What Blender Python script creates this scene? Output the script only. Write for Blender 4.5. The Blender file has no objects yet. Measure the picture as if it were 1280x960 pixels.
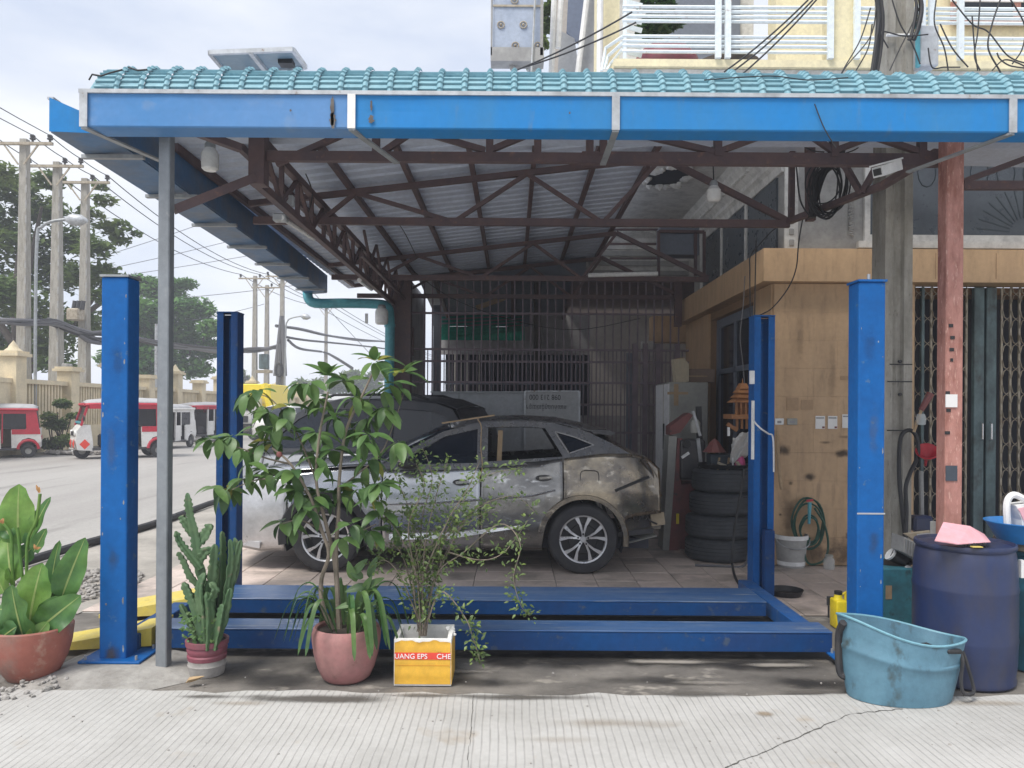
import bpy, bmesh, math, random
from math import sin, cos, pi, radians, sqrt
from mathutils import Vector, Matrix, noise as mnoise
random.seed(7)
C = bpy.context.scene.collection
scene = bpy.context.scene
# ---------------------------------------------------------------- camera
H = 1.7                      # eye height
F = 960.0                    # focal length in photograph pixels (1280 wide)
ROLL = 0.0065
cd = bpy.data.cameras.new('camera'); cam = bpy.data.objects.new('camera', cd); C.objects.link(cam)
cd.sensor_width = 36; cd.lens = 27; cd.shift_y = 30/1280
cd.clip_start = 0.05; cd.clip_end = 3000
cam.matrix_world = Matrix.Translation((0, 0, H)) @ Matrix.Rotation(pi/2, 4, 'X') @ Matrix.Rotation(ROLL, 4, 'Z')
scene.camera = cam
# ---------------------------------------------------------------- sky and sun (bright overcast)
w = bpy.data.worlds.new('World'); scene.world = w; w.use_nodes = True
nt = w.node_tree; nt.nodes.clear()
N = nt.nodes.new; L = nt.links.new
SUN_EL, SUN_AZ = radians(58), radians(-140)      # azimuth from +Y towards +X: behind the camera, left
sky = N('ShaderNodeTexSky'); sky.sky_type = 'NISHITA'; sky.sun_disc = False
sky.sun_elevation = SUN_EL; sky.sun_rotation = SUN_AZ
tc = N('ShaderNodeTexCoord'); mp = N('ShaderNodeMapping'); mp.inputs['Scale'].default_value = (1.6, 1.6, 5.0)
nz = N('ShaderNodeTexNoise'); nz.inputs['Scale'].default_value = 1.7; nz.inputs['Detail'].default_value = 7; nz.inputs['Roughness'].default_value = .55
L(tc.outputs['Generated'], mp.inputs['Vector']); L(mp.outputs['Vector'], nz.inputs['Vector'])
cr = N('ShaderNodeValToRGB'); cr.color_ramp.elements[0].position = .30; cr.color_ramp.elements[1].position = .66
cr.color_ramp.elements[0].color = (6.6, 7.3, 8.8, 1); cr.color_ramp.elements[1].color = (10.0, 10.15, 10.4, 1)
L(nz.outputs['Fac'], cr.inputs['Fac'])
mx = N('ShaderNodeMixRGB'); mx.inputs['Fac'].default_value = .88
L(sky.outputs['Color'], mx.inputs['Color1']); L(cr.outputs['Color'], mx.inputs['Color2'])
bg = N('ShaderNodeBackground'); bg.inputs['Strength'].default_value = .046
L(mx.outputs['Color'], bg.inputs['Color'])
wo = N('ShaderNodeOutputWorld'); L(bg.outputs['Background'], wo.inputs['Surface'])
sd = bpy.data.lights.new('sun', 'SUN'); sun = bpy.data.objects.new('sun', sd); C.objects.link(sun)
sd.energy = 1.5; sd.angle = radians(24); sd.color = (1, .96, .9)
sdir = Vector((sin(SUN_AZ)*cos(SUN_EL), cos(SUN_AZ)*cos(SUN_EL), sin(SUN_EL)))
sun.rotation_euler = sdir.to_track_quat('Z', 'Y').to_euler(); sun.location = (0, 0, 30)
scene.view_settings.view_transform = 'Standard'; scene.view_settings.look = 'None'
scene.view_settings.gamma = 1; scene.view_settings.use_curve_mapping = False
scene.view_settings.exposure = 1.32
try:
    scene.cycles.max_bounces = 8; scene.cycles.diffuse_bounces = 5; scene.cycles.transparent_max_bounces = 12
except Exception: pass

# ---------------------------------------------------------------- photograph pixel + distance -> point
def W(px, py, Y):
    dx, dy = px-640, py-480
    u = dx + ROLL*dy; v = dy - ROLL*dx
    return Vector((u/F*Y, Y, H + (30-v)/F*Y))
def G(px, py, z=0.0):
    dx, dy = px-640, py-480
    v = dy - ROLL*dx - 30
    Y = (H-z)*F/v
    p = W(px, py, Y); p.z = z
    return p
def XW(px, Y): return (px-640)/F*Y

# ---------------------------------------------------------------- materials
def mat(name, c, rough=.6, metal=0, c2=None, s=6, t=(.45, .7), stretch=(1, 1, 1), bump=0, bs=80, var=.12, c3=None, s3=30, t3=(.58, .68), coat=0, obj=False, det=6):
    m = bpy.data.materials.new(name); m.use_nodes = True
    nt = m.node_tree; b = nt.nodes['Principled BSDF']
    N = nt.nodes.new; L = nt.links.new
    if obj:
        g = N('ShaderNodeTexCoord'); vec = g.outputs['Object']
    else:
        g = N('ShaderNodeNewGeometry'); vec = g.outputs['Position']
    mp = N('ShaderNodeMapping'); mp.inputs['Scale'].default_value = stretch; L(vec, mp.inputs['Vector']); vec2 = mp.outputs['Vector']
    def noise(scale, d=6, v=vec2):
        n = N('ShaderNodeTexNoise'); n.inputs['Scale'].default_value = scale; n.inputs['Detail'].default_value = d; n.inputs['Roughness'].default_value = .6
        L(v, n.inputs['Vector']); return n.outputs['Fac']
    def ramp(f, a, b_):
        r = N('ShaderNodeMapRange'); r.inputs['From Min'].default_value = a; r.inputs['From Max'].default_value = b_; L(f, r.inputs['Value']); return r.outputs['Result']
    def mix(f, a, b_, kind='MIX'):
        x = N('ShaderNodeMixRGB'); x.blend_type = kind
        if isinstance(f, float): x.inputs['Fac'].default_value = f
        else: L(f, x.inputs['Fac'])
        for k, q in (('Color1', a), ('Color2', b_)):
            if isinstance(q, tuple): x.inputs[k].default_value = (*q, 1)
            else: L(q, x.inputs[k])
        return x.outputs['Color']
    col = tuple(c)
    if c2: col = mix(ramp(noise(s, det), *t), col, tuple(c2))
    if c3: col = mix(ramp(noise(s3, 4), *t3), col, tuple(c3))
    if var:
        f = noise(23, 5, vec); r = N('ShaderNodeMapRange'); r.inputs['From Min'].default_value = .25; r.inputs['From Max'].default_value = .75
        r.inputs['To Min'].default_value = 1-var; r.inputs['To Max'].default_value = 1+var; L(f, r.inputs['Value'])
        hsv = N('ShaderNodeHueSaturation'); L(r.outputs['Result'], hsv.inputs['Value'])
        if isinstance(col, tuple): hsv.inputs['Color'].default_value = (*col, 1)
        else: L(col, hsv.inputs['Color'])
        col = hsv.outputs['Color']
    if isinstance(col, tuple): b.inputs['Base Color'].default_value = (*col, 1)
    else: L(col, b.inputs['Base Color'])
    rr = N('ShaderNodeMapRange'); rr.inputs['To Min'].default_value = max(.03, rough-.12); rr.inputs['To Max'].default_value = min(1, rough+.12)
    L(noise(9, 4, vec), rr.inputs['Value']); L(rr.outputs['Result'], b.inputs['Roughness'])
    b.inputs['Metallic'].default_value = metal
    if coat: b.inputs['Coat Weight'].default_value = coat; b.inputs['Coat Roughness'].default_value = .08
    if bump:
        bp = N('ShaderNodeBump'); bp.inputs['Strength'].default_value = bump; bp.inputs['Distance'].default_value = .01
        L(noise(bs, 5, vec2), bp.inputs['Height']); L(bp.outputs['Normal'], b.inputs['Normal'])
    return m
def leafmat(name, c, c2, s=5, rough=.45, trans=.25):
    m = mat(name, c, rough, 0, c2, s, (.4, .62), var=.2)
    b = m.node_tree.nodes['Principled BSDF']
    nt = m.node_tree
    tr = nt.nodes.new('ShaderNodeBsdfTranslucent'); ms = nt.nodes.new('ShaderNodeMixShader'); ms.inputs['Fac'].default_value = trans
    out = nt.nodes['Material Output']
    src = b.inputs['Base Color'].links[0].from_socket
    nt.links.new(src, tr.inputs['Color'])
    nt.links.new(b.outputs['BSDF'], ms.inputs[1]); nt.links.new(tr.outputs['BSDF'], ms.inputs[2]); nt.links.new(ms.outputs['Shader'], out.inputs['Surface'])
    return m
def glassmat(name, c, alpha=.75, rough=.05):
    m = mat(name, c, rough, 0, var=0); b = m.node_tree.nodes['Principled BSDF']
    b.inputs['Alpha'].default_value = alpha
    return m
M = {}
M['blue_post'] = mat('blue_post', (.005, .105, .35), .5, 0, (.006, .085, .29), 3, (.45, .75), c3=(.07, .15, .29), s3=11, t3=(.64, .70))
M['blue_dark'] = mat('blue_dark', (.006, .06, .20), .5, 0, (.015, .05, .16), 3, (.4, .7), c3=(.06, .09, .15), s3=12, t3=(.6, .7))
M['blue_ramp'] = mat('blue_ramp', (.010, .085, .28), .42, 0, (.04, .10, .235), 4, (.4, .68), (1, 3, 1), c3=(.20, .24, .31), s3=9, t3=(.6, .74))
M['deck'] = mat('runway_deck', (.022, .085, .235), .36, 0, (.07, .13, .25), 3, (.40, .66), (.35, 5, 1), c3=(.24, .28, .33), s3=5, t3=(.58, .74), det=9)  # scuffs and dust; lighter streaks also painted for reflected sky
M['yellow'] = mat('yellow_paint', (.72, .56, .09), .5, 0, (.60, .50, .16), 6, (.4, .7), c3=(.25, .19, .08), s3=15, t3=(.64, .72))
M['gutter'] = mat('gutter_blue', (.018, .20, .51), .5, 0, (.035, .20, .44), 2, (.4, .7), (2.5, 1, .5), c3=(.08, .20, .38), s3=6, t3=(.60, .80), var=.06)
M['gutter_faded'] = mat('gutter_faded', (.115, .255, .50), .5, 0, (.075, .225, .48), 1.2, (.4, .65), (1, 1, 1), c3=(.16, .27, .45), s3=6, t3=(.58, .8), var=.06)
M['tile_blue'] = mat('roof_tile_blue', (.185, .355, .42), .6, 0, (.235, .41, .47), 7, (.42, .7), c3=(.11, .26, .33), s3=16, t3=(.6, .72))
M['galv'] = mat('galvanised', (.50, .52, .54), .45, .35, (.36, .37, .38), 7, (.42, .65), c3=(.24, .16, .11), s3=14, t3=(.64, .72))
M['post_grey'] = mat('post_grey', (.25, .27, .29), .45, .3, (.20, .215, .23), 5, (.42, .65), (1, 1, .4), c3=(.34, .34, .34), s3=14, t3=(.64, .72))
M['gutter_side'] = mat('gutter_side', (.04, .14, .30), .45, 0, (.10, .14, .20), 3, (.4, .65))
M['galv_dark'] = mat('galvanised_dull', (.34, .36, .37), .5, .3, (.27, .28, .29), 7, (.42, .65))
M['rust'] = mat('brown_steel', (.125, .078, .076), .6, 0, (.085, .062, .07), 5, (.4, .7), c3=(.20, .11, .085), s3=18, t3=(.6, .74))
M['red_steel'] = mat('red_primer_steel', (.46, .22, .18), .65, 0, (.30, .12, .09), 5, (.44, .68), (4, 4, 1), c3=(.62, .38, .31), s3=18, t3=(.58, .7))
M['sheet'] = mat('roof_sheet', (.56, .62, .74), .5, 0, (.50, .55, .65), 4, (.4, .7))
M['conc_pole'] = mat('concrete_pole', (.36, .34, .30), .85, 0, (.25, .235, .20), 5, (.4, .65), (2.5, 2.5, .5), bump=.4, bs=60, c3=(.15, .14, .12), s3=17, t3=(.63, .72))
M['conc'] = mat('concrete', (.40, .385, .36), .9, 0, (.27, .25, .225), 4, (.4, .65), bump=.4, bs=50)
M['orange'] = mat('tan_tile', (.53, .355, .205), .55, 0, (.44, .295, .17), 3, (.4, .68), (3, 3, .6), c3=(.35, .235, .14), s3=6, t3=(.58, .80), var=.07)
M['orange_dark'] = mat('tan_grout', (.25, .15, .08), .9)
M['cement'] = mat('grey_cement', (.36, .355, .34), .85, 0, (.25, .245, .24), 3, (.4, .68), bump=.25)
M['plaster'] = mat('white_plaster', (.66, .65, .62), .85, 0, (.47, .46, .44), 6, (.45, .68), bump=.2)
M['cream'] = mat('cream_paint', (.78, .70, .46), .75, 0, (.66, .59, .40), 3, (.42, .7), (2, 2, .7))
M['cream_fence'] = mat('cream_fence', (.66, .56, .38), .8, 0, (.50, .43, .30), 2, (.4, .7))
M['white'] = mat('white_paint', (.78, .78, .77), .5, 0, (.66, .66, .66), 8, (.45, .7))
M['rail'] = mat('rail_white', (.74, .80, .82), .5, 0, (.45, .33, .27), 10, (.62, .72))
M['black'] = mat('black_plastic', (.018, .018, .02), .5)
M['rubber'] = mat('rubber', (.028, .028, .032), .75, 0, (.05, .048, .048), 9, (.45, .7), bump=.2)
M['wire'] = mat('wire', (.02, .02, .022), .6, var=0)
M['wire_grey'] = mat('wire_grey', (.13, .13, .14), .7, var=0)
M['dark_glass'] = mat('dark_glass', (.012, .017, .026), .08, 0, var=0)
M['pane'] = mat('frosted_pane', (.085, .10, .115), .3, 0, (.07, .08, .095), 3)
M['gate'] = mat('gate_steel', (.40, .35, .27), .55, .1, (.27, .22, .16), 9, (.45, .65))
M['gate_teal'] = mat('gate_teal', (.12, .18, .19), .6, 0, (.06, .085, .09), 5, (.4, .65), (1, 1, .5), c3=(.045, .04, .035), s3=4, t3=(.55, .7))
M['dark_in'] = mat('dark_interior', (.032, .034, .044), .9)  # near-black standing in for shade in openings, gaps and hollows
M['teal_pipe'] = mat('teal_pipe', (.10, .38, .44), .4, 0, (.07, .26, .32), 6)
M['terra'] = mat('terracotta', (.33, .115, .085), .8, 0, (.26, .17, .14), 4, (.42, .66), (1, 1, 1), bump=.2, c3=(.42, .25, .19), s3=12, t3=(.6, .75))
M['pinkpot'] = mat('pink_pot', (.42, .19, .185), .75, 0, (.34, .185, .17), 6, (.4, .66), bump=.15, c3=(.24, .12, .10), s3=14, t3=(.62, .74))
M['purple_pot'] = mat('purple_pot', (.23, .06, .085), .6, 0, (.20, .09, .10), 6, bump=.1)
M['soil'] = mat('soil', (.045, .035, .028), .95, bump=.8, bs=60)
M['bark'] = mat('bark', (.23, .19, .15), .85, 0, (.14, .12, .09), 9, bump=.5)
M['bark_dark'] = mat('bark_dark', (.075, .06, .05), .9, 0, (.045, .04, .035), 5, bump=.5)
M['leaf'] = leafmat('leaf', (.085, .17, .05), (.125, .215, .06), 4)
M['leaf_old'] = leafmat('leaf_old', (.22, .25, .05), (.30, .27, .06), 5)
M['leaf_dark'] = leafmat('leaf_dark', (.052, .115, .04), (.08, .15, .048), 5)
M['wilted'] = leafmat('wilted_petal', (.50, .27, .10), (.40, .20, .08), 20)
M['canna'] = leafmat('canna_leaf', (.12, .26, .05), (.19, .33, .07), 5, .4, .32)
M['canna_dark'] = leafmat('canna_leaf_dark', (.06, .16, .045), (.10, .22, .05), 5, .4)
M['midrib'] = leafmat('midrib', (.34, .42, .15), (.28, .38, .12), 5)
M['cactus'] = mat('cactus', (.062, .125, .055), .6, 0, (.09, .15, .068), 9, (.4, .65), c3=(.16, .14, .09), s3=14, t3=(.64, .72))
M['tree'] = leafmat('tree_leaf', (.095, .155, .04), (.16, .215, .06), .5, .85, .35)
M['tree2'] = leafmat('tree_leaf_bright', (.065, .18, .035), (.12, .245, .05), .4, .85, .35)
M['blue_tub'] = mat('blue_tub', (.105, .225, .30), .5, 0, (.075, .17, .235), 4, (.4, .62), (1, 1, .7), c3=(.05, .075, .08), s3=8, t3=(.57, .72), bump=.1)
M['drum'] = mat('drum_blue', (.020, .034, .100), .40, 0, (.045, .044, .066), 3, (.4, .66), (1.5, 1.5, .5), var=.1)
M['teal_drum'] = mat('drum_teal', (.02, .10, .15), .5, 0, (.03, .07, .09), 4)
M['teal_box'] = mat('teal_box', (.045, .21, .27), .5, 0, (.04, .12, .15), 5, c3=(.04, .04, .04), s3=6, t3=(.6, .7))
M['pink'] = mat('pink_plastic', (.80, .42, .47), .5, 0, (.68, .36, .38), 6)
M['bright_blue'] = mat('bright_blue_plastic', (.02, .17, .45), .4)
M['yellow_jug'] = mat('yellow_jug', (.80, .62, .02), .4)
M['foam'] = mat('white_foam', (.80, .79, .76), .9, bump=.2)
M['foam_yellow'] = mat('yellow_film', (.78, .45, .05), .5, 0, (.66, .36, .04), 7, (.42, .7), c3=(.35, .20, .05), s3=18, t3=(.66, .72))
M['red_band'] = mat('red_print', (.75, .07, .045), .5)
M['lettering'] = mat('white_lettering', (.85, .85, .84), .5, var=0)
M['red'] = mat('red_paint', (.52, .03, .05), .4, 0, (.42, .03, .04), 5)
M['toolred'] = mat('dirty_red', (.19, .06, .055), .55, 0, (.11, .05, .05), 5, c3=(.06, .05, .05), s3=9)
M['cabinet'] = mat('steel_cabinet', (.34, .34, .31), .5, 0, (.27, .27, .25), 4)
M['card'] = mat('cardboard', (.42, .30, .18), .85, 0, (.36, .25, .15), 5)
M['wood'] = mat('carved_wood', (.34, .15, .055), .6, 0, (.24, .10, .04), 12)
M['cloth'] = mat('grey_cloth', (.55, .54, .52), .9, bump=.3, bs=30)
M['hose'] = mat('green_hose', (.015, .075, .05), .5)
M['paper'] = mat('paper', (.80, .79, .77), .8, var=.03)
M['grey_print'] = mat('grey_print', (.30, .30, .31), .8, var=.03)
M['amber'] = mat('amber_plastic', (.65, .25, .03), .4)
M['bulb'] = mat('white_bulb', (.78, .78, .76), .25)
M['skin'] = mat('skin', (.32, .18, .12), .6)
M['stone'] = mat('stone', (.36, .34, .32), .9, 0, (.25, .24, .22), 12, bump=.3)
M['chrome'] = mat('chrome', (.75, .75, .76), .15, .9, var=0)

for k in ('blue_post', 'blue_dark', 'blue_ramp', 'gutter', 'gutter_faded'): M[k].node_tree.nodes['Principled BSDF'].inputs['Specular IOR Level'].default_value = .22
# ---------------------------------------------------------------- mesh builder
class MB:
    def __init__(s): s.v = []; s.f = []; s.mi = []
    def add(s, vs, fs, mi=0):
        o = len(s.v); s.v += [Vector(p) for p in vs]; s.f += [tuple(i+o for i in f) for f in fs]; s.mi += [mi]*len(fs); return s
    def box(s, a, b, mi=0):
        x0, y0, z0 = a; x1, y1, z1 = b
        x0, x1 = min(x0, x1), max(x0, x1); y0, y1 = min(y0, y1), max(y0, y1); z0, z1 = min(z0, z1), max(z0, z1)
        return s.add([(x0,y0,z0),(x1,y0,z0),(x1,y1,z0),(x0,y1,z0),(x0,y0,z1),(x1,y0,z1),(x1,y1,z1),(x0,y1,z1)],
              [(0,3,2,1),(4,5,6,7),(0,1,5,4),(1,2,6,5),(2,3,7,6),(3,0,4,7)], mi)
    def bbox(s, a, b, r=.01, seg=2, mi=0):          # bevelled box
        bm = bmesh.new(); bmesh.ops.create_cube(bm, size=1)
        for v in bm.verts:
            v.co = Vector([(a[i]+b[i])/2 + v.co[i]*(b[i]-a[i]) for i in range(3)])
        bmesh.ops.bevel(bm, geom=bm.edges[:], offset=r, segments=seg, affect='EDGES', profile=.5)
        s.bm(bm, mi); return s
    def bm(s, bm, mi=0):
        bm.verts.index_update()
        s.add([v.co.copy() for v in bm.verts], [tuple(v.index for v in f.verts) for f in bm.faces], mi); bm.free()
    def bar(s, p, q, wd, ht=None, up=(0,0,1), mi=0):
        p, q = Vector(p), Vector(q); ht = wd if ht is None else ht
        d = (q-p).normalized(); up = Vector(up)
        if abs(d.dot(up)) > .99: up = Vector((0,1,0))
        r = d.cross(up).normalized()*wd/2; u = r.normalized().cross(d).normalized()*ht/2
        vs = [p-r-u, p+r-u, p+r+u, p-r+u, q-r-u, q+r-u, q+r+u, q-r+u]
        return s.add(vs, [(0,1,2,3),(7,6,5,4),(0,4,5,1),(1,5,6,2),(2,6,7,3),(3,7,4,0)], mi)
    def tube(s, pts, r, n=6, cap=True, mi=0):
        pts = [Vector(p) for p in pts]; k = len(pts)
        rs = r if isinstance(r, (list, tuple)) else [r]*k
        prev = None; rings = []
        for i, p in enumerate(pts):
            d = (pts[min(i+1,k-1)]-pts[max(i-1,0)])
            d = d.normalized() if d.length > 1e-9 else Vector((0,0,1))
            if prev is None:
                a = Vector((0,0,1)) if abs(d.z) < .9 else Vector((1,0,0)); u = d.cross(a).normalized()
            else:
                u = (prev - d*prev.dot(d)); u = u.normalized() if u.length > 1e-6 else d.orthogonal().normalized()
            prev = u; v = d.cross(u)
            rings.append([p + (u*cos(2*pi*j/n) + v*sin(2*pi*j/n))*rs[i] for j in range(n)])
        vs = [x for rg in rings for x in rg]; fs = []
        for i in range(k-1):
            for j in range(n):
                fs.append((i*n+j, i*n+(j+1)%n, (i+1)*n+(j+1)%n, (i+1)*n+j))
        if cap: fs += [tuple(range(n-1,-1,-1)), tuple(range((k-1)*n, k*n))]
        return s.add(vs, fs, mi)
    def lathe(s, prof, n=24, c=(0,0,0), axis='Z', mi=0, cap=False):
        c = Vector(c); vs = []; fs = []
        for r, h in prof:
            for j in range(n):
                a = 2*pi*j/n
                if axis == 'Z': vs.append(c+Vector((r*cos(a), r*sin(a), h)))
                elif axis == 'Y': vs.append(c+Vector((r*cos(a), h, r*sin(a))))
                else: vs.append(c+Vector((h, r*cos(a), r*sin(a))))
        for i in range(len(prof)-1):
            for j in range(n):
                fs.append((i*n+j, i*n+(j+1)%n, (i+1)*n+(j+1)%n, (i+1)*n+j))
        if cap: fs += [tuple(range(n-1,-1,-1)), tuple(range((len(prof)-1)*n, len(prof)*n))]
        return s.add(vs, fs, mi)
    def prism(s, poly, fn, mi=0):                     # poly of (a,b); fn(a,b,k) k=0/1 -> point
        n = len(poly)
        vs = [fn(a,b,0) for a,b in poly] + [fn(a,b,1) for a,b in poly]
        fs = [tuple(range(n)), tuple(range(2*n-1,n-1,-1))] + [(i, i+n, (i+1)%n+n, (i+1)%n) for i in range(n)]
        return s.add(vs, fs, mi)
    def grid(s, rows, mi=0, closed=False):
        k = len(rows[0]); o = [p for r in rows for p in r]; fs = []
        for i in range(len(rows)-1):
            for j in range(k if closed else k-1):
                fs.append((i*k+j, i*k+(j+1)%k, (i+1)*k+(j+1)%k, (i+1)*k+j))
        return s.add(o, fs, mi)
    def xf(s, m):
        s.v = [m @ p for p in s.v]; return s
def origin_of(o):
    p = Vector((0,0,0))
    while o is not None: p += o.location; o = o.parent
    return p
def obj(name, mb, m, parent=None, smooth=False, recalc=True, solid=0, angle=40):
    me = bpy.data.meshes.new(name)
    off = origin_of(parent)
    me.from_pydata([tuple(p-off) for p in mb.v], [], mb.f)
    mats = m if isinstance(m, (list, tuple)) else [m]
    for q in mats: me.materials.append(q)
    if len(mats) > 1: me.polygons.foreach_set('material_index', mb.mi)
    if recalc:
        bm = bmesh.new(); bm.from_mesh(me); bmesh.ops.recalc_face_normals(bm, faces=bm.faces); bm.to_mesh(me); bm.free()
    if smooth:
        me.polygons.foreach_set('use_smooth', [True]*len(me.polygons))
        try: me.set_sharp_from_angle(angle=radians(angle))
        except Exception: pass
    o = bpy.data.objects.new(name, me); C.objects.link(o); o.parent = parent
    if solid:
        md = o.modifiers.new('solid', 'SOLIDIFY'); md.thickness = solid; md.offset = 0
    return o
def thing(name, label, cat, loc=(0,0,0), group=None, rz=0):
    o = bpy.data.objects.new(name, None); C.objects.link(o); o.empty_display_size = .2
    o.location = loc; o.rotation_euler = (0,0,rz); o['label'] = label; o['category'] = cat
    if group: o['group'] = group
    return o
def tag(o, label, cat, group=None):
    o['label'] = label; o['category'] = cat
    if group: o['group'] = group
    return o
def struct(o, kind='structure'): o['kind'] = kind; return o
def stuff(o): o['kind'] = 'stuff'; return o
def inst(name, mesh, parent=None, mtx=None):          # another object that shares mesh data; mtx in world space
    o = bpy.data.objects.new(name, mesh); C.objects.link(o); o.parent = parent
    if mtx is not None:
        o.matrix_basis = Matrix.Translation(-origin_of(parent)) @ mtx
    return o
def dup(root, loc, rz=0, label=None, sc=None):
    r = root.copy(); C.objects.link(r); r.location = loc; r.rotation_euler = (0,0,rz)
    if label: r['label'] = label
    if sc: r.scale = (sc,)*3
    for ch in list(root.children):
        c = ch.copy(); C.objects.link(c); c.parent = r
        for g in list(ch.children):
            d = g.copy(); C.objects.link(d); d.parent = c
    return r
def textmesh(s, size, ext=.001):
    cu = bpy.data.curves.new('lettering', 'FONT'); cu.body = s; cu.size = size; cu.extrude = ext; cu.align_x = 'LEFT'
    o = bpy.data.objects.new('lettering_source', cu); C.objects.link(o)
    dg = bpy.context.evaluated_depsgraph_get()
    me = bpy.data.meshes.new_from_object(o.evaluated_get(dg))
    mb = MB(); mb.add([v.co.copy() for v in me.vertices], [tuple(p.vertices) for p in me.polygons])
    bpy.data.objects.remove(o); bpy.data.meshes.remove(me); bpy.data.curves.remove(cu)
    return mb
def sag(p, q, s, n=10):
    p, q = Vector(p), Vector(q)
    return [p.lerp(q, i/n) - Vector((0,0,4*s*(i/n)*(1-i/n))) for i in range(n+1)]
def smoothpath(pts, k=6):
    pts = [Vector(p) for p in pts]; out = []
    for i in range(len(pts)-1):
        p0 = pts[max(i-1,0)]; p1 = pts[i]; p2 = pts[i+1]; p3 = pts[min(i+2,len(pts)-1)]
        for j in range(k):
            t = j/k
            out.append(.5*((2*p1)+(p2-p0)*t+(2*p0-5*p1+4*p2-p3)*t*t+(3*p1-p0-3*p2+p3)*t**3))
    return out+[pts[-1]]
# ================================================================ GROUND
def plane(name, x0, y0, x1, y1, z, m, nx=1, ny=1, jag=0):
    mb = MB(); rows = []
    for j in range(ny+1):
        rows.append([Vector((x0+(x1-x0)*i/nx, y0+(y1-y0)*j/ny + (random.uniform(-jag, jag) if jag and j == ny else 0), z)) for i in range(nx+1)])
    mb.grid(rows)
    return struct(obj(name, mb, m, recalc=False))
M['earth'] = mat('earth', (.30, .285, .26), .95, 0, (.22, .205, .18), .6, (.4, .65), bump=.5, bs=30)
M['road'] = mat('road_concrete', (.37, .355, .335), .9, 0, (.30, .285, .27), .5, (.38, .66), (1, .12, 1), bump=.3, bs=40, c3=(.22, .21, .195), s3=1.3, t3=(.58, .75))
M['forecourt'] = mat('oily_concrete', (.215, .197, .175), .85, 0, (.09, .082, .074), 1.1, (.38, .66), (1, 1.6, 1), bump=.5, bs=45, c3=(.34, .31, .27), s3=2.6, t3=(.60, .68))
M['shoulder'] = mat('shoulder_concrete', (.42, .39, .35), .9, 0, (.30, .28, .25), 1.5, (.4, .65), bump=.4, bs=40)
# broomed concrete apron: grooves run away from the camera
def apron_mat():
    m = mat('grooved_concrete', (.49, .48, .46), .88, 0, (.38, .37, .35), 1.1, (.40, .68), c3=(.36, .30, .23), s3=1.7, t3=(.62, .74), bump=0, var=.07)
    nt = m.node_tree; b = nt.nodes['Principled BSDF']; N = nt.nodes.new; L = nt.links.new
    src = b.inputs['Base Color'].links[0].from_socket
    g = N('ShaderNodeNewGeometry'); nz = N('ShaderNodeTexNoise'); nz.inputs['Scale'].default_value = 1.5; L(g.outputs['Position'], nz.inputs['Vector'])
    sx = N('ShaderNodeSeparateXYZ'); L(g.outputs['Position'], sx.inputs['Vector'])
    a = N('ShaderNodeMath'); a.operation = 'MULTIPLY_ADD'; L(nz.outputs['Fac'], a.inputs[0]); a.inputs[1].default_value = .03; L(sx.outputs['X'], a.inputs[2])
    d = N('ShaderNodeMath'); d.operation = 'DIVIDE'; L(a.outputs[0], d.inputs[0]); d.inputs[1].default_value = .043
    fr = N('ShaderNodeMath'); fr.operation = 'FRACT'; L(d.outputs[0], fr.inputs[0])
    pg = N('ShaderNodeMath'); pg.operation = 'PINGPONG'; L(fr.outputs[0], pg.inputs[0]); pg.inputs[1].default_value = .5
    mr = N('ShaderNodeMapRange'); mr.inputs['From Min'].default_value = .0; mr.inputs['From Max'].default_value = .16; L(pg.outputs[0], mr.inputs['Value'])
    n2 = N('ShaderNodeTexNoise'); n2.inputs['Scale'].default_value = 6; n2.inputs['Detail'].default_value = 6; L(g.outputs['Position'], n2.inputs['Vector'])
    m2 = N('ShaderNodeMapRange'); m2.inputs['From Min'].default_value = .38; m2.inputs['From Max'].default_value = .68; m2.inputs['To Min'].default_value = .42; m2.inputs['To Max'].default_value = .0; L(n2.outputs['Fac'], m2.inputs['Value'])
    inv = N('ShaderNodeMath'); inv.operation = 'SUBTRACT'; inv.inputs[0].default_value = 1; L(mr.outputs['Result'], inv.inputs[1])
    mu = N('ShaderNodeMath'); mu.operation = 'MULTIPLY'; L(inv.outputs[0], mu.inputs[0]); L(m2.outputs['Result'], mu.inputs[1])
    mx = N('ShaderNodeMixRGB'); L(mu.outputs[0], mx.inputs['Fac']); L(src, mx.inputs['Color1']); mx.inputs['Color2'].default_value = (.17, .16, .15, 1)
    L(mx.outputs['Color'], b.inputs['Base Color'])
    n3 = N('ShaderNodeTexNoise'); n3.inputs['Scale'].default_value = 70; L(g.outputs['Position'], n3.inputs['Vector'])
    ad = N('ShaderNodeMath'); ad.operation = 'MULTIPLY_ADD'; L(n3.outputs['Fac'], ad.inputs[0]); ad.inputs[1].default_value = .35; L(mr.outputs['Result'], ad.inputs[2])
    bp = N('ShaderNodeBump'); bp.inputs['Strength'].default_value = .5; bp.inputs['Distance'].default_value = .006; L(ad.outputs[0], bp.inputs['Height']); L(bp.outputs['Normal'], b.inputs['Normal'])
    return m
plane('ground', -1500, -60, 1500, 2500, -.045, M['earth'])
plane('road', -17.2, -40, -5.15, 420, -.03, M['road'], 2, 2)
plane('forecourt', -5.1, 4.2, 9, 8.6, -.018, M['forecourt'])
plane('shoulder', -5.1, 6.3, -3.55, 40, -.010, M['shoulder'])
ap = plane('pavement', -14, -8, 14, 4.58, 0, apron_mat(), 160, 1, .035)
mb = MB()
pts = [G(x, y) for x, y in ((905, 960), (930, 950), (965, 936), (1000, 921), (1030, 907), (1062, 893), (1100, 889), (1135, 886))]
cpts = []
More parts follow.
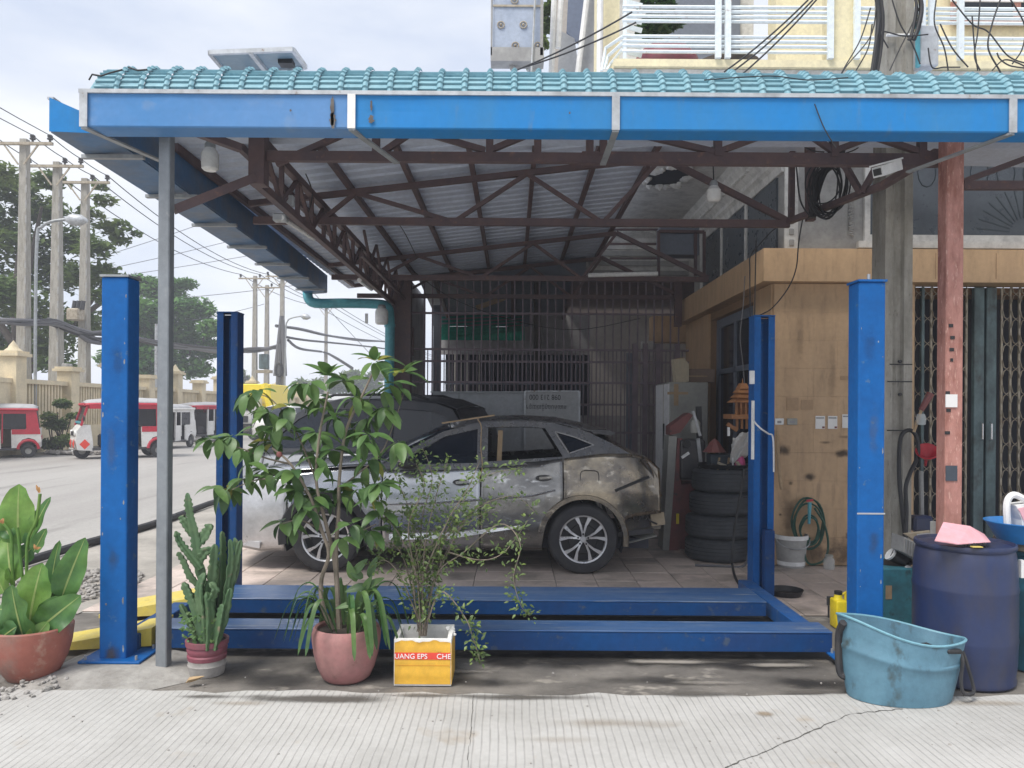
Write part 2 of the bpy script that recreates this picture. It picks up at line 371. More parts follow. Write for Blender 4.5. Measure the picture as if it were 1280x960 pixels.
for i in range(len(pts)-1):
    for k in range(5):
        p = pts[i].lerp(pts[i+1], k/5); p += Vector((random.uniform(-.006, .006), random.uniform(-.008, .008), .0025)); cpts.append(p)
for a, b in zip(cpts[:-1], cpts[1:]):
    wd = random.uniform(.001, .006); mb.add([a-Vector((0,wd,0)), b-Vector((0,wd,0)), b+Vector((0,wd,0)), a+Vector((0,wd,0))], [(0,1,2,3)])
M['crack'] = mat('crack_dirt', (.10, .095, .085), .9); obj('crack', mb, M['crack'], ap)
mb = MB()
for (x, y0, y1) in ((592, 868, 960),):
    a = G(x, y0); b = G(584, y1); 
    for k in range(12):
        p = a.lerp(b, k/12)+Vector((random.uniform(-.004, .004), 0, .0025)); q = a.lerp(b, (k+1)/12)+Vector((random.uniform(-.004, .004), 0, .0025))
        wq_ = random.uniform(.0006,.0022); mb.add([p-Vector((wq_,0,0)), q-Vector((wq_,0,0)), q+Vector((wq_,0,0)), p+Vector((wq_,0,0))], [(0,1,2,3)])
obj('joint', mb, M['crack'], ap)
# tiled workshop floor
fl = struct(obj('floor', MB().box((-3.58, 6.35, -.20), (2.86, 17.5, -.015)), M["conc"]))
tm = [mat('floor_tile_rose', (.64, .53, .47), .6, 0, (.50, .42, .37), 2.2, (.42, .68), c3=(.25, .215, .19), s3=1.1, t3=(.52, .70)),
      mat('floor_tile_sand', (.60, .50, .44), .6, 0, (.47, .40, .35), 2.6, (.42, .68), c3=(.24, .21, .185), s3=1.2, t3=(.52, .70)),
      mat('floor_tile_worn', (.55, .46, .40), .65, 0, (.42, .36, .32), 2.0, (.42, .68), c3=(.21, .185, .165), s3=1.3, t3=(.50, .68))]
tmesh = []
for m in tm:
    o = obj('tile', MB().bbox((-.197, -.197, -.012), (.197, .197, 0), .004, 1), m, fl); o.location = (0, 0, -5); tmesh.append(o)
struct(obj('floor', MB().box((2.862, 6.35, -.20), (4.45, 8.5, -.015)), M['conc']))
first = {0: 1, 1: 1, 2: 1}
for i in range(20):
    for j in range(15 if i < 16 else 5):
        k = random.choice((0, 0, 1, 1, 2)); x, y = -3.36+.4*i, 6.57+.4*j
        if first[k]: o = tmesh[k]; first[k] = 0
        else: o = inst('tile', tmesh[k].data, fl)
        o.location = (x, y, random.uniform(-.002, .0015)); o.rotation_euler = (0, 0, random.uniform(-.004, .004))
# black drain edge between the shoulder and the road
mb = MB(); ys = [5.0+i*.8 for i in range(26)]
mb.tube([(-5.08+.06*sin(y*1.3), y, .04) for y in ys], .05, 8)
struct(obj('kerb', mb, M['rubber'], smooth=True))
# gravel heap by the shoulder
mb = MB(); icos = []
def rock(mb, c, r, seed=0, mi=0):
    rnd = random.Random(seed*7919+13); bm = bmesh.new(); bmesh.ops.create_icosphere(bm, subdivisions=1, radius=1)
    sx, sy, sz = rnd.uniform(.7, 1.2)*r, rnd.uniform(.7, 1.2)*r, rnd.uniform(.45, .85)*r
    for v in bm.verts:
        k = rnd.uniform(.8, 1.15); v.co = Vector((v.co.x*sx*k, v.co.y*sy*k, v.co.z*sz*k))
    rot = Matrix.Rotation(rnd.uniform(0, 6), 3, 'Z')
    for v in bm.verts: v.co = rot @ v.co + Vector(c)
    mb.bm(bm, mi)
for i in range(420):
    a = random.uniform(0, 2*pi); d = sqrt(random.random())
    rock(mb, (-4.15+.62*d*cos(a), 7.2+.75*d*sin(a), .05*(1-d)+.01), random.uniform(.018, .04), i)
stuff(obj('gravel', mb, M['stone']))
mb = MB()
for i in range(90):
    x = random.uniform(-3.5, -2.72); rock(mb, (x, random.uniform(4.5, 4.85)+.1*(x+2), .008), abs(random.gauss(.012, .008))+.004, i+900)
for i in range(90):
    rock(mb, (random.uniform(-3, 3.2), random.uniform(3.2, 5.0), .003), random.uniform(.003, .009), i+2900)
stuff(obj('grit', mb, M['stone']))

# ================================================================ SHOP BUILDING (right)
shop = thing('shop_building', 'two storey shophouse with tan tiled ground floor, grey cement upper wall and cream balcony', 'building', (2.83, 8.4, 0))
S = lambda n, mb, m, **k: obj(n, mb, m, shop, **k)
# ground floor walls (grout backing) and tan tile cladding
S('wall', MB().box((2.865, 8.435, 0), (4.40, 9.05, 3.08)), M['orange_dark'])
S('wall', MB().box((2.865, 11.1, 0), (3.4, 12.55, 3.08)), M['orange_dark'])
S('wall', MB().box((2.865, 9.05, 2.98), (3.1, 11.1, 3.08)), M['orange_dark'])
S('wall', MB().box((7.6, 8.435, 0), (9.5, 9.05, 3.08)), M['orange_dark'])
def clad(name, a, wd, hd, u, n, m):   # one cladding tile: corner a, along u
    u = Vector(u); n = Vector(n); a = Vector(a)
    mb = MB(); g = .0007
    p = [a+u*g+Vector((0,0,g)), a+u*(wd-g)+Vector((0,0,g)), a+u*(wd-g)+Vector((0,0,hd-g)), a+u*g+Vector((0,0,hd-g))]
    q = [x+n*.03 for x in p]
    mb.add(p+q, [(0,1,2,3),(7,6,5,4),(0,4,5,1),(1,5,6,2),(2,6,7,3),(3,7,4,0)])
    return obj('wall_tile', mb, m, shop)
base = None
for r in range(10):
    xs = [2.862, 3.30, 3.82, 4.40] if r % 2 == 0 else [2.862, 3.56, 4.06, 4.40]
    for a, b in zip(xs[:-1], xs[1:]):
        clad('t', (a, 8.435, r*.308), b-a, .308, (1,0,0), (0,-1,random.uniform(-.0015,.0015)), M['orange'])
    clad('t', (2.865, 8.435, r*.308), .61, .308, (0,1,0), (-1,0,random.uniform(-.0015,.0015)), M['orange'])
    ys = [11.1, 11.75, 12.55]
    for a, b in zip(ys[:-1], ys[1:]):
        clad('t', (2.865, a, r*.308), b-a, .308, (0,1,0), (-1,0,0), M['orange'])
# protruding band
band = MB()
for (a, b) in (((2.70, 8.27, 3.085), (9.5, 8.6, 3.44)),): band.box(a, b)
S('band', band, M['orange'])
S('band', MB().box((2.702, 8.602, 3.087), (3.0, 12.62, 3.437)), M['orange'])
for x in (3.9, 4.55, 5.2, 5.85): S('joint', MB().box((x, 8.268, 3.12), (x+.006, 8.272, 3.40)), M['orange_dark'])
# side doorway
mb = MB(); mb.box((2.95, 9.05, 0), (3.0, 9.16, 2.98)); mb.box((2.95, 10.98, 0), (3.0, 11.1, 2.98)); mb.box((2.952, 9.16, 2.86), (3.0, 10.98, 2.98))
mb.box((2.96, 10.2, 0), (3.0, 10.28, 2.86)); mb.box((2.96, 9.16, 2.2), (2.998, 10.98, 2.27))
M['door_frame'] = mat('door_frame_grey', (.15, .17, .21), .5)
dr = S('door', mb, M['door_frame'])
obj('pane', MB().box((2.985, 9.16, .05), (2.995, 10.98, 2.86)), M['dark_glass'], dr)
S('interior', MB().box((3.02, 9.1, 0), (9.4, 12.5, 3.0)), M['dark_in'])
# upper wall
S('upper_wall', MB().box((3.0, 8.47, 3.44), (9.5, 9.2, 4.75)), M['cement'])
S('upper_wall', MB().box((3.001, 9.2, 3.44), (3.3, 12.7, 4.75)), M['cement'])
mb = MB(); mb.box((2.985, 8.44, 3.442), (3.13, 8.47, 4.6)); S('corner_moulding', mb, M['plaster'])
for k in range(9): S('ornament', MB().bbox((3.03, 8.425, 3.5+k*.12), (3.085, 8.44, 3.57+k*.12), .008, 1), M['cement'])
wn = S('window', MB().box((3.86, 8.43, 3.56), (9.3, 8.47, 3.63)).box((3.86, 8.43, 4.60), (9.3, 8.47, 4.66)).box((3.86, 8.43, 3.63), (3.92, 8.47, 4.60)), M['plaster'])
obj('sill', MB().box((3.78, 8.40, 3.48), (9.3, 8.468, 3.555)), M['plaster'], wn)
obj('pane', MB().box((3.92, 8.455, 3.63), (9.2, 8.468, 4.60)), M['pane'], wn)
mb = MB(); cx, cz = 5.62, 3.66          # etched fan on the pane
for k in range(15):
    a = pi*(k+.5)/15; mb.bar((cx+.16*cos(a), 8.452, cz+.16*sin(a)), (cx+.52*cos(a), 8.452, cz+.5*sin(a)), .012, .004, (0,1,0))
for k in range(7):
    x = 4.55+k*.29; mb.tube([(x+.10*cos(t*pi/6), 8.452, 4.32+.16*sin(t*pi/6)) for t in range(13)], .006, 4)
M['etch'] = mat('etched_line', (.05, .065, .075), .4); obj('etching', mb, M['etch'], wn)
mb = MB()
for k in range(10):
    mb.tube([W(1064+3*sin(t*1.3+k), 205+k*9+t, 8.45) for t in range(10)], .012, 4)
S('scroll_moulding', mb, M['cement'])
# upper side windows
for (a, b) in ((8.7, 9.75), (9.85, 10.9), (11.0, 12.0)):
    f = S('side_window', MB().box((2.975, a, 3.47), (3.0, b, 4.42)), M['pane'])
S('window_frame', MB().box((2.96, 12.02, 3.44), (3.0, 12.16, 4.45)).box((2.96, 9.76, 3.44), (2.998, 9.84, 4.42)).box((2.96, 10.91, 3.44), (2.998, 10.99, 4.42)), M['plaster'])
# soffit, crown mouldings, hole
sf = S('soffit', MB().box((.9, 7.75, 4.75), (9.5, 13.2, 5.13)), M['plaster'])
def crown(a, b, out):
    a, b, out = Vector(a), Vector(b), Vector(out); prof = [(0, -.42), (.04, -.42), (.06, -.34), (.10, -.30), (.10, -.25), (.20, -.15), (.24, -.09), (.24, -.05), (.30, 0), (0, 0)]
    mb = MB(); mb.prism(prof, lambda p, q, k: (a if k == 0 else b)+out*p+Vector((0,0,q))); return mb
S('crown_moulding', crown((3.0, 8.47, 4.748), (3.0, 12.7, 4.748), (-1,0,0)), M['plaster'])
S('crown_moulding', crown((1.3, 12.7, 4.747), (2.7, 12.7, 4.747), (0,-1,0)), M['plaster'])
mb = MB()
for k in range(34): mb.bbox((2.80, 8.5+k*.12, 4.56), (2.86, 8.57+k*.12, 4.60), .01, 1)
for k in range(12): mb.bbox((1.4+k*.12, 12.50, 4.56), (1.47+k*.12, 12.55, 4.60), .01, 1)
stuff(S('dentil', mb, M['plaster']))
mb = MB(); rnd = random.Random(4)
ring = [(.30*cos(2*pi*k/22)*rnd.uniform(.8, 1.2)+2.05, .42*sin(2*pi*k/22)*rnd.uniform(.8, 1.2)+10.1) for k in range(22)]
mb.add([(x, y, 4.742) for x, y in ring], [tuple(range(22))]); S('hole_shade', mb, M['dark_in'])  # flat near-black patch painted for the shade inside the broken plaster
mb = MB()
for k in range(22):
    x, y = ring[k]; rock(mb, (x+rnd.uniform(-.05,.05), y+rnd.uniform(-.05,.05), 4.742), .05+.05*rnd.random(), k+50)
stuff(S('broken_edge', mb, M['plaster']))
S('back_wall', MB().box((1.2, 12.7, 3.85), (3.0, 12.9, 4.75)), M['plaster'])
mb = MB()
for k in range(5): mb.box((1.25, 12.66, 3.9+k*.16), (2.9, 12.69, 3.98+k*.16))
S('louvre', mb, M['cement'])
# folding gate
S('gate_recess_shade', MB().box((4.40, 8.95, 0), (7.6, 9.0, 3.08)), M['dark_in'])  # near-black panel painted for the unlit space behind the gate
S('gate_reveal', MB().box((4.402, 8.6, 3.0), (7.6, 8.95, 3.08)), M['orange_dark'])
fg = thing('folding_gate', 'closed steel scissor gate of thin pickets between the tan wall and the red post', 'gate', (4.4, 8.55, 0))
pk = None; xs = [4.46+.098*k for k in range(32)]
st0, st1 = XW(1214, 8.55), XW(1242, 8.55)
for x in xs:
    if st0-.03 < x < st1+.03: continue
    if pk is None: pk = obj('picket', MB().box((x-.011, 8.535, .02), (x+.011, 8.555, 3.07)), M['gate'], fg); x00 = x
    else:
        o = inst('picket', pk.data, fg); o.location = (x-x00, 0, 0)
mb = MB(); pitch = .278
for r in range(11):
    z = .12+r*pitch
    for a, b in zip(xs[:-1], xs[1:]):
        if a < st1+.02 and b > st0-.02: continue
        mid = (a+b)/2
        for (p, q) in (((a, z), (b, z+.20)), ((b, z), (a, z+.20))):
            pts = [(p[0], 8.53, p[1]), (p[0]*.8+q[0]*.2, 8.53, p[1]*.62+q[1]*.38), (p[0]*.2+q[0]*.8, 8.53, p[1]*.38+q[1]*.62), (q[0], 8.53, q[1])]
            for u, v in zip(pts[:-1], pts[1:]): mb.bar(u, v, .004, .018, (0,1,0))
stuff(obj('scissor_bars', mb, M['gate'], fg))
mid = (st0+st1)/2
obj('stile', MB().bbox((st0, 8.50, .02), (mid-.012, 8.56, 3.07), .006, 1), M['gate_teal'], fg)
obj('stile', MB().bbox((mid+.012, 8.50, .02), (st1, 8.56, 3.07), .006, 1), M['gate_teal'], fg)
for x in (mid-.05, mid+.05): obj('handle', MB().tube([(x, 8.50, 1.37), (x, 8.46, 1.39), (x, 8.46, 1.56), (x, 8.50, 1.58)], .008, 6), M['chrome'], fg)
obj('stile', MB().bbox((XW(1149, 8.55), 8.51, .02), (XW(1153, 8.55), 8.56, 3.07), .006, 1), M['gate_teal'], fg)

# balcony
S('balcony_edge', MB().box((1.0, 7.70, 5.135), (9.5, 7.95, 5.21)), M['cream'])
S('balcony_wall', MB().box((3.3, 9.7, 5.13), (9.5, 10, 9)), M['cream'])
S('balcony_wall', MB().box((1.3, 10.6, 5.13), (3.3, 10.8, 9)), M['plaster'])
S('balcony_opening', MB().box((1.9, 10.55, 5.2), (3.1, 10.595, 8.2)), M['door_frame'])
S('pillar', MB().box((XW(1037, 7.75), 7.72, 5.212), (XW(1064, 7.75), 8.0, 9)), M['cream'])
S('pillar', MB().box((XW(743, 8.6), 8.45, 4.45), (XW(769, 8.6), 8.9, 9)), M['cream'])
S('drain_pipe', MB().tube([(XW(747, 8.3), 8.3, 4.35), (XW(747, 8.3), 8.3, 9)], .035, 8), M['white'], smooth=True)
wq = S('upper_window', MB().box((XW(1190, 9.65), 9.63, 6.6), (9, 9.69, 8.6)), M['dark_glass'])
mb = MB()
obj('frame', MB().box((XW(1190, 9.65)-.06, 9.60, 6.54), (9, 9.64, 6.62)).box((XW(1190, 9.65)-.06, 9.60, 6.62), (XW(1190, 9.65), 9.64, 8.6)).box((6.25, 9.60, 6.62), (6.33, 9.64, 8.6)), M['red_steel'], wq)
for k in range(5): obj('bar', MB().box((XW(1185, 9.55), 9.54, 6.68+k*.11), (9, 9.56, 6.705+k*.11)), M['white'], wq)
rl = S('railing', MB().box((XW(776, 7.72), 7.71, 5.21), (XW(780, 7.72), 7.75, 6.2)), M['rail'])
for (x0, x1) in ((778, 1036), (1066, 1196), (1204, 1400)):
    for y in (9, 15, 21, 27, 46, 52, 58, 65):
        a = W(x0, y, 7.72); b = W(x1, y, 7.72); b.z = a.z = W(890, y, 7.72).z
        obj('rail', MB().tube([a, b], .017, 6), M['rail'], rl, smooth=True)
for x in (894, 906, 1034, 1067, 1148, 1160, 1196):
    a = XW(x, 7.70); obj('post', MB().box((a-.028, 7.66, 5.212), (a+.028, 7.70, 6.6)), M['rail'], rl)
for k in range(3):
    a = W(778, 46+k*8, 7.72); b = W(757+3*k, 60+k*10, 7.9); c = W(752+3*k, 88, 7.9)
    obj('rail', MB().tube([a, b, c], .018, 6), M['rail'], rl)
for k in range(9):
    z = 5.26+k*.085; obj('grille_strip', MB().bar(W(778, 84, 7.9)*1+Vector((0,0,k*.085)), W(802, 84, 7.9)+Vector((0,0,k*.085-.05)), .012, .05), M['rail'], rl)
# awning panels beside the shop
aw = thing('awning_frame', 'grey slanted awning panels and poles beside the cream column above the roof', 'awning', (.7, 9.6, 3.9))
def quad(pts, Y, th=.04):
    mb = MB(); a = [W(x, y, Y) for x, y in pts]; n = len(a)
    mb.add(a+[p+Vector((0, th, 0)) for p in a], [tuple(range(n)), tuple(range(2*n-1, n-1, -1))]+[(i, i+n, (i+1)%n+n, (i+1)%n) for i in range(n)]); return mb
M['awn_grey'] = mat('awning_grey', (.36, .37, .39), .7, 0, (.30, .31, .33), 3); M['awn_blue'] = mat('awning_blue', (.14, .17, .24), .7); M['awn_tan'] = mat('awning_tan', (.46, .42, .38), .8)
obj('panel', quad([(700, -40), (727, -40), (708, 92), (688, 92)], 10.2), M['awn_tan'], aw)
obj('panel', quad([(712, -40), (742, -40), (724, 55), (708, 40)], 9.9), M['awn_blue'], aw)
obj('panel', quad([(742, -40), (748, -40), (748, 92), (722, 92)], 9.5), M['awn_grey'], aw)
obj('panel', quad([(700, 38), (718, 48), (724, 92), (697, 92)], 9.7), M['awn_grey'], aw)
for (a, b) in (((694, -40), (689, 92)), ((704, -40), (697, 60)), ((738, -40), (722, 92))):
    obj('pole', MB().tube([W(*a, 9.4), W(*b, 9.4)], .035, 8), M['white'], aw, smooth=True)

# ================================================================ GRILLE AND SHED BEHIND THE WORKSHOP
GY = 12.35
gr = thing('security_grille', 'tall brown steel bar grille closing off the back of the workshop', 'grille', (0, GY, 0))
M['grille'] = mat('grille_brown', (.21, .165, .19), .6, 0, (.14, .115, .14), 6)
vb = obj('bar', MB().box((-.011, GY-.011, .05), (.011, GY+.011, 3.78)), M['grille'], gr)
xs = [-1.42+.132*k for k in range(32)]
vb.location = (xs[0], 0, 0)
for x in xs[1:]:
    o = inst('bar', vb.data, gr); o.location = (x, 0, 0)
vs_ = None
for x in [-1.36+.132*k for k in range(32)]:
    if vs_ is None: vs_ = obj('bar', MB().box((-.008, GY-.008, .05), (.008, GY+.008, 2.62)), M['grille'], gr); o = vs_
    else: o = inst('bar', vs_.data, gr)
    o.location = (x, 0, 0)
hb = None
for y in (392, 437, 452, 478, 505, 540):
    z = W(640, y, GY).z
    if hb is None: hb = obj('rail', MB().box((-1.86, GY-.02, -.016), (2.85, GY+.02, .016)), M['grille'], gr); o = hb
    else: o = inst('rail', hb.data, gr)
    o.location = (0, 0, z)
obj('top_rail', MB().box((-1.9, GY-.03, 3.74), (2.85, GY+.03, 3.80)), M['grille'], gr)
for px in (793, 806, 822, 846): obj('stile', MB().box((XW(px-3, GY), GY-.03, .05), (XW(px+3, GY), GY+.03, 2.75)), M['grille'], gr)
obj('gate_panel', MB().box((XW(783, GY), GY+.03, .2), (XW(790, GY), GY+.05, 2.6)), M['door_frame'], gr)
obj('side_sheet', quad([(497, 392), (517, 410), (517, 445), (497, 438)], 12.3), M['rust'], gr)
shed = thing('neighbour_shed', 'dim shed behind the grille with barred window and green skylight strip', 'shed', (0, 17.5, 0))
D = lambda n, mb, m, **k: obj(n, mb, m, shed, **k)
M['shed_wall'] = mat('shed_wall', (.36, .35, .36), .9, 0, (.19, .18, .175), 2); M['shed_light'] = mat('shed_white_wall', (.60, .56, .52), .9, 0, (.46, .43, .40), 2)
SY = 16.5
D('wall', MB().box((-1.6, SY, 0), (5, SY+.2, 1.55)), M['shed_wall'])
D('wall', MB().box((XW(737, SY), SY, 1.55), (5, SY+.2, 3.75)), M['shed_light'])
D('wall', MB().box((-1.6, SY, 2.85), (XW(737, SY), SY+.2, 3.15)), M['shed_wall'])
D('wall', MB().box((XW(655, SY), SY+.01, 3.15), (XW(737, SY), SY+.19, 3.75)), M['shed_wall'])
D('eave_board', MB().box((-1.7, SY-.05, 3.45), (XW(655, SY)+.1, SY+.02, 3.75)), M['door_frame'])
D('side_wall', MB().box((-1.85, 12.75, 0), (-1.80, 15.9, 3.95)), M['shed_wall'])
D('gable_board', MB().box((-1.8, 12.62, 3.80), (1.2, 12.66, 4.3)), M['door_frame'])
wd = D('window', MB().box((XW(556, SY), SY+.1, 1.55), (XW(737, SY), SY+.14, 2.85)), M['dark_in'])
for k in range(24): obj('bar', MB().box((XW(560+k*7.6, SY), SY-.03, 1.5), (XW(561.6+k*7.6, SY), SY-.01, 2.85)), M['shed_light'] if k < 6 else M['door_frame'], wd)
for z in (1.75, 2.2): obj('bar', MB().box((XW(556, SY), SY-.035, z), (XW(737, SY), SY-.012, z+.03)), M['door_frame'], wd)
M['green_sheet'] = leafmat('green_translucent', (.02, .30, .23), (.02, .25, .19), 3, .4, .7)
mb = MB(); mb.box((-1.55, SY+.05, 3.15), (XW(655, SY), SY+.06, 3.45)); D('skylight_sheet', mb, M['green_sheet'])
for k in range(6):
    a = W(552, 397+k*5, SY-.1); b = W(655, 392+k*4, SY-.1)
    D('skylight_strip', MB().bar(a, b, .01, .05, (0, 0, 1)), M['green_sheet'])
mb = MB(); mb.add([(-1.7, 12.6, 4.15), (1.1, 12.6, 4.15), (1.1, SY+.6, 3.7), (-1.7, SY+.6, 3.7)], [(0,1,2,3)]); D('roof', mb, M['door_frame'], solid=.03); mb = MB(); mb.add([(1.1, 14.0, 4.35), (5, 14.0, 4.35), (5, SY+.6, 3.78), (1.1, SY+.6, 3.78)], [(0,1,2,3)]); D('roof', mb, M['rust'], solid=.03)  # right-hand piece cut back at the front to let skylight into the shed
for (px, yb) in ((545, 12.9), (640, 13.0), (715, 13.0)): D('rafter', MB().bar((XW(px, 14), 12.7, 4.08), (XW(px, 14), SY, 3.64), .06, .08), M['rust'])
D('beam', MB().bar(W(595, 385, 15), W(660, 362, 15), .05, .09), M['card'])
D('post', MB().box((XW(541, 15), 15, 0), (XW(549, 15), 15.12, 3.7)), M['door_frame'])
D('side_wall', MB().box((4.8, 12.9, 0), (5, SY, 4)), M['shed_light'])
D('lintel', MB().box((2.4, 13.2, 2.85), (4.8, 13.5, 3.3)), M['orange'])
D('column', MB().box((XW(800, 13.2), 13.0, 0), (XW(815, 13.2), 13.15, 2.85)), M['plaster'])
# ================================================================ CANOPY
can = thing('canopy', 'blue edged metal canopy on brown trusses over the workshop', 'canopy', (0, 5, 0))
K = lambda n, mb, m, p=None, **k: obj(n, mb, m, p or can, **k)
RY0, RY1 = 5.9, 12.6
def zt(x): return 3.72+.118*(x+2.05)          # top chord
def zs(x): return zt(x)+.085                   # roof sheet
XR = 1.42
# corrugated sheets, ribs run down the slope
prof = []
for k in range(4):
    y = k*.2; prof += [(y, 0), (y+.125, 0), (y+.145, .022), (y+.18, .022)]
prof.append((.8, 0))
mb = MB(); mb.grid([[Vector((x, y, zs(x)+h)) for y, h in prof] for x in (-2.80, XR)])
sh = K('roof_sheet', mb, M['sheet'], recalc=False, solid=.002); sh.location = (0, RY0-5, 0)
off = sh.location.copy()
for v in sh.data.vertices: pass
sh.location = (0, 0, 0)
sh.data.transform(Matrix.Translation((0, 5, 0)))   # local to the canopy empty at y=5
sh.location = (0, RY0-5, 0)
for k in range(1, 9):
    o = inst('roof_sheet', sh.data, can); o.location = (0, RY0-5+.797*k, 0)
    md = o.modifiers.new('solid', 'SOLIDIFY'); md.thickness = .002; md.offset = 0
# right hand slope
mb = MB(); mb.add([(XR, RY0, zs(XR)-.002), (9, RY0, zs(XR)-.15), (9, 7.68, zs(XR)-.15), (XR, 7.68, zs(XR)-.002)], [(0,1,2,3)])
K('roof_sheet', mb, M['sheet'], solid=.004)
# purlins
for x in (-2.62, -2.17, -1.58, -.99, -.39, .19, .79, 1.36):
    K('purlin', MB().box((x-.022, RY0+.05, zt(x)+.02), (x+.022, RY1, zt(x)+.082)), M['rust'])
# trusses across
def truss(Y, x0, x1, apex, bot, nodes_b, nodes_t, w=.05, left=-2.5, bw=.07):
    t = K('truss', MB().bar((left, Y, bot), (x1, Y, bot), w, bw), M['rust'])
    s = lambda p, q, ww=.038: obj('strut', MB().bar(p, q, ww, ww), M['rust'], t)
    obj('top_chord', MB().bar((-2.55, Y+.002, zt(-2.55)-.01), (apex, Y+.002, zt(apex)-.01), w, .055), M['rust'], t)
    obj('top_chord', MB().bar((apex, Y+.002, zt(apex)), (x1, Y+.002, bot+.02), w, .055), M['rust'], t)
    zz = []
    seq = []
    for i, b in enumerate(nodes_b):
        if i < len(nodes_t): seq += [(b, bot), (nodes_t[i], zt(nodes_t[i])-.02)]
        else: seq += [(b, bot)]
    for (a, b), (c, d) in zip(seq[:-1], seq[1:]):
        s((a, Y, b), (c, Y, d))
    return t
ZB = 3.49
truss(7.4, -2.5, 2.66, 1.42, ZB, [-1.85, -.57, .86], [-1.52, .13, 1.42])
truss(10.6, -2.5, 2.70, 1.42, ZB, [-1.85, -.45, .95], [-1.3, .28, 1.42])
truss(12.35, -2.5, 2.70, 1.42, ZB, [-1.85, -.45, .95], [-1.3, .28, 1.42])
# front truss with its bottom chord seen under the gutter
FY = 5.5
ft = K('truss', MB().bar((W(334, 196, FY).x, FY, ZB), (W(728, 196, FY).x, FY, ZB), .05, .07), M['rust'])
obj('chord', MB().bar((W(727, 196, FY).x, FY+.012, ZB+.004), (W(1178, 196, FY).x, FY+.012, ZB+.004), .06, .085), M['rust'], ft)
obj('top_chord', MB().bar((-1.84, FY, 3.80), (3.05, FY, 3.80), .05, .06), M['rust'], ft)
for (a, b) in (((345, 205), (440, 163)), ((470, 196), (518, 163)), ((520, 163), (606, 188)), ((612, 188), (680, 160)), ((765, 160), (893, 190)), ((897, 190), (980, 160)), ((1000, 160), (1040, 188)), ((1044, 188), (1120, 160)), ((1060, 160), (1168, 196))):
    p = W(*a, FY); q = W(*b, FY); d = (q-p).normalized(); obj('strut', MB().bar(p, q+d*(.12 if q.z > p.z else 0), .04), M['rust'], ft)
for x in (468, 610, 670, 735, 752, 895, 1040, 1150): obj('strut', MB().box((XW(x-4.5, FY), FY-.027, 3.51), (XW(x+4.5, FY), FY+.028, 3.79)), M['rust'], ft)
K('hanger', MB().box((XW(312, FY), FY-.06, W(312, 232, FY).z), (XW(331, FY), FY+.06, 3.80)), M['rust'])
K('brace', MB().bar(W(218, 262, 5.05), W(318, 222, FY-.05), .05, .06), M['rust'])
K('brace', MB().bar(W(300, 185, 5.2), W(245, 165, 5.0), .05, .05), M['rust'])
# long side truss on the left
SX = -1.86
st = K('side_truss', MB().bar((SX, 5.55, 3.32), (SX, 12.3, 3.32), .055, .06), M['rust'])
obj('top_chord', MB().bar((SX, 5.55, 3.66), (SX, 12.3, 3.66), .055, .06), M['rust'], st)
y = 5.7; k = 0
while y < 12.2:
    obj('strut', MB().bar((SX, y, 3.32), (SX, y, 3.66), .035), M['rust'], st)
    obj('strut', MB().bar((SX, y, 3.32 if k % 2 else 3.66), (SX, y+.46, 3.66 if k % 2 else 3.32), .03), M['rust'], st)
    y += .46; k += 1
st2 = K('side_truss', MB().bar((SX+.17, 8.6, 3.40), (SX+.17, 12.3, 3.40), .04, .04), M['rust'])
y = 8.7; k = 0
while y < 12.2:
    obj('strut', MB().bar((SX+.17, y, 3.40 if k % 2 else 3.70), (SX+.17, y+.4, 3.70 if k % 2 else 3.40), .028), M['rust'], st2)
    y += .4; k += 1
# right side braces towards the red post
RX = W(985, 277, 7.4)
K('brace', MB().bar(RX, W(1103, 232, 6.25), .06, .05), M['rust'])
K('brace', MB().bar(W(1103, 232, 6.25), W(1172, 190, 5.6), .06, .05), M['rust'])
K('brace', MB().bar(W(1075, 240, 6.4), W(1052, 200, 6.6), .045), M['rust'])
K('brace', MB().bar(W(1078, 240, 6.4), W(1100, 200, 6.3), .045), M['rust'])
K('hanger', MB().bar(RX+Vector((.03,0,0)), W(990, 165, 7.4), .05), M['rust'])
K('hanger', MB().bar(W(1013, 276, 7.2), W(1012, 165, 7.2), .075), M['rust'])
K('brace', MB().bar(W(1203, 232, 5.6), W(1400, 232, 5.6), .05, .06), M['rust'])
K('brace', MB().bar(W(1190, 232, 5.6), W(1290, 195, 5.6), .04), M['rust'])
# posts
gp = K('grey_post', MB().bbox((XW(199.5, 4.97), 4.93, .01), (XW(213.5, 4.97), 5.01, 3.60), .006, 1), M['post_grey']); 
gp.data.transform(Matrix.Identity(4))
K('post', MB().bbox((XW(1176, 5.4), 5.34, 0), (XW(1197.5, 5.4), 5.46, 3.80), .008, 1), M['red_steel'])
for (y, a, b, h) in ((407, 1186, 1191, 2), (422, 1188, 1193, 2), (437, 1187, 1192, 2), (450, 1188, 1191, 2), (491, 1182, 1187, 2), (541, 1181, 1187, 2), (513, 1183, 1188, 2)): K('tape_mark', MB().box(W(a, y+h, 5.335), W(b, y-h, 5.339)), M['black'])
K('label_card', MB().box(W(1182, 509, 5.33), W(1196, 493, 5.337)), M['paper'])
K('paint_patch', MB().box(W(1182, 601, 5.333), W(1196, 582, 5.338)), mat('slate_patch', (.05, .065, .085), .6))
K('rear_post', MB().box((XW(489, 12), 11.95, -.01), (XW(513, 12), 12.15, 3.72)), M['rust'])
K('rear_post', MB().box((2.55, 12.05, 3.0), (2.66, 12.15, 3.72)), M['rust'])
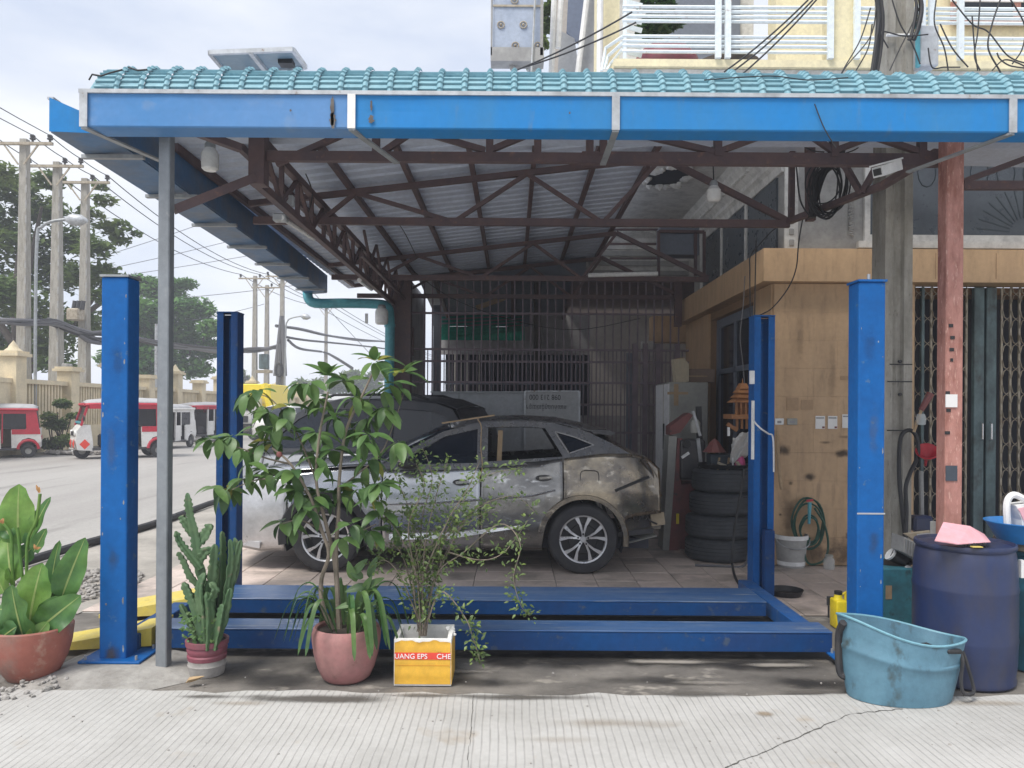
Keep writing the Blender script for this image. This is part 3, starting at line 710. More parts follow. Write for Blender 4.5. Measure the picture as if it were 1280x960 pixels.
# front gutter
GYF = 4.70
def prism_x(poly, x0, x1): 
    mb = MB(); mb.prism(poly, lambda a, b, k: Vector((x0 if k == 0 else x1, a, b))); return mb
gx0, gx1 = XW(107, GYF), 6.2
poly = [(4.70, 3.405), (4.99, 3.375), (4.99, 3.62), (4.982, 3.62), (4.982, 3.385), (4.708, 3.415), (4.70, 3.615)]
for a, b in ((gx0, XW(437.5, GYF)), (XW(438, GYF), XW(768, GYF)), (XW(768.5, GYF), XW(1262, GYF)), (XW(1262.5, GYF), gx1)):
    # slightly buckled face
    rows = []; n = 30
    for i in range(n+1):
        x = a+(b-a)*i/n; wob = .004*mnoise.noise(Vector((x*2.1, 3, 1)))
        rows.append([Vector((x, 4.84, 3.60)), Vector((x, 4.84, 3.395)), Vector((x, 4.705, 3.405)), Vector((x, 4.698+wob*.4, 3.412)), Vector((x, 4.70+wob*1.6, 3.51)), Vector((x, 4.70+wob, 3.612))])
    K('gutter', MB().grid(rows), M['gutter_faded'] if a < -2 else M['gutter'], solid=.003)
K('gutter_lip', prism_x([(4.685, 3.608), (4.715, 3.608), (4.715, 3.632), (4.685, 3.632)], XW(97, GYF), gx1), M['galv'])
for x, m in ((103.5, 'galv'), (437.5, 'foam'), (767, 'galv'), (1262, 'galv')):
    X = XW(x, GYF); wd = .024
    b = K('bracket', MB().box((X-wd, 4.682, 3.40), (X+wd, 4.688, 3.61)), M[m])
    obj('stay', MB().bar((X, 4.69, 3.395), (X+(.18 if x < 500 else (-.3 if x > 1000 else 0)), 5.35, 3.36 if x > 1000 else 3.40), .04, .012), M['galv_dark'], b)
M['peel'] = mat('peeled_paint', (.10, .085, .075), .8, 0, (.16, .15, .14), 20)
rp = random.Random(5)
for (px, py, rx, rz) in ((415,140,2.2,19),(416,150,3.5,10),(464,132,1.5,7),(464,149,3.5,5),(363,138,1.2,1.5),(712,141,1,1.5)):
    c = W(px, py, 4.687); k = 22; q_ = [1+.5*(rp.random()-.5)*2*.8 for i in range(k)]
    K('peeled_spot', MB().add([c+Vector((rx/960*4.7*cos(2*pi*i/k)*q_[i], 0, rz/960*4.7*sin(2*pi*i/k)*(.7+.3*q_[i]))) for i in range(k)], [tuple(range(k))]), M['peel'])
# left gutter
def xg(y): return -.034*(y-4.8)
def lg(name, sec, m, y0=4.82, y1=11.7):
    mb = MB(); mb.prism(sec, lambda a, b, k: Vector((a+xg(y0 if k == 0 else y1), (y0 if k == 0 else y1), b))); return K(name, mb, m)
lg('side_gutter', [(-2.905, 3.41), (-2.60, 3.43), (-2.60, 3.64), (-2.605, 3.64), (-2.605, 3.436), (-2.90, 3.416), (-2.90, 3.625), (-2.905, 3.625)], M['gutter_side'])
lg('gutter_lip', [(-2.93, 3.622), (-2.89, 3.622), (-2.89, 3.635), (-2.93, 3.635)], M['galv'])
mb = MB(); mb.add([(-2.903, 4.80, 3.41), (-2.62, 4.80, 3.40), (-2.62, 4.80, 3.50), (-2.903, 4.80, 3.622)], [(0,1,2,3)]); K('end_cap', mb, M['gutter'], solid=.004)
y = 5.25
while y < 11.6:
    x = -2.93+xg(y); K('bracket', MB().box((x, y-.02, 3.385), (x+.42, y+.02, 3.41)), M['galv_dark']); y += .98
lg('fascia', [(-2.598, 3.44), (-2.59, 3.44), (-2.59, 3.70), (-2.598, 3.70)], M['gutter_side'])
# downpipe
dp = K('downpipe', MB().tube(smoothpath([W(384, 362, 11.65), W(386, 374, 11.65), W(396, 379, 11.65), W(430, 379, 11.7), W(470, 380, 11.75), W(484, 384, 11.8), W(487, 400, 11.8), W(487, 430, 11.8), W(486, 500, 11.8), W(486, 600, 11.8)], 5), .075, 12), M['teal_pipe'], smooth=True)
obj('collar', MB().tube([W(487, 405, 11.8), W(487, 409, 11.8)], .085, 12), M['teal_pipe'], dp, smooth=True)
K('fitting', MB().box(W(456, 404, 11.7), W(460, 392, 11.72)), M['white'])
# moulded valance tiles along the front edge: one stamped bay + roll per piece
def bay(x0, x1, roll_w=.045, first=False):
    mb = MB(); steps = 8; cs = []
    # cross-section: curve from the gutter up and back
    for i in range(81):
        t = i/80; a = t*radians(76)
        y = 4.73+.32*(1-cos(a)); z = 3.615+.235*sin(a)/sin(radians(76))
        st = (t*steps) % 1.0
        bump = .015*((1-st) if st > .1 else st/.1*.9)
        cs.append((y, z, bump, a))
    n = 9; rows = []
    for (y, z, bp, a) in cs:
        ny, nz = -cos(a), sin(a); r = []
        for j in range(n+1):
            u = j/n; x = x0-.014+(x1-roll_w-x0+.014)*u; q = bp; r.append(Vector((x, y+ny*q, z+nz*q)))
        for j in range(1, 8):
            th = pi*j/8; x = x1-roll_w+roll_w*(j/8); q = .006+.020*sin(th)+bp*.8; r.append(Vector((x, y+ny*q, z+nz*q)))
        rows.append(r)
    mb.grid(rows); return mb
tx0 = XW(118, 4.73); step = XW(31.0+640, 4.73)
tp = None; nb = int((6.0-tx0)/step)
for k in range(nb):
    if tp is None:
        tp = K('valance_tile', bay(0, step), M['tile_blue'], smooth=True, recalc=False, angle=35); tp.location = (tx0, 0, 0); o = tp
    else:
        o = inst('valance_tile', tp.data, can); o.location = (tx0+k*step, random.uniform(-.003, .003), random.uniform(-.004, .004))
# rounded end cap at the left corner and flat roof cap behind
mb = MB(); rows = []
for i in range(13):
    a = radians(80)*i/12; rows.append([Vector((tx0-.06+.06*(1-cos(b_))+0.0, 4.73+.32*(1-cos(a)), 3.615+.235*sin(a)*sin(b_+.0))) for b_ in [radians(90)*j/8 for j in range(9)]])
K('valance_end', MB().grid(rows), M['tile_blue'], smooth=True)
mb = MB(); mb.grid([[Vector((x, 5.02, 3.74)), Vector((x, 5.84, 3.70)), Vector((x, 5.88, max(3.71, min(zs(x), 4.14)-.02)))] for x in (-2.75, XR, 6.2)])  # hidden upstand at the back added to keep light from leaking in
K('flashing', mb, M['sheet'], solid=.004)
mb = MB()
ck = [W(111, 100, 4.72), W(115, 93, 4.72), W(126, 95, 4.70), W(138, 91, 4.70), W(153, 87, 4.71)]
mb.tube(ck, .006, 4); mb.tube([W(160, 84, 4.8), W(172, 88, 4.74), W(184, 87, 4.75)], .006, 4); K('split', mb, M['black'])

# ---------------------------------------------------------------- lamps and fittings hung under the canopy
def bulb(name, label, p, r, h, cord=None, cat='lamp'):
    t = thing(name, label, cat, p, 'jar shaped lamps under the canopy')
    obj('globe', MB().lathe([(.001, -h), (r*.7, -h*.99), (r*.95, -h*.9), (r, -h*.7), (r, -h*.2), (r*.9, -.02), (r*.6, .01)], 16, p), M['bulb'], t, smooth=True)
    obj('cap', MB().lathe([(r*.62, .0), (r*.62, .035), (r*.4, .06), (.001, .065)], 12, p), M['galv_dark'], t, smooth=True)
    if cord: obj('cord', MB().tube(cord, .006, 5), M['wire'], t)
p = W(262.5, 187, 5.6); bulb('jar_lamp', 'white jar lamp under the left front corner of the canopy beside the grey post', p, .062, .155)
p = W(892, 234, 7.0); bulb('jar_lamp', 'white jar lamp hanging on a cord below the plaster soffit', p, .062, .13, [p+Vector((0,0,.06)), W(891, 200, 7.0), W(889, 165, 7.0)])
p = W(477, 386, 11.6); bulb('jar_lamp', 'white jar lamp beside the teal downpipe elbow', p, .10, .24)
t = thing('tube_light', 'white tube light fixed along the left side truss', 'light', W(357, 275, 6.6))
obj('tube', MB().tube([W(352, 272, 6.5), W(392, 298, 7.3)], .022, 8), M['bulb'], t, smooth=True)
obj('end_cap', MB().bbox(tuple(W(346, 276, 6.5)-Vector((.04, 0, .0))), tuple(W(354, 268, 6.55)+Vector((.04, .03, .0))), .01, 1), M['galv'], t)
t = thing('tube_light', 'slim tube light on the side truss near the downpipe', 'light', W(455, 352, 10))
obj('tube', MB().tube([W(449, 350, 9.6), W(464, 361, 10.4)], .03, 8), M['bulb'], t, smooth=True)
t = thing('junction_box', 'off white junction box on the side truss above the tube light', 'box', W(363, 251, 6.3))
obj('case', MB().bbox(tuple(W(355, 257, 6.3)), tuple(W(369, 246, 6.36)), .008, 1), M['galv'], t)
t = thing('tube_light', 'long white tube light under the rear truss by the ridge', 'light', W(790, 343, 10.4))
obj('tube', MB().tube([W(735, 344, 10.4), W(822, 342, 10.4)], .03, 8), M['bulb'], t, smooth=True)
t = thing('wall_fan_box', 'dark hanging sheet box under the soffit at the back', 'box', W(850, 300, 11.2))
obj('panel', MB().box(W(825, 318, 11.2), W(868, 289, 11.5)), M['door_frame'], t)
for (a, b) in (((823, 289), (823, 345)), ((869, 289), (869, 345)), ((823, 289), (880, 290)), ((880, 290), (880, 346))): obj('frame_bar', MB().bar(W(*a, 11.15), W(*b, 11.15), .04), M['rust'], t)
for k in range(4): obj('rail', MB().bar(W(762, 287+k*18, 11.9), W(824, 287+k*18, 11.9), .03), M['rust'], t)
t = thing('security_camera', 'white bullet camera on the concrete pole under the canopy', 'camera', W(1110, 211, 6.3))
a, b = W(1097, 215, 5.22), W(1121, 207, 5.36)
obj('housing', MB().bar(a, b, .075, .07), M['white'], t); obj('lens', MB().bar(a-(b-a).normalized()*.012, a, .05, .045), M['black'], t)
obj('hood', MB().bar(a+Vector((-.02,-.01,.042)), b+Vector((0,0,.042)), .09, .012), M['white'], t); obj('mount', MB().bar(b, b+Vector((.05,.12,.05)), .03), M['galv'], t)
# solar panel on the roof
sp = thing('solar_panel', 'tilted solar panel seen from below on the canopy roof', 'solar panel', (-2.2, 6.4, 4))
fr = [W(262, 66, 6.3), W(366, 62, 6.3), W(382, 84, 6.9), W(284, 92, 6.9)]
M['pv_back'] = mat('panel_back', (.13, .20, .25), .4)
n_ = Vector((0, .02, .03))
obj('panel', MB().add(fr+[p+n_ for p in fr], [(0,1,2,3),(7,6,5,4),(0,4,5,1),(1,5,6,2),(2,6,7,3),(3,7,4,0)]), M['pv_back'], sp)
for i in range(4): obj('frame', MB().bar(fr[i], fr[(i+1)%4], .03, .035), M['galv'], sp)
obj('rib', MB().bar(fr[0].lerp(fr[1], .5)-n_*.5, fr[3].lerp(fr[2], .5)-n_*.5, .035), M['galv'], sp)
c = fr[0].lerp(fr[2], .58)+(fr[1]-fr[0])*.25-n_; obj('terminal_box', MB().box(c-Vector((.06,.05,.02)), c+Vector((.06,.05,.02))), M['black'], sp)
obj('leg', MB().bar(fr[3].lerp(fr[2], .3), fr[3].lerp(fr[2], .3)+Vector((0, -.1, -.7)), .04), M['galv'], sp); obj('leg', MB().bar(fr[3].lerp(fr[2], .8), fr[3].lerp(fr[2], .8)+Vector((0, -.1, -.7)), .04), M['galv'], sp)

# ================================================================ FOUR POST LIFT
lift = thing('car_lift', 'blue four post car lift with two low runways and yellow ramps', 'car lift', (-.1, 5.7, 0))
Lf = lambda n, mb, m, p=None, **k: obj(n, mb, m, p or lift, **k)
def column(cx, cy, name, lab, m, flip, ztop=2.54, base=True):
    # C shaped column, open face towards the lift's inside
    w_ = .088; mb = MB(); 
    o = 1 if flip > 0 else -1
    mb.bbox((cx-w_, cy-.08, .02), (cx+w_, cy+.08, ztop), .010, 2)
    c = Lf(name, mb, m); c['label'] = lab
    if base:
        obj('base_plate', MB().bbox((cx-.19, cy-.15, .032), (cx+.21, cy+.17, .047), .003, 1), M['blue_post'], c)
        for dx, dy in ((-.16, -.11), (.17, -.11), (-.16, .13), (.17, .13)):
            obj('bolt', MB().lathe([(.018, .02), (.018, .04), (.009, .041), (.009, .075), (.001, .076)], 6, (cx+dx, cy+dy, 0)), M['galv_dark'], c)
    return c
cl = column(XW(142.5, 5.02), 5.10, 'column', 'front left column of the lift', M['blue_post'], 1)
cr_ = column(XW(1089.5, 5.02), 5.10, 'column', 'front right column of the lift', M['blue_post'], -1)
obj('top_cap', MB().box((XW(1089.5, 5.02)-.095, 5.01, 2.541), (XW(1089.5, 5.02)+.095, 5.19, 2.555)), M['blue_post'], cr_)
obj('screw', MB().tube([(XW(1090, 5.02), 5.08, 2.55), (XW(1090, 5.02), 5.08, 2.60)], .01, 6), M['galv'], cr_)
obj('top_cap', MB().box((XW(142.5, 5.02)-.095, 5.01, 2.541), (XW(142.5, 5.02)+.095, 5.19, 2.555)), M['galv_dark'], cl)
obj('weld_band', MB().box((XW(1089.5, 5.02)-.091, 5.017, 1.02), (XW(1089.5, 5.02)+.091, 5.02, 1.03)), M['galv'], cr_)
M['chip'] = mat('bare_primer', (.30, .32, .34), .7, 0, (.16, .10, .07), 30)
def chips(c, cx, yf, seed, n=13):
    r_ = random.Random(seed); mb = MB()
    for i in range(n):
        e = r_.random() < .85; x = cx+(r_.choice((-1,1))*r_.uniform(.066,.078) if e else r_.uniform(-.07,.07)); z = .08+2.4*r_.random()**1.6; a = r_.uniform(.002,.006); b = a*r_.uniform(1,5 if e else 2)
        mb.add([Vector((x+a*cos(q)*r_.uniform(.6,1.2), yf-.0012, z+b*sin(q)*r_.uniform(.6,1.2))) for q in [2*pi*k/9 for k in range(9)]], [tuple(range(9))])
    stuff(obj('paint_chips', mb, M['chip'], c))
chips(cl, XW(142.5, 5.02), 5.02, 1); chips(cr_, XW(1089.5, 5.02), 5.02, 2)
def rear(cx, cy, m, lab):     # open channel facing the camera: two flanges, web, slotted ladder bar
    t = Lf('column', MB().box((cx-.085, cy+.10, 0), (cx+.085, cy+.11, 2.54)), m); t['label'] = lab
    for sx in (-1, 1):
        obj('flange', MB().box((cx+sx*.088-.005, cy-.05, 0), (cx+sx*.088+.005, cy+.11, 2.545)), m, t)
        obj('lip', MB().box((cx+sx*.06-.026, cy-.052, 0), (cx+sx*.06+.026, cy-.046, 2.542)), m, t)
    obj('ladder_bar', MB().box((cx-.012, cy+.03, .1), (cx+.012, cy+.05, 2.5)), M['blue_post'], t)
    obj('top_plate', MB().box((cx-.095, cy-.055, 2.546), (cx+.095, cy+.12, 2.556)), m, t)
    return t
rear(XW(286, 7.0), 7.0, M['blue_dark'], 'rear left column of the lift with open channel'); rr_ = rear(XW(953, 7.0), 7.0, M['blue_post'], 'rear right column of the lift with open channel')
obj('white_strip', MB().box((XW(941, 6.9), 6.93, 1.25), (XW(944.5, 6.9), 6.945, 1.78)), M['foam'], rr_)
obj('switch_plate', MB().box((XW(938, 6.9), 6.92, 1.93), (XW(944, 6.9), 6.94, 2.05)), M['white'], rr_)
obj('slide_block', MB().box((XW(955, 6.9), 6.85, 0), (XW(967, 6.9), 6.93, .62)), M['blue_dark'], rr_)
obj('cable', MB().tube(smoothpath([W(940, 510, 6.9), W(941, 524, 6.85), W(950, 535, 6.8), W(960, 542, 6.85), W(966, 548, 6.9), W(967, 590, 6.9)], 6), .008, 5), M['white'], rr_)
# runways: channel beams with a worn deck painted lighter for sky reflection
def runway(x0, x1, yf, yb, zt_, zb, lab):
    mb = MB(); mb.bbox((x0, yf, zt_-.012), (x1, yb, zt_), .004, 1)
    r = Lf('runway', mb, M['deck']); r['label'] = lab
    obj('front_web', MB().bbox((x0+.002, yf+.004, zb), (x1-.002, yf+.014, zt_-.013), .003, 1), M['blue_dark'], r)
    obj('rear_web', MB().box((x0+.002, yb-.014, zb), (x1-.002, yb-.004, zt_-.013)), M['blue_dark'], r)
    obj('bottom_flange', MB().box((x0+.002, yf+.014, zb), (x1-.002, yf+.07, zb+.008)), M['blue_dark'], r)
    return r
runway(-2.42, 2.20, 5.24, 5.49, .185, .045, 'near runway of the lift')
runway(-2.50, 2.02, 6.06, 6.52, .185, .068, 'far runway of the lift')
Lf('cross_beam', MB().bbox((2.07, 5.60, .03), (2.19, 7.0, .15), .006, 1), M['blue_ramp'])
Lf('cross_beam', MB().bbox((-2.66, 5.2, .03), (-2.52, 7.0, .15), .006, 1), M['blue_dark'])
for (yf, yb, x0) in ((5.24, 5.58, -2.45), (6.06, 6.52, -2.53)):
    mb = MB(); x1 = x0-.72
    mb.prism([(x0, .06), (x0, .183), (x1, .05), (x1, .02), (x1+.2, .03)], lambda a, b, k: Vector((a, yf if k == 0 else yb, b)))
    Lf('ramp', mb, M['yellow'])
# footing under the front left column
fm = MB(); c = [(-3.02, 4.57, -.016), (-2.22, 4.57, -.013), (-2.0, 4.78, -.016), (-2.1, 5.4, -.016), (-2.95, 5.4, -.016)]
tpz = [(-2.82, 4.90, .030), (-2.36, 4.88, .030), (-2.26, 4.95, .028), (-2.30, 5.28, .030), (-2.82, 5.28, .030)]
tag(obj('footing', fm.add(c+tpz, [(5,6,7,8,9)]+[(i, (i+1)%5, (i+1)%5+5, i+5) for i in range(5)]), mat('pad_concrete', (.36,.345,.32), .9, 0, (.25,.235,.215), 5, (.42,.66), bump=.5, bs=40)), 'sloping concrete pad under the left blue column and grey post', 'footing')
# ================================================================ CARS
def pl(pts, sm=.05):
    def raw(x):
        if x <= pts[0][0]: return pts[0][1]
        for (a, b), (c, d) in zip(pts[:-1], pts[1:]):
            if x <= c: return b+(d-b)*(x-a)/(c-a)
        return pts[-1][1]
    return lambda x: (raw(x-sm)+raw(x-sm/2)+raw(x)*2+raw(x+sm/2)+raw(x+sm))/6
SEC = pl([(0,-.07),(.10,-.015),(.28,0),(.50,.006),(.66,.0),(.74,-.02),(.84,-.035),(1,-.085)], .015)
def tri_fill(outer, holes):
    bm = bmesh.new()
    for loop in [outer]+holes:
        vs = [bm.verts.new((a, 0, b)) for a, b in loop]
        for i in range(len(vs)): bm.edges.new((vs[i], vs[(i+1)%len(vs)]))
    bmesh.ops.triangle_fill(bm, use_beauty=True, use_dissolve=False, edges=bm.edges[:])
    bm.verts.index_update()
    v = [x.co.copy() for x in bm.verts]; f = [tuple(q.index for q in p.verts) for p in bm.faces]; bm.free()
    return v, f
def rim_mesh(R, double=True):
    mb = MB(); k = 5
    for i in range(k):
        for sgn in (-1, 1):
            a0 = 2*pi*i/k+pi/2; a1 = a0+sgn*radians(17); a2 = a0+sgn*radians(7)
            ctr = [(.02*R, a0+sgn*.6), (.28*R, a2*1.0), (.6*R, a0+sgn*radians(11)), (.97*R, a1)]
            wds = [.04*R, .038*R, .048*R, .085*R]; L_ = []; R_ = []
            for (r, a), wv in zip(ctr, wds):
                p = Vector((r*cos(a), 0, r*sin(a))); t = Vector((-sin(a), 0, cos(a)))
                L_.append(p-t*wv); R_.append(p+t*wv)
            n = len(L_); vs = []
            for y in (0, .022):
                vs += [q+Vector((0, y-.02*(1-ctr[j][0]/R)*0+.012*(1 if j == 0 else 0), 0)) for j, q in enumerate(L_)] + [q+Vector((0, y, 0)) for q in R_]
            fs = []
            for j in range(n-1):
                fs += [(j, j+1, n+j+1, n+j), (2*n+j, 3*n+j, 3*n+j+1, 2*n+j+1), (j, 2*n+j, 2*n+j+1, j+1), (n+j, n+j+1, 3*n+j+1, 3*n+j)]
            mb.add(vs, fs)
    mb.lathe([(.97*R, .0), (1.03*R, -.008), (1.05*R, .0), (1.05*R, .12), (.97*R, .12), (.97*R, .0)], 40, axis='Y')
    mb.lathe([(.001, -.004), (.11*R, -.004), (.14*R, .004), (.14*R, .02)], 16, axis='Y')
    return mb
def wheel_parts(parent, x, y, z, R, rim_r, side, m_rim, wd=.22):
    """near face towards -y when side=-1"""
    s = -side
    ty = [(rim_r*1.02, .005), (rim_r*1.06, -.012), (R*.80, -.022), (R*.93, -.014), (R*.975, .008), (R*.99, .03), (R, .05), (R, .095), (R*.988, .10), (R*.988, .11), (R, .115), (R, wd-.05), (R*.97, wd-.01), (R*.8, wd), (rim_r, wd)]
    fl = lambda mb: mb.xf(Matrix.Translation((x, y, z)) @ Matrix.Scale(s, 4, (0,1,0)))
    t = obj('wheel', fl(MB().lathe(ty, 44, axis='Y')), M['rubber'], parent, smooth=True)
    obj('rim', fl(rim_mesh(rim_r)), m_rim, t, smooth=True, angle=30)
    obj('hub_disc', fl(MB().lathe([(.001, .045), (rim_r*.62, .045), (rim_r*.65, .06), (rim_r, .075)], 32, axis='Y')), M['dark_brake'], t, smooth=True)
    mb = MB()
    for k in range(5):
        a = 2*pi*k/5+.3; mb.lathe([(.011, .0), (.011, -.006), (.001, -.007)], 6, (.055*cos(a), 0, .055*sin(a)), 'Y')
    obj('wheel_nuts', fl(mb), M['dark_brake'], t)
    return t
M['dark_brake'] = mat('brake_dark', (.035, .035, .037), .5, .4)
M['alloy'] = mat('alloy', (.62, .62, .63), .3, .6, var=.04)
M['silver'] = mat('silver_paint', (.46, .47, .49), .20, .9, (.42, .43, .45), 2, (.4, .7), coat=.5, var=.03)
M['silver_dusty'] = mat('silver_dusty', (.52, .52, .53), .32, .6, (.40, .40, .40), 3, (.42, .7), (1, 1, 2), coat=.2, c3=(.5, .5, .5), s3=8, t3=(.66, .74))
M['primer'] = mat('sanded_primer', (.29, .28, .265), .24, .85, (.15, .145, .14), 2.4, (.40, .62), (1, 1, 2.6), c3=(.62, .61, .59), s3=6, t3=(.58, .72), coat=.3, var=.2, det=10)  # pale streaks paint highlights onto the sanded metal
M['primer_tan'] = mat('sanded_tan', (.32, .27, .20), .25, .85, (.16, .14, .12), 2.6, (.40, .60), (1.5, 1, 2.2), c3=(.60, .54, .45), s3=6, t3=(.58, .74), coat=.3, var=.22, det=10)  # pale layer stands in for streaky highlights on the tan metal
M['body_dark'] = mat('body_dark', (.055, .055, .06), .4, .2, (.085, .08, .08), 4)
M['roof_grey'] = mat('car_roof_grey', (.20, .20, .21), .28, .6, (.26, .25, .24), 4, (.45, .7), coat=.3)
M['tint'] = glassmat('tinted_glass', (.006, .011, .022), .95)
M['seat'] = mat('seat_cloth', (.045, .04, .042), .8)
M['mpv_lower'] = mat('mpv_silver', (.36, .37, .39), .35, .3, (.31, .32, .34), 2, coat=.3)
M['mpv_dark'] = mat('mpv_dark', (.03, .033, .04), .45, .1, (.05, .05, .055), 3)
def car(root, P):
    ox, oy = root.location.x, root.location.y
    xf = Matrix.Translation((ox, oy, root.location.z)) @ Matrix.Rotation(P.get('rz', 0), 4, 'Z') @ Matrix.Diagonal((P.get('sx', 1), 1, 1, 1))
    st = P.get('step', .035)
    def put(name, mb, m, par=None, lab=None, **k):
        o = obj(name, mb.xf(xf), m, par or root, **k)
        if lab: o['label'] = lab
        return o
    belt, bot, hw = P['belt'], P['bot'], P['hw']
    def low(x):
        z = bot(x)
        for wx, wz, ar in P['arches']:
            d = abs(x-wx)
            if d < ar: z = max(z, wz+sqrt(ar*ar-d*d)*P.get('arch_k', 1))
        return z
    def side_y(x, z):
        zb = belt(x); s = (z-.2)/(zb-.2)
        return hw(x)+SEC(max(0, min(1, s)))
    for side in (-1, 1):
        for (nm, x0, x1, m, lab) in P['panels']:
            n = max(2, int((x1-x0)/st)); rows = []
            for i in range(n+1):
                x = x0+.0065+(x1-x0-.013)*i/n; zl = low(x); zb = belt(x); rows.append([])
                for j in range(15):
                    t = j/14; z = zl+(zb-zl)*t; rows[-1].append(Vector((x, side*side_y(x, z), z)))
            put(nm, MB().grid(rows), m, lab=lab if side < 0 else None, smooth=True, solid=.008, angle=50)
        # dark inner wall shows in the gaps
        rows = []; n = 40; xa, xb = P['panels'][0][1]+.05, P['panels'][-1][2]-.05
        for i in range(n+1):
            x = xa+(xb-xa)*i/n; zl = low(x)+.01; zb = belt(x)-.02
            rows.append([Vector((x, side*(side_y(x, zl+(zb-zl)*j/4)-.035), zl+(zb-zl)*j/4)) for j in range(5)])
        put('inner_side', MB().grid(rows), M['dark_in'])
        for wx, wz, ar in P['arches']:
            rows = [[Vector((wx+(ar+.005)*cos(pi*i/18), side*(hw(wx)-.03-.5*j), wz+(ar+.005)*sin(pi*i/18)*P.get('arch_k', 1))) for j in (0, 1)] for i in range(-2, 21)]
            put('arch_liner', MB().grid(rows), M['dark_in'])
        # greenhouse side
        yy = lambda z: P['gh_y0']-(z-P['gh_z0'])*P['gh_k']
        v, f = tri_fill(P['gh'], [q['pts'] for q in P['panes']])
        mb = MB(); mb.add([(p.x, side*yy(p.z), p.z) for p in v], f)
        put('window_surround', mb, P['gh_mat'], solid=.02)
        for q in P['panes']:
            if q.get('open'): continue
            mb = MB(); mb.add([(a, side*(yy(b)-.006), b) for a, b in q['pts']], [tuple(range(len(q['pts'])))])
            put('window_glass', mb, M['tint'])
        for q in P['panes']:
            if q.get('trim'):
                n = len(q['pts']); mb = MB()
                for i in range(n):
                    (a, b), (c, d) = q['pts'][i], q['pts'][(i+1)%n]; mb.bar((a, side*(yy(b)+.008), b), (c, side*(yy(d)+.008), d), .022, .012)
                put('window_trim', mb, M[q['trim']])
    # top skins: list of (name, mat, [(x, z, halfwidth, crown)])
    for (nm, m, secs, lab) in P['skins']:
        rows = []
        for (x, z, h, cr, dx) in secs:
            rows.append([Vector((x+dx*(1-(1-2*j/14)**2), h*(2*j/14-1), z+cr*(1-(2*j/14-1)**2))) for j in range(15)])
        # resample along
        R2 = []
        for a, b in zip(rows[:-1], rows[1:]):
            for k in range(4): R2.append([p.lerp(q, k/4) for p, q in zip(a, b)])
        R2.append(rows[-1])
        put(nm, MB().grid(R2), m, lab=lab, smooth=True, solid=.006, angle=60)
    put('underbody', MB().box((P['panels'][0][1]+.15, -.75, .24), (P['panels'][-1][2]-.12, .75, .34)), M['dark_in'])
    for (wx, wz, R, rr) in P['wheels']:
        for side in (-1, 1):
            mbx = (wx, side*(hw(wx)-.012), wz)
            # built in local space then moved
            p = xf @ Vector(mbx); 
            wheel_parts(root, p.x, p.y, p.z, R, rr, side, M[P.get('rim', 'alloy')])
    return put
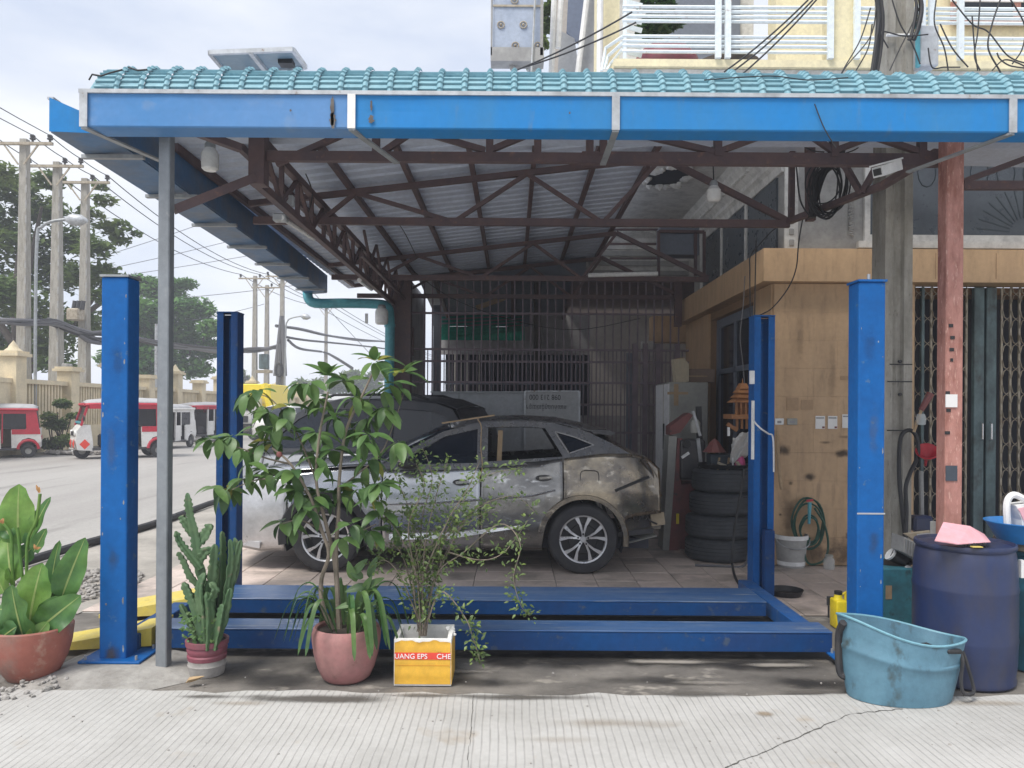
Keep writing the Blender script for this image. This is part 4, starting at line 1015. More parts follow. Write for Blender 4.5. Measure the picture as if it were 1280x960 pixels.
# ---- the crossover being repaired
nx = thing('crossover_car', 'silver crossover with its rear half stripped to scuffed grey primer and no rear bumper', 'car', (0, 8.79, 0))
WXF, WXR, WZ = -1.905, .738, .358
P = dict(
 belt=pl([(-2.98,.86),(-2.8,.93),(-2.3,1.0),(-1.7,1.06),(-1.30,1.075),(-.9,1.075),(-.3,1.11),(.3,1.15),(.6,1.19),(.95,1.235),(1.25,1.235),(1.45,1.18),(1.56,1.05)], .06),
 bot=pl([(-2.98,.26),(-2.6,.20),(-2.3,.22),(-1.4,.235),(.2,.235),(.3,.235),(1.08,.30),(1.16,.56),(1.3,.60),(1.56,.62)], .02),
 hw=pl([(-2.98,.70),(-2.86,.80),(-2.65,.875),(-2.3,.912),(-1.7,.93),(-.8,.915),(.1,.915),(.7,.935),(1.1,.925),(1.35,.875),(1.56,.80)], .05),
 arches=[(WXF, WZ, .425), (WXR, WZ, .415)],
 panels=[('bumper', -2.98, -2.30, M['silver_dusty'], 'grey front bumper corner with a chrome lower lip'), ('fender', -2.30, -1.33, M['silver'], None), ('front_door', -1.33, -.32, M['silver'], 'silver front door'),
         ('rear_door', -.32, .53, M['primer'], 'rear door sanded to scuffed grey'), ('quarter_panel', .53, 1.56, M['primer_tan'], 'rear quarter panel sanded to tan metal')],
 gh=[(-1.42,1.06),(-1.1,1.24),(-.72,1.445),(-.36,1.535),(.0,1.555),(.42,1.545),(.8,1.45),(1.02,1.345),(1.25,1.22),(.95,1.20),(.53,1.14),(-.3,1.08),(-.9,1.05)],
 gh_y0=.85, gh_z0=1.08, gh_k=.42, gh_mat=M['roof_grey'],
 panes=[dict(pts=[(-1.17,1.105),(-.98,1.24),(-.70,1.395),(-.36,1.475),(-.36,1.125)]),
        dict(pts=[(-.25,1.49),(.10,1.50),(.35,1.487),(.535,1.195),(-.25,1.14)], open=True),
        dict(pts=[(.46,1.455),(.66,1.40),(.86,1.32),(.60,1.235)], trim='roof_grey')],
 skins=[('bonnet', M['silver'], [(-2.93,.90,.62,.03,-.06),(-2.7,.98,.72,.05,-.05),(-2.2,1.045,.82,.06,0),(-1.7,1.085,.845,.065,0),(-1.33,1.10,.83,.07,-.10)], None),
        ('windscreen', M['tint'], [(-1.36,1.10,.80,.05,-.12),(-1.05,1.285,.74,.05,-.10),(-.78,1.42,.685,.05,-.08),(-.62,1.485,.655,.05,-.05)], None),
        ('roof', M['roof_grey'], [(-.64,1.485,.655,.055,-.05),(-.3,1.545,.645,.06,0),(.1,1.56,.64,.06,0),(.5,1.54,.635,.06,0),(.85,1.455,.65,.06,.05),(1.0,1.42,.66,.05,.06)], None),
        ('tailgate', M['primer_tan'], [(1.0,1.36,.66,.05,.03),(1.25,1.22,.74,.03,.06),(1.42,1.15,.78,.02,.08),(1.52,1.0,.78,0,.08),(1.54,.7,.76,0,.06)], 'tailgate without its lamps'),
        ('front_face', M['silver_dusty'], [(-2.93,.90,.62,.03,-.06),(-2.98,.8,.69,0,-.08),(-3.0,.55,.70,0,-.08),(-2.98,.26,.70,0,-.06)], None)],
 wheels=[(WXF, WZ, .362, .238), (WXR, WZ, .362, .238)])
put = car(nx, P)
T = lambda x, y, z: Vector((x, -y, z))         # local near side
# arch trims, sill strip, mirror, handles, lid, spoiler
for wx, m in ((WXF, M['black']),):
    mb = MB(); rows = []
    for i in range(-1, 22):
        a = pi*i/20; rows.append([T(wx+r*cos(a), .928+o, WZ+r*sin(a)) for r, o in ((.40, -.02), (.40, .012), (.475, .014), (.49, -.012))])
    put('arch_trim', mb.grid(rows), m, smooth=True)
mb = MB(); rows = []
for i in range(-1, 20):
    a = pi*i/20; rows.append([T(WXR+r*cos(a), .934+o, WZ+r*sin(a)) for r, o in ((.41, -.03), (.412, .01), (.455, .012), (.47, -.008))])
put('arch_flare', mb.grid(rows), M['primer_tan'], smooth=True)
mb = MB(); mb.add([T(-1.25,.925,.40),T(-.62,.93,.42),T(.0,.93,.485),T(.10,.928,.50),T(.0,.932,.46),T(-.62,.937,.36),T(-1.25,.932,.345)], [(0,1,5,6),(1,2,4,5),(2,3,4)])
put('sill_strip', mb, M['chrome'], solid=.01)
put('door_line', MB().tube([T(-1.3,.922,.70), T(-.8,.924,.72), T(-.3,.926,.76), T(.2,.926,.80), T(.45,.92,.86)], .012, 5), M['silver'], smooth=True)
bmir = MB().lathe([(.001,-.13),(.06,-.12),(.095,-.06),(.10,.0),(.085,.07),(.03,.09),(.001,.09)], 14, (0,0,0), 'X').xf(Matrix.Translation(T(-1.02, 1.03, 1.13)) @ Matrix.Scale(.62, 4, (0,0,1)))
mr_ = put('mirror', bmir, M['black'], smooth=True); put('mirror_cap', MB().lathe([(.001,-.132),(.05,-.118),(.075,-.07),(.07,-.05)], 12, (0,0,0), 'X').xf(Matrix.Translation(T(-1.04, 1.035, 1.175)) @ Matrix.Scale(.7, 4, (0,0,1))), M['silver'], mr_, smooth=True)
put('mirror_arm', MB().bar(T(-1.05,.86,1.09), T(-1.03,.98,1.11), .05, .04), M['black'])
for x, z, m in ((-.52, .935, 'silver'), (.33, .985, 'primer')):
    put('handle_recess', MB().lathe([(.001, .0), (.9, .0), (1, .012)], 20, (0,0,0), 'Y').xf(Matrix.Translation(T(x, .925, z)) @ Matrix.Diagonal((.085, 1, .032, 1))), M['body_dark'], smooth=True)
    put('door_handle', MB().bbox(tuple(T(x-.03, .945, z-.012)), tuple(T(x+.08, .92, z+.014)), .008, 2) if False else MB().bar(T(x-.05, .945, z), T(x+.085, .945, z+.008), .022, .026), M[m])
put('fuel_lid', MB().tube([T(.80+.095*(abs(cos(t*pi/12))**.5)*(1 if cos(t*pi/12) > 0 else -1), .915-.006*abs(sin(t*pi/12)), .99+.075*(abs(sin(t*pi/12))**.5)*(1 if sin(t*pi/12) > 0 else -1)) for t in range(25)], .004, 4), M['body_dark'])
put('spoiler', MB().prism([(.82,1.475),(1.02,1.475),(1.10,1.44),(1.06,1.415),(.86,1.44)], lambda a, b, k: Vector((a, -.66 if k == 0 else .66, b))), M['body_dark'])
# exposed structure where the rear bumper was
mb = MB(); mb.add([T(1.10,.84,.56),T(1.20,.85,.92),T(1.36,.82,.88),T(1.50,.74,.80),T(1.52,.72,.44),T(1.12,.82,.42)], [(0,1,2,3,4,5)]); put('inner_panel', mb, M['primer_tan'], solid=.02)
mb = MB()
for x, z, r in ((1.22,.58,.025),(1.30,.57,.03),(1.38,.58,.025),(1.20,.70,.02)): mb.lathe([(r*1.3,-.012),(r,-.02),(r,.0)], 10, T(x,.835,z), 'Y')
put('grommet', mb, M['body_dark'])
put('vent', MB().box(T(1.27,.86,.70), T(1.39,.83,.80)), M['black'])
put('seam', MB().bar(T(1.06,.93,.86), T(1.42,.86,1.0), .012, .03), M['black'])
put('lamp_edge', MB().tube([T(1.36,.83,1.19), T(1.45,.79,1.05), T(1.50,.77,.90), T(1.56,.74,.78)], .022, 6), M['primer_tan'], smooth=True)
put('crash_bar', MB().bbox(tuple(T(1.40,.72,.42)), tuple(T(1.62,-.72,.56)), .012, 2) if False else MB().bar(Vector((1.52,-.74,.50)), Vector((1.52,.74,.50)), .09, .12), M['primer_tan'])
put('tow_bracket', MB().bar(T(1.46,.76,.54), T(1.60,.76,.56), .03, .13), mat('bracket_tan', (.36,.29,.20), .7))
put('splash_sheet', MB().add([T(1.22,.80,.30),T(1.52,.76,.37),T(1.50,.5,.40),T(1.2,.5,.32)], [(0,1,2,3)]), M['cabinet'], solid=.006)
put('lower_bar', MB().bar(T(1.10,.84,.40), T(1.48,.76,.43), .03, .05), M['body_dark'])
put('loom', MB().tube(smoothpath([T(1.40,.80,.8), T(1.46,.80,.66), T(1.42,.80,.56), T(1.52,.78,.5)], 5), .01, 5), M['black'])
put('lower_lip', MB().bar(T(-2.94,.74,.30), T(-2.58,.89,.27), .02, .06), M['alloy'])
put('license_edge', MB().box(T(-2.985,.80,.52), T(-2.96,.7,.66)), M['black'])
# interior
for x in (-.75, .25):
    for s in (-1, 1):
        put('seat', MB().bbox((x-.25, s*.38-.24, .35), (x+.28, s*.38+.24, .62), .06, 2), M['seat'], smooth=True)
        put('seat_back', MB().bbox((x+.24, s*.38-.23, .55), (x+.40, s*.38+.23, 1.18), .06, 2), M['seat'], smooth=True)
put('pillar_trim', MB().bar(T(-.14,.66,.95), T(-.12,.60,1.46), .05, .05), M['card'])
put('headlining', MB().box((-.5, -.6, 1.50), (.75, .6, 1.52)), M['seat'])
put('rope', MB().tube(smoothpath([T(-.36,.70,1.58), T(-.32,.76,1.50), T(-.32,.86,1.30), T(-.30,.93,1.10), T(-.33,.93,.98)], 5), .006, 5), M['card'])
st_ = tag(obj("wood_strip", MB().bar(W(552, 529, 8.15), W(618, 519, 8.2), .035, .016), M["card"]), "thin brown wooden strip lying on the roof edge of the silver crossover", "strip")
# ---- the dark people carrier behind it
mp_ = thing('people_carrier', 'dark windowed silver people carrier parked behind the crossover', 'car', (-2.32, 10.9, 0))
P2 = dict(rz=radians(-13), sx=.86,
 belt=pl([(-1.85,.82),(-1.7,.92),(-1.3,1.06),(-.9,1.10),(2.35,1.16)], .06),
 bot=pl([(-1.85,.25),(2.35,.28)], .02), hw=pl([(-1.85,.72),(-1.65,.86),(-1.3,.91),(1.8,.92),(2.2,.88),(2.35,.80)], .06),
 arches=[(-1.15,.34,.40), (1.42,.34,.40)],
 panels=[('bumper', -1.85, -1.6, M['mpv_lower'], None), ('fender', -1.6, -.95, M['mpv_lower'], None), ('front_door', -.95, .05, M['mpv_lower'], None), ('rear_door', .05, 1.05, M['mpv_lower'], None), ('quarter_panel', 1.05, 2.35, M['mpv_lower'], None)],
 gh=[(-1.25,1.07),(-.6,1.52),(-.3,1.70),(.2,1.78),(1.2,1.79),(1.8,1.75),(2.05,1.68),(2.25,1.45),(2.33,1.16),(1.0,1.13),(0,1.10)],
 gh_y0=.86, gh_z0=1.1, gh_k=.24, gh_mat=M['mpv_dark'],
 panes=[dict(pts=[(-.95,1.14),(-.42,1.53),(-.12,1.66),(-.02,1.66),(-.02,1.15)]), dict(pts=[(.06,1.66),(1.05,1.68),(1.05,1.18),(.06,1.16)]), dict(pts=[(1.15,1.68),(1.75,1.65),(2.0,1.56),(2.12,1.25),(1.15,1.2)])],
 skins=[('bonnet', M['mpv_lower'], [(-1.82,.86,.6,.04,-.05),(-1.6,.98,.74,.06,0),(-1.25,1.08,.8,.06,0)], None), ('windscreen', M['tint'], [(-1.25,1.09,.8,.05,-.1),(-.75,1.44,.76,.05,-.1),(-.32,1.69,.71,.05,-.05)], None),
        ('roof', M['mpv_dark'], [(-.34,1.69,.71,.06,-.05),(.2,1.785,.70,.07,0),(1.2,1.80,.70,.07,0),(1.85,1.76,.70,.06,.03),(2.12,1.68,.70,.04,.06)], None),
        ('tailgate', M['mpv_dark'], [(2.1,1.68,.70,.03,.06),(2.28,1.42,.76,0,.08),(2.36,1.1,.8,0,.06),(2.38,.4,.8,0,.05)], None), ('front_face', M['mpv_lower'], [(-1.82,.86,.6,.04,-.05),(-1.9,.6,.7,0,-.06),(-1.85,.28,.7,0,-.05)], None)],
 wheels=[(-1.15,.34,.34,.22), (1.42,.34,.34,.22)], step=.06)
put2 = car(mp_, P2)
for s in (-1, 1): put2('roof_rail', MB().tube([(-.1, s*.62, 1.80), (.1, s*.62, 1.86), (1.4, s*.62, 1.87), (1.65, s*.62, 1.80)], .02, 6), M['black'], smooth=True)
# ================================================================ POTTED PLANTS
def leaf_mesh(L_, Wd, bend=.35, fold=.25, nl=7, nw=2, tip=.5, base=.06, pw=.75):
    """leaf along +X, face up +Z; drooping by bend"""
    rows = []
    for i in range(nl+1):
        t = i/nl; x = L_*t; w_ = Wd/2*(sin(pi*min(1, t**tip*.98+.01))**pw if 0 < t < 1 else base*.3)+.0005
        z = -bend*L_*t*t; xx = x*(1-.18*bend*t)
        rows.append([Vector((xx, w_*k/nw, z+fold*w_*abs(k/nw))) for k in range(-nw, nw+1)])
    return MB().grid(rows)
def leaf_frame(base, tip, facing):
    base, tip = Vector(base), Vector(tip); x = (tip-base); L_ = x.length; x = x.normalized(); f = Vector(facing)
    z = (f-x*f.dot(x)).normalized(); y = z.cross(x)
    m = Matrix((x, y, z)).transposed().to_4x4(); return Matrix.Translation(base) @ m, L_
def put_leaf(name, base, tip, wd, facing, m, par, bend=.12, fold=.2, tipk=.6, rib=True, und=0, pw=.75):
    mt, L_ = leaf_frame(base, tip, facing)
    mb = leaf_mesh(L_*1.03, wd, bend, fold, 14, 3, tipk, .06, pw)
    if und:
        for p in mb.v: p.z += und*sin(p.x*40/L_*.3+p.y*30)*abs(p.y)
    lf = obj(name, MB().add([mt @ p for p in mb.v], mb.f), m, par, smooth=True, recalc=False)
    if rib:
        r = leaf_mesh(L_*1.0, wd*.045+.002, bend, 0, 10, 1, tipk)
        obj('midrib', MB().add([mt @ (p+Vector((0,0,.0035))) for p in r.v], r.f), M['midrib'], lf, recalc=False)
    return lf
def pot_lathe(prof, c, n=32): return MB().lathe(prof, n, c)
# ---- canna in a terracotta bowl (left edge)
cx, cy = XW(42, 4.86), 4.86
cn = thing('canna_plant', 'broad leaved canna in a wide terracotta bowl at the left edge', 'plant', (cx, cy, -.01))
obj('bowl', pot_lathe([(.001,.0),(.135,.0),(.17,.05),(.205,.13),(.225,.21),(.232,.28),(.236,.315),(.228,.325),(.212,.315),(.20,.27),(.001,.265)], (cx, cy, -.015), 36), M['terra'], cn, smooth=True)
obj('soil', MB().lathe([(.001,.272),(.15,.275),(.203,.268)], 24, (cx, cy, 0)), M['soil'], cn)
def cp(x, y): return (x/3.31, 590+y/3.31)
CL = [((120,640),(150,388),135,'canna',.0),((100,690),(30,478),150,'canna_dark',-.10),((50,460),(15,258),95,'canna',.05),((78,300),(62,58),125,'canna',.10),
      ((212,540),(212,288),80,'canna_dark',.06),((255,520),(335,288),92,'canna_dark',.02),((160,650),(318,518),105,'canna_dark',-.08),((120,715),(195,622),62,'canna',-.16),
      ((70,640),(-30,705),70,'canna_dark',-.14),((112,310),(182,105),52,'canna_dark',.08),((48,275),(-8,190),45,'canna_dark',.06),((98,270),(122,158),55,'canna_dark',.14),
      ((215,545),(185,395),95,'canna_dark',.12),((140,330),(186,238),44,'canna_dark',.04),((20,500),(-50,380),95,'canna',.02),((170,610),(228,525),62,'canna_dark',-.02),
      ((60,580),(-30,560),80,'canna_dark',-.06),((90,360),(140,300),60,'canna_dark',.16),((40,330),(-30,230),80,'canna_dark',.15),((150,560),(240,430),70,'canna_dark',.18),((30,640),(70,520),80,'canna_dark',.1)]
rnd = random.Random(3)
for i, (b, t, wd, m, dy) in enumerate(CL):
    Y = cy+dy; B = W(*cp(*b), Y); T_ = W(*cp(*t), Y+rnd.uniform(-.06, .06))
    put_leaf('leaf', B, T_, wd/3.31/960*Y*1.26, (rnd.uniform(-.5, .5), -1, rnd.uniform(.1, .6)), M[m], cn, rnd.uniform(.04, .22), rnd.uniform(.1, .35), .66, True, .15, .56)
for (pts) in ([(120,690),(115,600),(90,420),(78,290),(70,230)], [(150,700),(200,560),(210,500)], [(170,700),(240,560),(255,510)], [(120,700),(110,320),(150,200),(165,90)], [(80,690),(50,470),(30,400)], [(70,690),(52,420),(45,265),(12,210)]):
    obj('stem', MB().tube(smoothpath([W(*cp(*p), cy+.04) for p in pts], 4), .010, 7), M['canna'], cn, smooth=True)
for (x, y) in ((162, 80), (10, 208), (150, 318)):
    for k in range(4):
        B = W(*cp(x, y), cy-.02); put_leaf('petal', B, B+Vector((rnd.uniform(-.03,.03), rnd.uniform(-.03,.02), rnd.uniform(-.01,.04))), .018, (0,-1,.3), M['wilted'], cn, .3, .2, .6, False)
# ---- euphorbia in a banded pot
cx, cy = XW(261, 4.93), 4.93
eu = thing('cactus_plant', 'tall crested green cactus in a small purple and grey banded pot', 'cactus', (cx, cy, -.01))
obj('pot', pot_lathe([(.001,.10),(.118,.10),(.122,.125),(.115,.135),(.120,.145),(.125,.165),(.120,.185),(.131,.19),(.133,.222),(.120,.224),(.113,.20),(.001,.195)], (cx, cy, -.015)), M['purple_pot'], eu, smooth=True)
obj('pot_foot', pot_lathe([(.001,0),(.104,.0),(.110,.02),(.113,.05),(.118,.065),(.113,.075),(.117,.099),(.001,.0995)], (cx, cy, -.015)), M['stone'], eu, smooth=True)
obj('soil', MB().lathe([(.001,.20),(.113,.196)], 20, (cx, cy, 0)), M['soil'], eu)
def ribbed(pts, r0, seed=0, ribs=3, taper=.75):
    pts = smoothpath(pts, 9); n = 15; k = len(pts); rows = []; rn = random.Random(seed); ph = rn.uniform(0, 6); tot = 0
    u = None
    for i, p in enumerate(pts):
        d = (pts[min(i+1,k-1)]-pts[max(i-1,0)]).normalized()
        if u is None: u = d.cross(Vector((0,1,0))).normalized()
        u = (u-d*u.dot(d)).normalized(); v = d.cross(u)
        if i: tot += (p-pts[i-1]).length
        s = i/(k-1); rr = r0*(.8+.2*sin(pi*min(1, s*1.3)))*(1 if s < .85 else max(.25, 1-((s-.85)/.15)**2*.8))
        sc = 1+.30*sin(tot*190+ph)+.12*sin(tot*430+ph)
        r = []
        for j in range(n):
            a = 2*pi*j/n; q = abs(cos(a*ribs/2+ph)); rad = rr*(.42+.72*(q**2)*sc); r.append(p+(u*cos(a)+v*sin(a))*rad)
        rows.append(r)
    mb = MB().grid(rows, closed=True); mb.add(rows[-1], [tuple(range(n))]); return mb
ES = [([(262,812),(256,745),(248,700),(243,668),(237,640),(234,616)],.030,.0),([(250,712),(236,694),(224,678),(219,664)],.026,-.03),([(246,680),(256,670),(264,655)],.036,.02),([(244,672),(232,655),(225,645)],.028,.02),
      ([(262,812),(262,745),(266,705),(268,680)],.033,-.04),([(270,812),(276,735),(278,690),(277,664)],.026,.03),([(272,800),(284,745),(293,705),(301,675)],.026,.0),([(284,745),(297,700),(293,672)],.021,.04),
      ([(282,740),(288,700),(287,674)],.020,-.03),([(258,812),(246,765),(236,742),(229,728)],.031,-.05),([(255,812),(240,782),(225,755)],.027,.02),([(262,812),(268,760),(270,722),(272,700)],.030,.06),
      ([(256,812),(252,765),(250,735),(256,716)],.030,-.08),([(266,812),(280,770),(288,735)],.028,-.06),([(260,812),(262,770),(258,740)],.032,-.10),([(252,735),(238,720),(229,700),(222,690)],.022,.05),([(250,700),(258,688),(266,690)],.03,.0),
      ([(268,812),(275,775),(279,755)],.03,-.09),([(262,750),(268,738),(262,728)],.025,-.10)]
for i, (pts, r, dy) in enumerate(ES):
    obj('stem', ribbed([W(x, y, cy+dy) for x, y in pts], r, i), M['cactus'], eu, smooth=True, angle=70)
mb = MB()
for i in range(170):
    B = W(rnd.uniform(228, 268), rnd.uniform(768, 806), cy-.06+rnd.uniform(-.06,.08)); mt, _ = leaf_frame(B, B+Vector((rnd.uniform(-1,1), rnd.uniform(-1,.4), rnd.uniform(-.2,1))), (0,-1,.8))
    l = leaf_mesh(.03, .014, .2, .2, 3, 1); mb.add([mt @ p for p in l.v], l.f)
stuff(obj('small_leaves', mb, M['leaf'], eu, recalc=False))
tag(obj('dry_leaf', leaf_mesh(.10, .05, -.3, .9, 6, 2).xf(Matrix.Translation(G(232, 856)+Vector((0,0,.012))) @ Matrix.Rotation(.3, 4, 'Z')), mat('dry_leaf', (.42, .30, .17), .8), solid=.002), 'curled dry brown leaf lying in front of the banded cactus pot', 'leaf')
# ---- broad leaved tree in a pink pot
cx, cy = XW(435, 4.86), 4.86
tr = thing('potted_tree', 'broad leaved young tree growing in a pink pot before the lift', 'plant', (cx, cy, -.01))
obj('pot', pot_lathe([(.001,0),(.125,0),(.15,.02),(.178,.08),(.202,.17),(.214,.25),(.215,.29),(.205,.325),(.195,.335),(.182,.325),(.18,.29),(.001,.285)], (cx, cy, -.015), 40), M['pinkpot'], tr, smooth=True)
obj('soil', MB().lathe([(.001,.30),(.18,.29)], 20, (cx, cy, 0)), M['soil'], tr)
TB = [[(420,796),(403,757),(402,723),(411,693),(402,663),(387,620),(363,580),(340,560)], [(424,796),(421,730),(416,690),(406,650),(395,600),(400,540),(410,490)], [(425,796),(422,740),(420,690),(423,640),(424,600),(432,540),(450,500),(468,462)],
      [(387,620),(360,600),(320,600),(290,612)], [(363,580),(330,572),(300,560),(265,552)], [(424,610),(450,590),(480,560),(505,490)], [(395,600),(370,540),(340,500),(310,490)], [(412,690),(440,670),(470,655)], [(402,663),(375,650),(352,655)]]
for i, pts in enumerate(TB):
    pp = smoothpath([W(x, y, cy+(.03*i-.08 if j > 2 or i > 2 else 0)) for j, (x, y) in enumerate(pts)], 4); k = len(pp)
    r0 = .017 if i < 3 else .007
    obj('trunk' if i < 3 else 'branch', MB().tube(pp, [r0*(1-.65*j/(k-1)) for j in range(k)], 7), M['bark'], tr, smooth=True)
lm = [obj('leaf', leaf_mesh(.165, .072, b, .22, 7, 2, .85), m, tr, smooth=True, recalc=False) for b, m in ((.35, M['leaf']), (.55, M['leaf_dark']), (.25, M['leaf']), (.4, M['leaf_old']))]
used = set()
WH = [(470,452,8),(505,466,8),(486,480,5),(432,476,8),(410,470,7),(396,498,8),(362,508,8),(335,515,8),(306,492,6),(262,548,7),(290,545,7),(342,552,8),(366,588,8),(332,586,8),(305,598,7),(282,610,7),(396,540,8),(440,536,8),(462,574,8),(474,604,8),
      (430,606,7),(402,616,8),(386,636,7),(354,652,6),(416,562,8),(446,502,7),(480,508,7),(497,552,6),(460,542,6),(376,478,6),(322,488,6),(346,532,6),(478,640,6),(462,662,6),(440,655,5),(372,612,6),(420,520,7),(450,610,5),(385,565,6),(318,560,5)]
rnd = random.Random(11); cnt = 0
for (x, y, n) in WH:
    dy = rnd.uniform(-.22, .26); c = W(x, y, cy+dy); a0 = rnd.uniform(0, 6); out = Vector(((x-415)/200, dy*2, .25)).normalized()
    for k in range(n):
        a = a0+2*pi*k/n+rnd.uniform(-.25, .25); el = rnd.uniform(-1.0, .15) if y > 470 else rnd.uniform(-.3, .8)
        d = Vector((cos(a)*cos(el), sin(a)*cos(el)*.8, sin(el)))+out*.35; d.normalize()
        mt, _ = leaf_frame(c+d*.012, c+d, (d.x*.4+rnd.uniform(-.3,.3), d.y*.4-.25, 1)); s = rnd.uniform(.72, 1.1)
        j = rnd.choices((0, 1, 2, 3), (4, 4, 3, 1))[0]
        mt = mt @ Matrix.Diagonal((s, s*rnd.uniform(.85, 1.15), s, 1))
        if j not in used: used.add(j); lm[j].matrix_basis = Matrix.Translation(-origin_of(tr)) @ mt @ Matrix.Translation(origin_of(tr))
        else:
            o = inst('leaf', lm[j].data, tr); o.matrix_basis = Matrix.Translation(-origin_of(tr)) @ mt @ Matrix.Translation(origin_of(tr))
        cnt += 1
fo = MB()
for (x, y, n) in WH:
    dy = rnd.uniform(-.25, .28); c = W(x+rnd.uniform(-16, 16), y+rnd.uniform(-4, 22), cy+dy); a0 = rnd.uniform(0, 6)
    for k in range(3):
        a = a0+k*2.0; el = rnd.uniform(-1.1, .1); d = Vector((cos(a)*cos(el), sin(a)*cos(el)*.8, sin(el)))
        mt, _ = leaf_frame(c+d*.012, c+d, (d.x*.4+rnd.uniform(-.3,.3), d.y*.4-.25, 1)); l = leaf_mesh(rnd.uniform(.11,.16), .06, .4, .22, 6, 1, .85); fo.add([mt @ p for p in l.v], l.f)
stuff(obj('foliage', fo, M['leaf'], tr, smooth=True, recalc=False))
tag_ = obj('fruit', MB().lathe([(.001,-.02),(.016,-.012),(.02,0),(.014,.014),(.001,.018)], 10, W(349, 568, cy-.2)), M['toolred'], tr, smooth=True)
# ---- strap leaved plant sharing the pink pot
sp_ = thing('spider_plant', 'strap leaved plant spilling over the rim of the pink pot', 'plant', (cx, cy, .30))
for i in range(40):
    a = rnd.uniform(0, 2*pi); r = rnd.uniform(.16, .36); hgt = rnd.uniform(.12, .34); b = Vector((cx+.10*cos(a), cy+.10*sin(a), .29)); d = Vector((cos(a), sin(a)*.75, 0))
    pts = [b, b+d*r*.35+Vector((0,0,hgt*.8)), b+d*r*.75+Vector((0,0,hgt*.75)), b+d*r*1.05+Vector((0,0,hgt*.2-.12))]
    pp = smoothpath(pts, 5); wd = rnd.uniform(.010, .019); sd_ = Vector((-sin(a), cos(a), 0)); rows = []
    for q, p in enumerate(pp):
        t = q/(len(pp)-1); ww = wd*(sin(pi*(.15+.85*(1-t)*.98))**.6 if t < 1 else .1); rows.append([p-sd_*ww, p-Vector((0,0,ww*.5)), p+sd_*ww])
    obj('blade', MB().grid(rows), (M['leaf'], M['leaf_dark'], M['canna_dark'], M['leaf_dark'])[i % 4], sp_, smooth=True, recalc=False)
for (t, u) in (((384, 582), (430, 770)), ((380, 770), (440, 740)), ((500, 690), (450, 760)), ((528, 655), (455, 745))):
    pass
for i in range(16):
    B = W(rnd.uniform(440, 462), rnd.uniform(715, 775), cy-.05); a = rnd.uniform(-.4, 3.5); d = Vector((cos(a), -.4, sin(a)*.8+.1)).normalized()
    put_leaf('leaf', B, B+d*rnd.uniform(.10, .17), rnd.uniform(.04, .055), (d.x*.3, -1, .7), M['leaf'] if i % 2 else M['leaf_dark'], sp_, .3, .2, .8, False)
# ---- twiggy shrub in a yellow foam box
x0, x1 = XW(494.5, 4.72), XW(566, 4.72); yf, yb = 4.72, 4.98; cx = (x0+x1)/2
sb = thing('potted_shrub', 'sparse twiggy shrub growing in a yellow foam box with a red printed band', 'plant', (cx, 4.85, -.01))
hb_ = .275
bx = obj('foam_box', MB().box((x0,yf,-.01),(x1,yf+.025,hb_)).box((x0,yb-.025,-.01),(x1,yb,hb_+.02)).box((x0,yf+.025,-.01),(x0+.025,yb-.025,hb_+.005)).box((x1-.025,yf+.025,-.01),(x1,yb-.025,hb_+.01)), M['foam'], sb)
bm_ = MB(); e = .004
wav = [(x0+.004+(x1-x0-.008)*i/16) for i in range(17)]
ft_ = lambda x: hb_-.012+.006*sin(x*37)+.004*sin(x*91)
rows = [[Vector((x, yf-e+.0015*sin(z*80), z)) for x in wav] for z in [.0+hb_*.93*k/12 for k in range(13)]]
rows.append([Vector((x, yf-e, ft_(x))) for x in wav])
obj('film', MB().grid(rows), M['foam_yellow'], sb, smooth=True)
obj('side_film', MB().box((x1+.001, yf-e, 0), (x1+.004, yb, hb_-.03)), M['foam_yellow'], sb)
zb0, zb1 = W(530, 824, yf).z, W(530, 815.4, yf).z
obj('red_band', MB().box((x0+.004, yf-e-.004, zb0), (x1-.004, yf-e-.002, zb1)), M['red_band'], sb)
for s, px in (('UANG EPS', 495), ('CHE', 547.5)):
    tm_ = textmesh(s, (zb1-zb0)*1.02); k = 1.0
    xs_ = [p.x for p in tm_.v]; tgt = ((536.5-496) if s[0] == 'U' else (565-547.5))/960*yf; sc = tgt/(max(xs_)-min(xs_)); mn = min(xs_)
    t_ = MB(); t_.add([Vector((XW(px+.8, yf)+(p.x-mn)*sc, yf-e-.0055-p.z, zb0+(zb1-zb0)*.14+p.y)) for p in tm_.v], tm_.f); obj('lettering', t_, M['lettering'], sb)
for k in range(3): obj('crease', MB().box((x0+.01, yf-e-.0012, .06+k*.055), (x1-.012, yf-e-.0002, .0615+k*.055)), M['amber'], sb)
obj('soil', MB().box((x0+.025, yf+.025, .15), (x1-.025, yb-.025, .20)), M['soil'], sb)
mb = MB()
for i in range(7): rock(mb, (x1-.02+rnd.uniform(-.02,.03), yb-.04-rnd.uniform(0,.1), hb_+rnd.uniform(-.01,.02)), .022, i+33)
obj('crumbled_foam', mb, M['foam'], sb)
tw = MB(); lv = MB(); lv2 = MB()
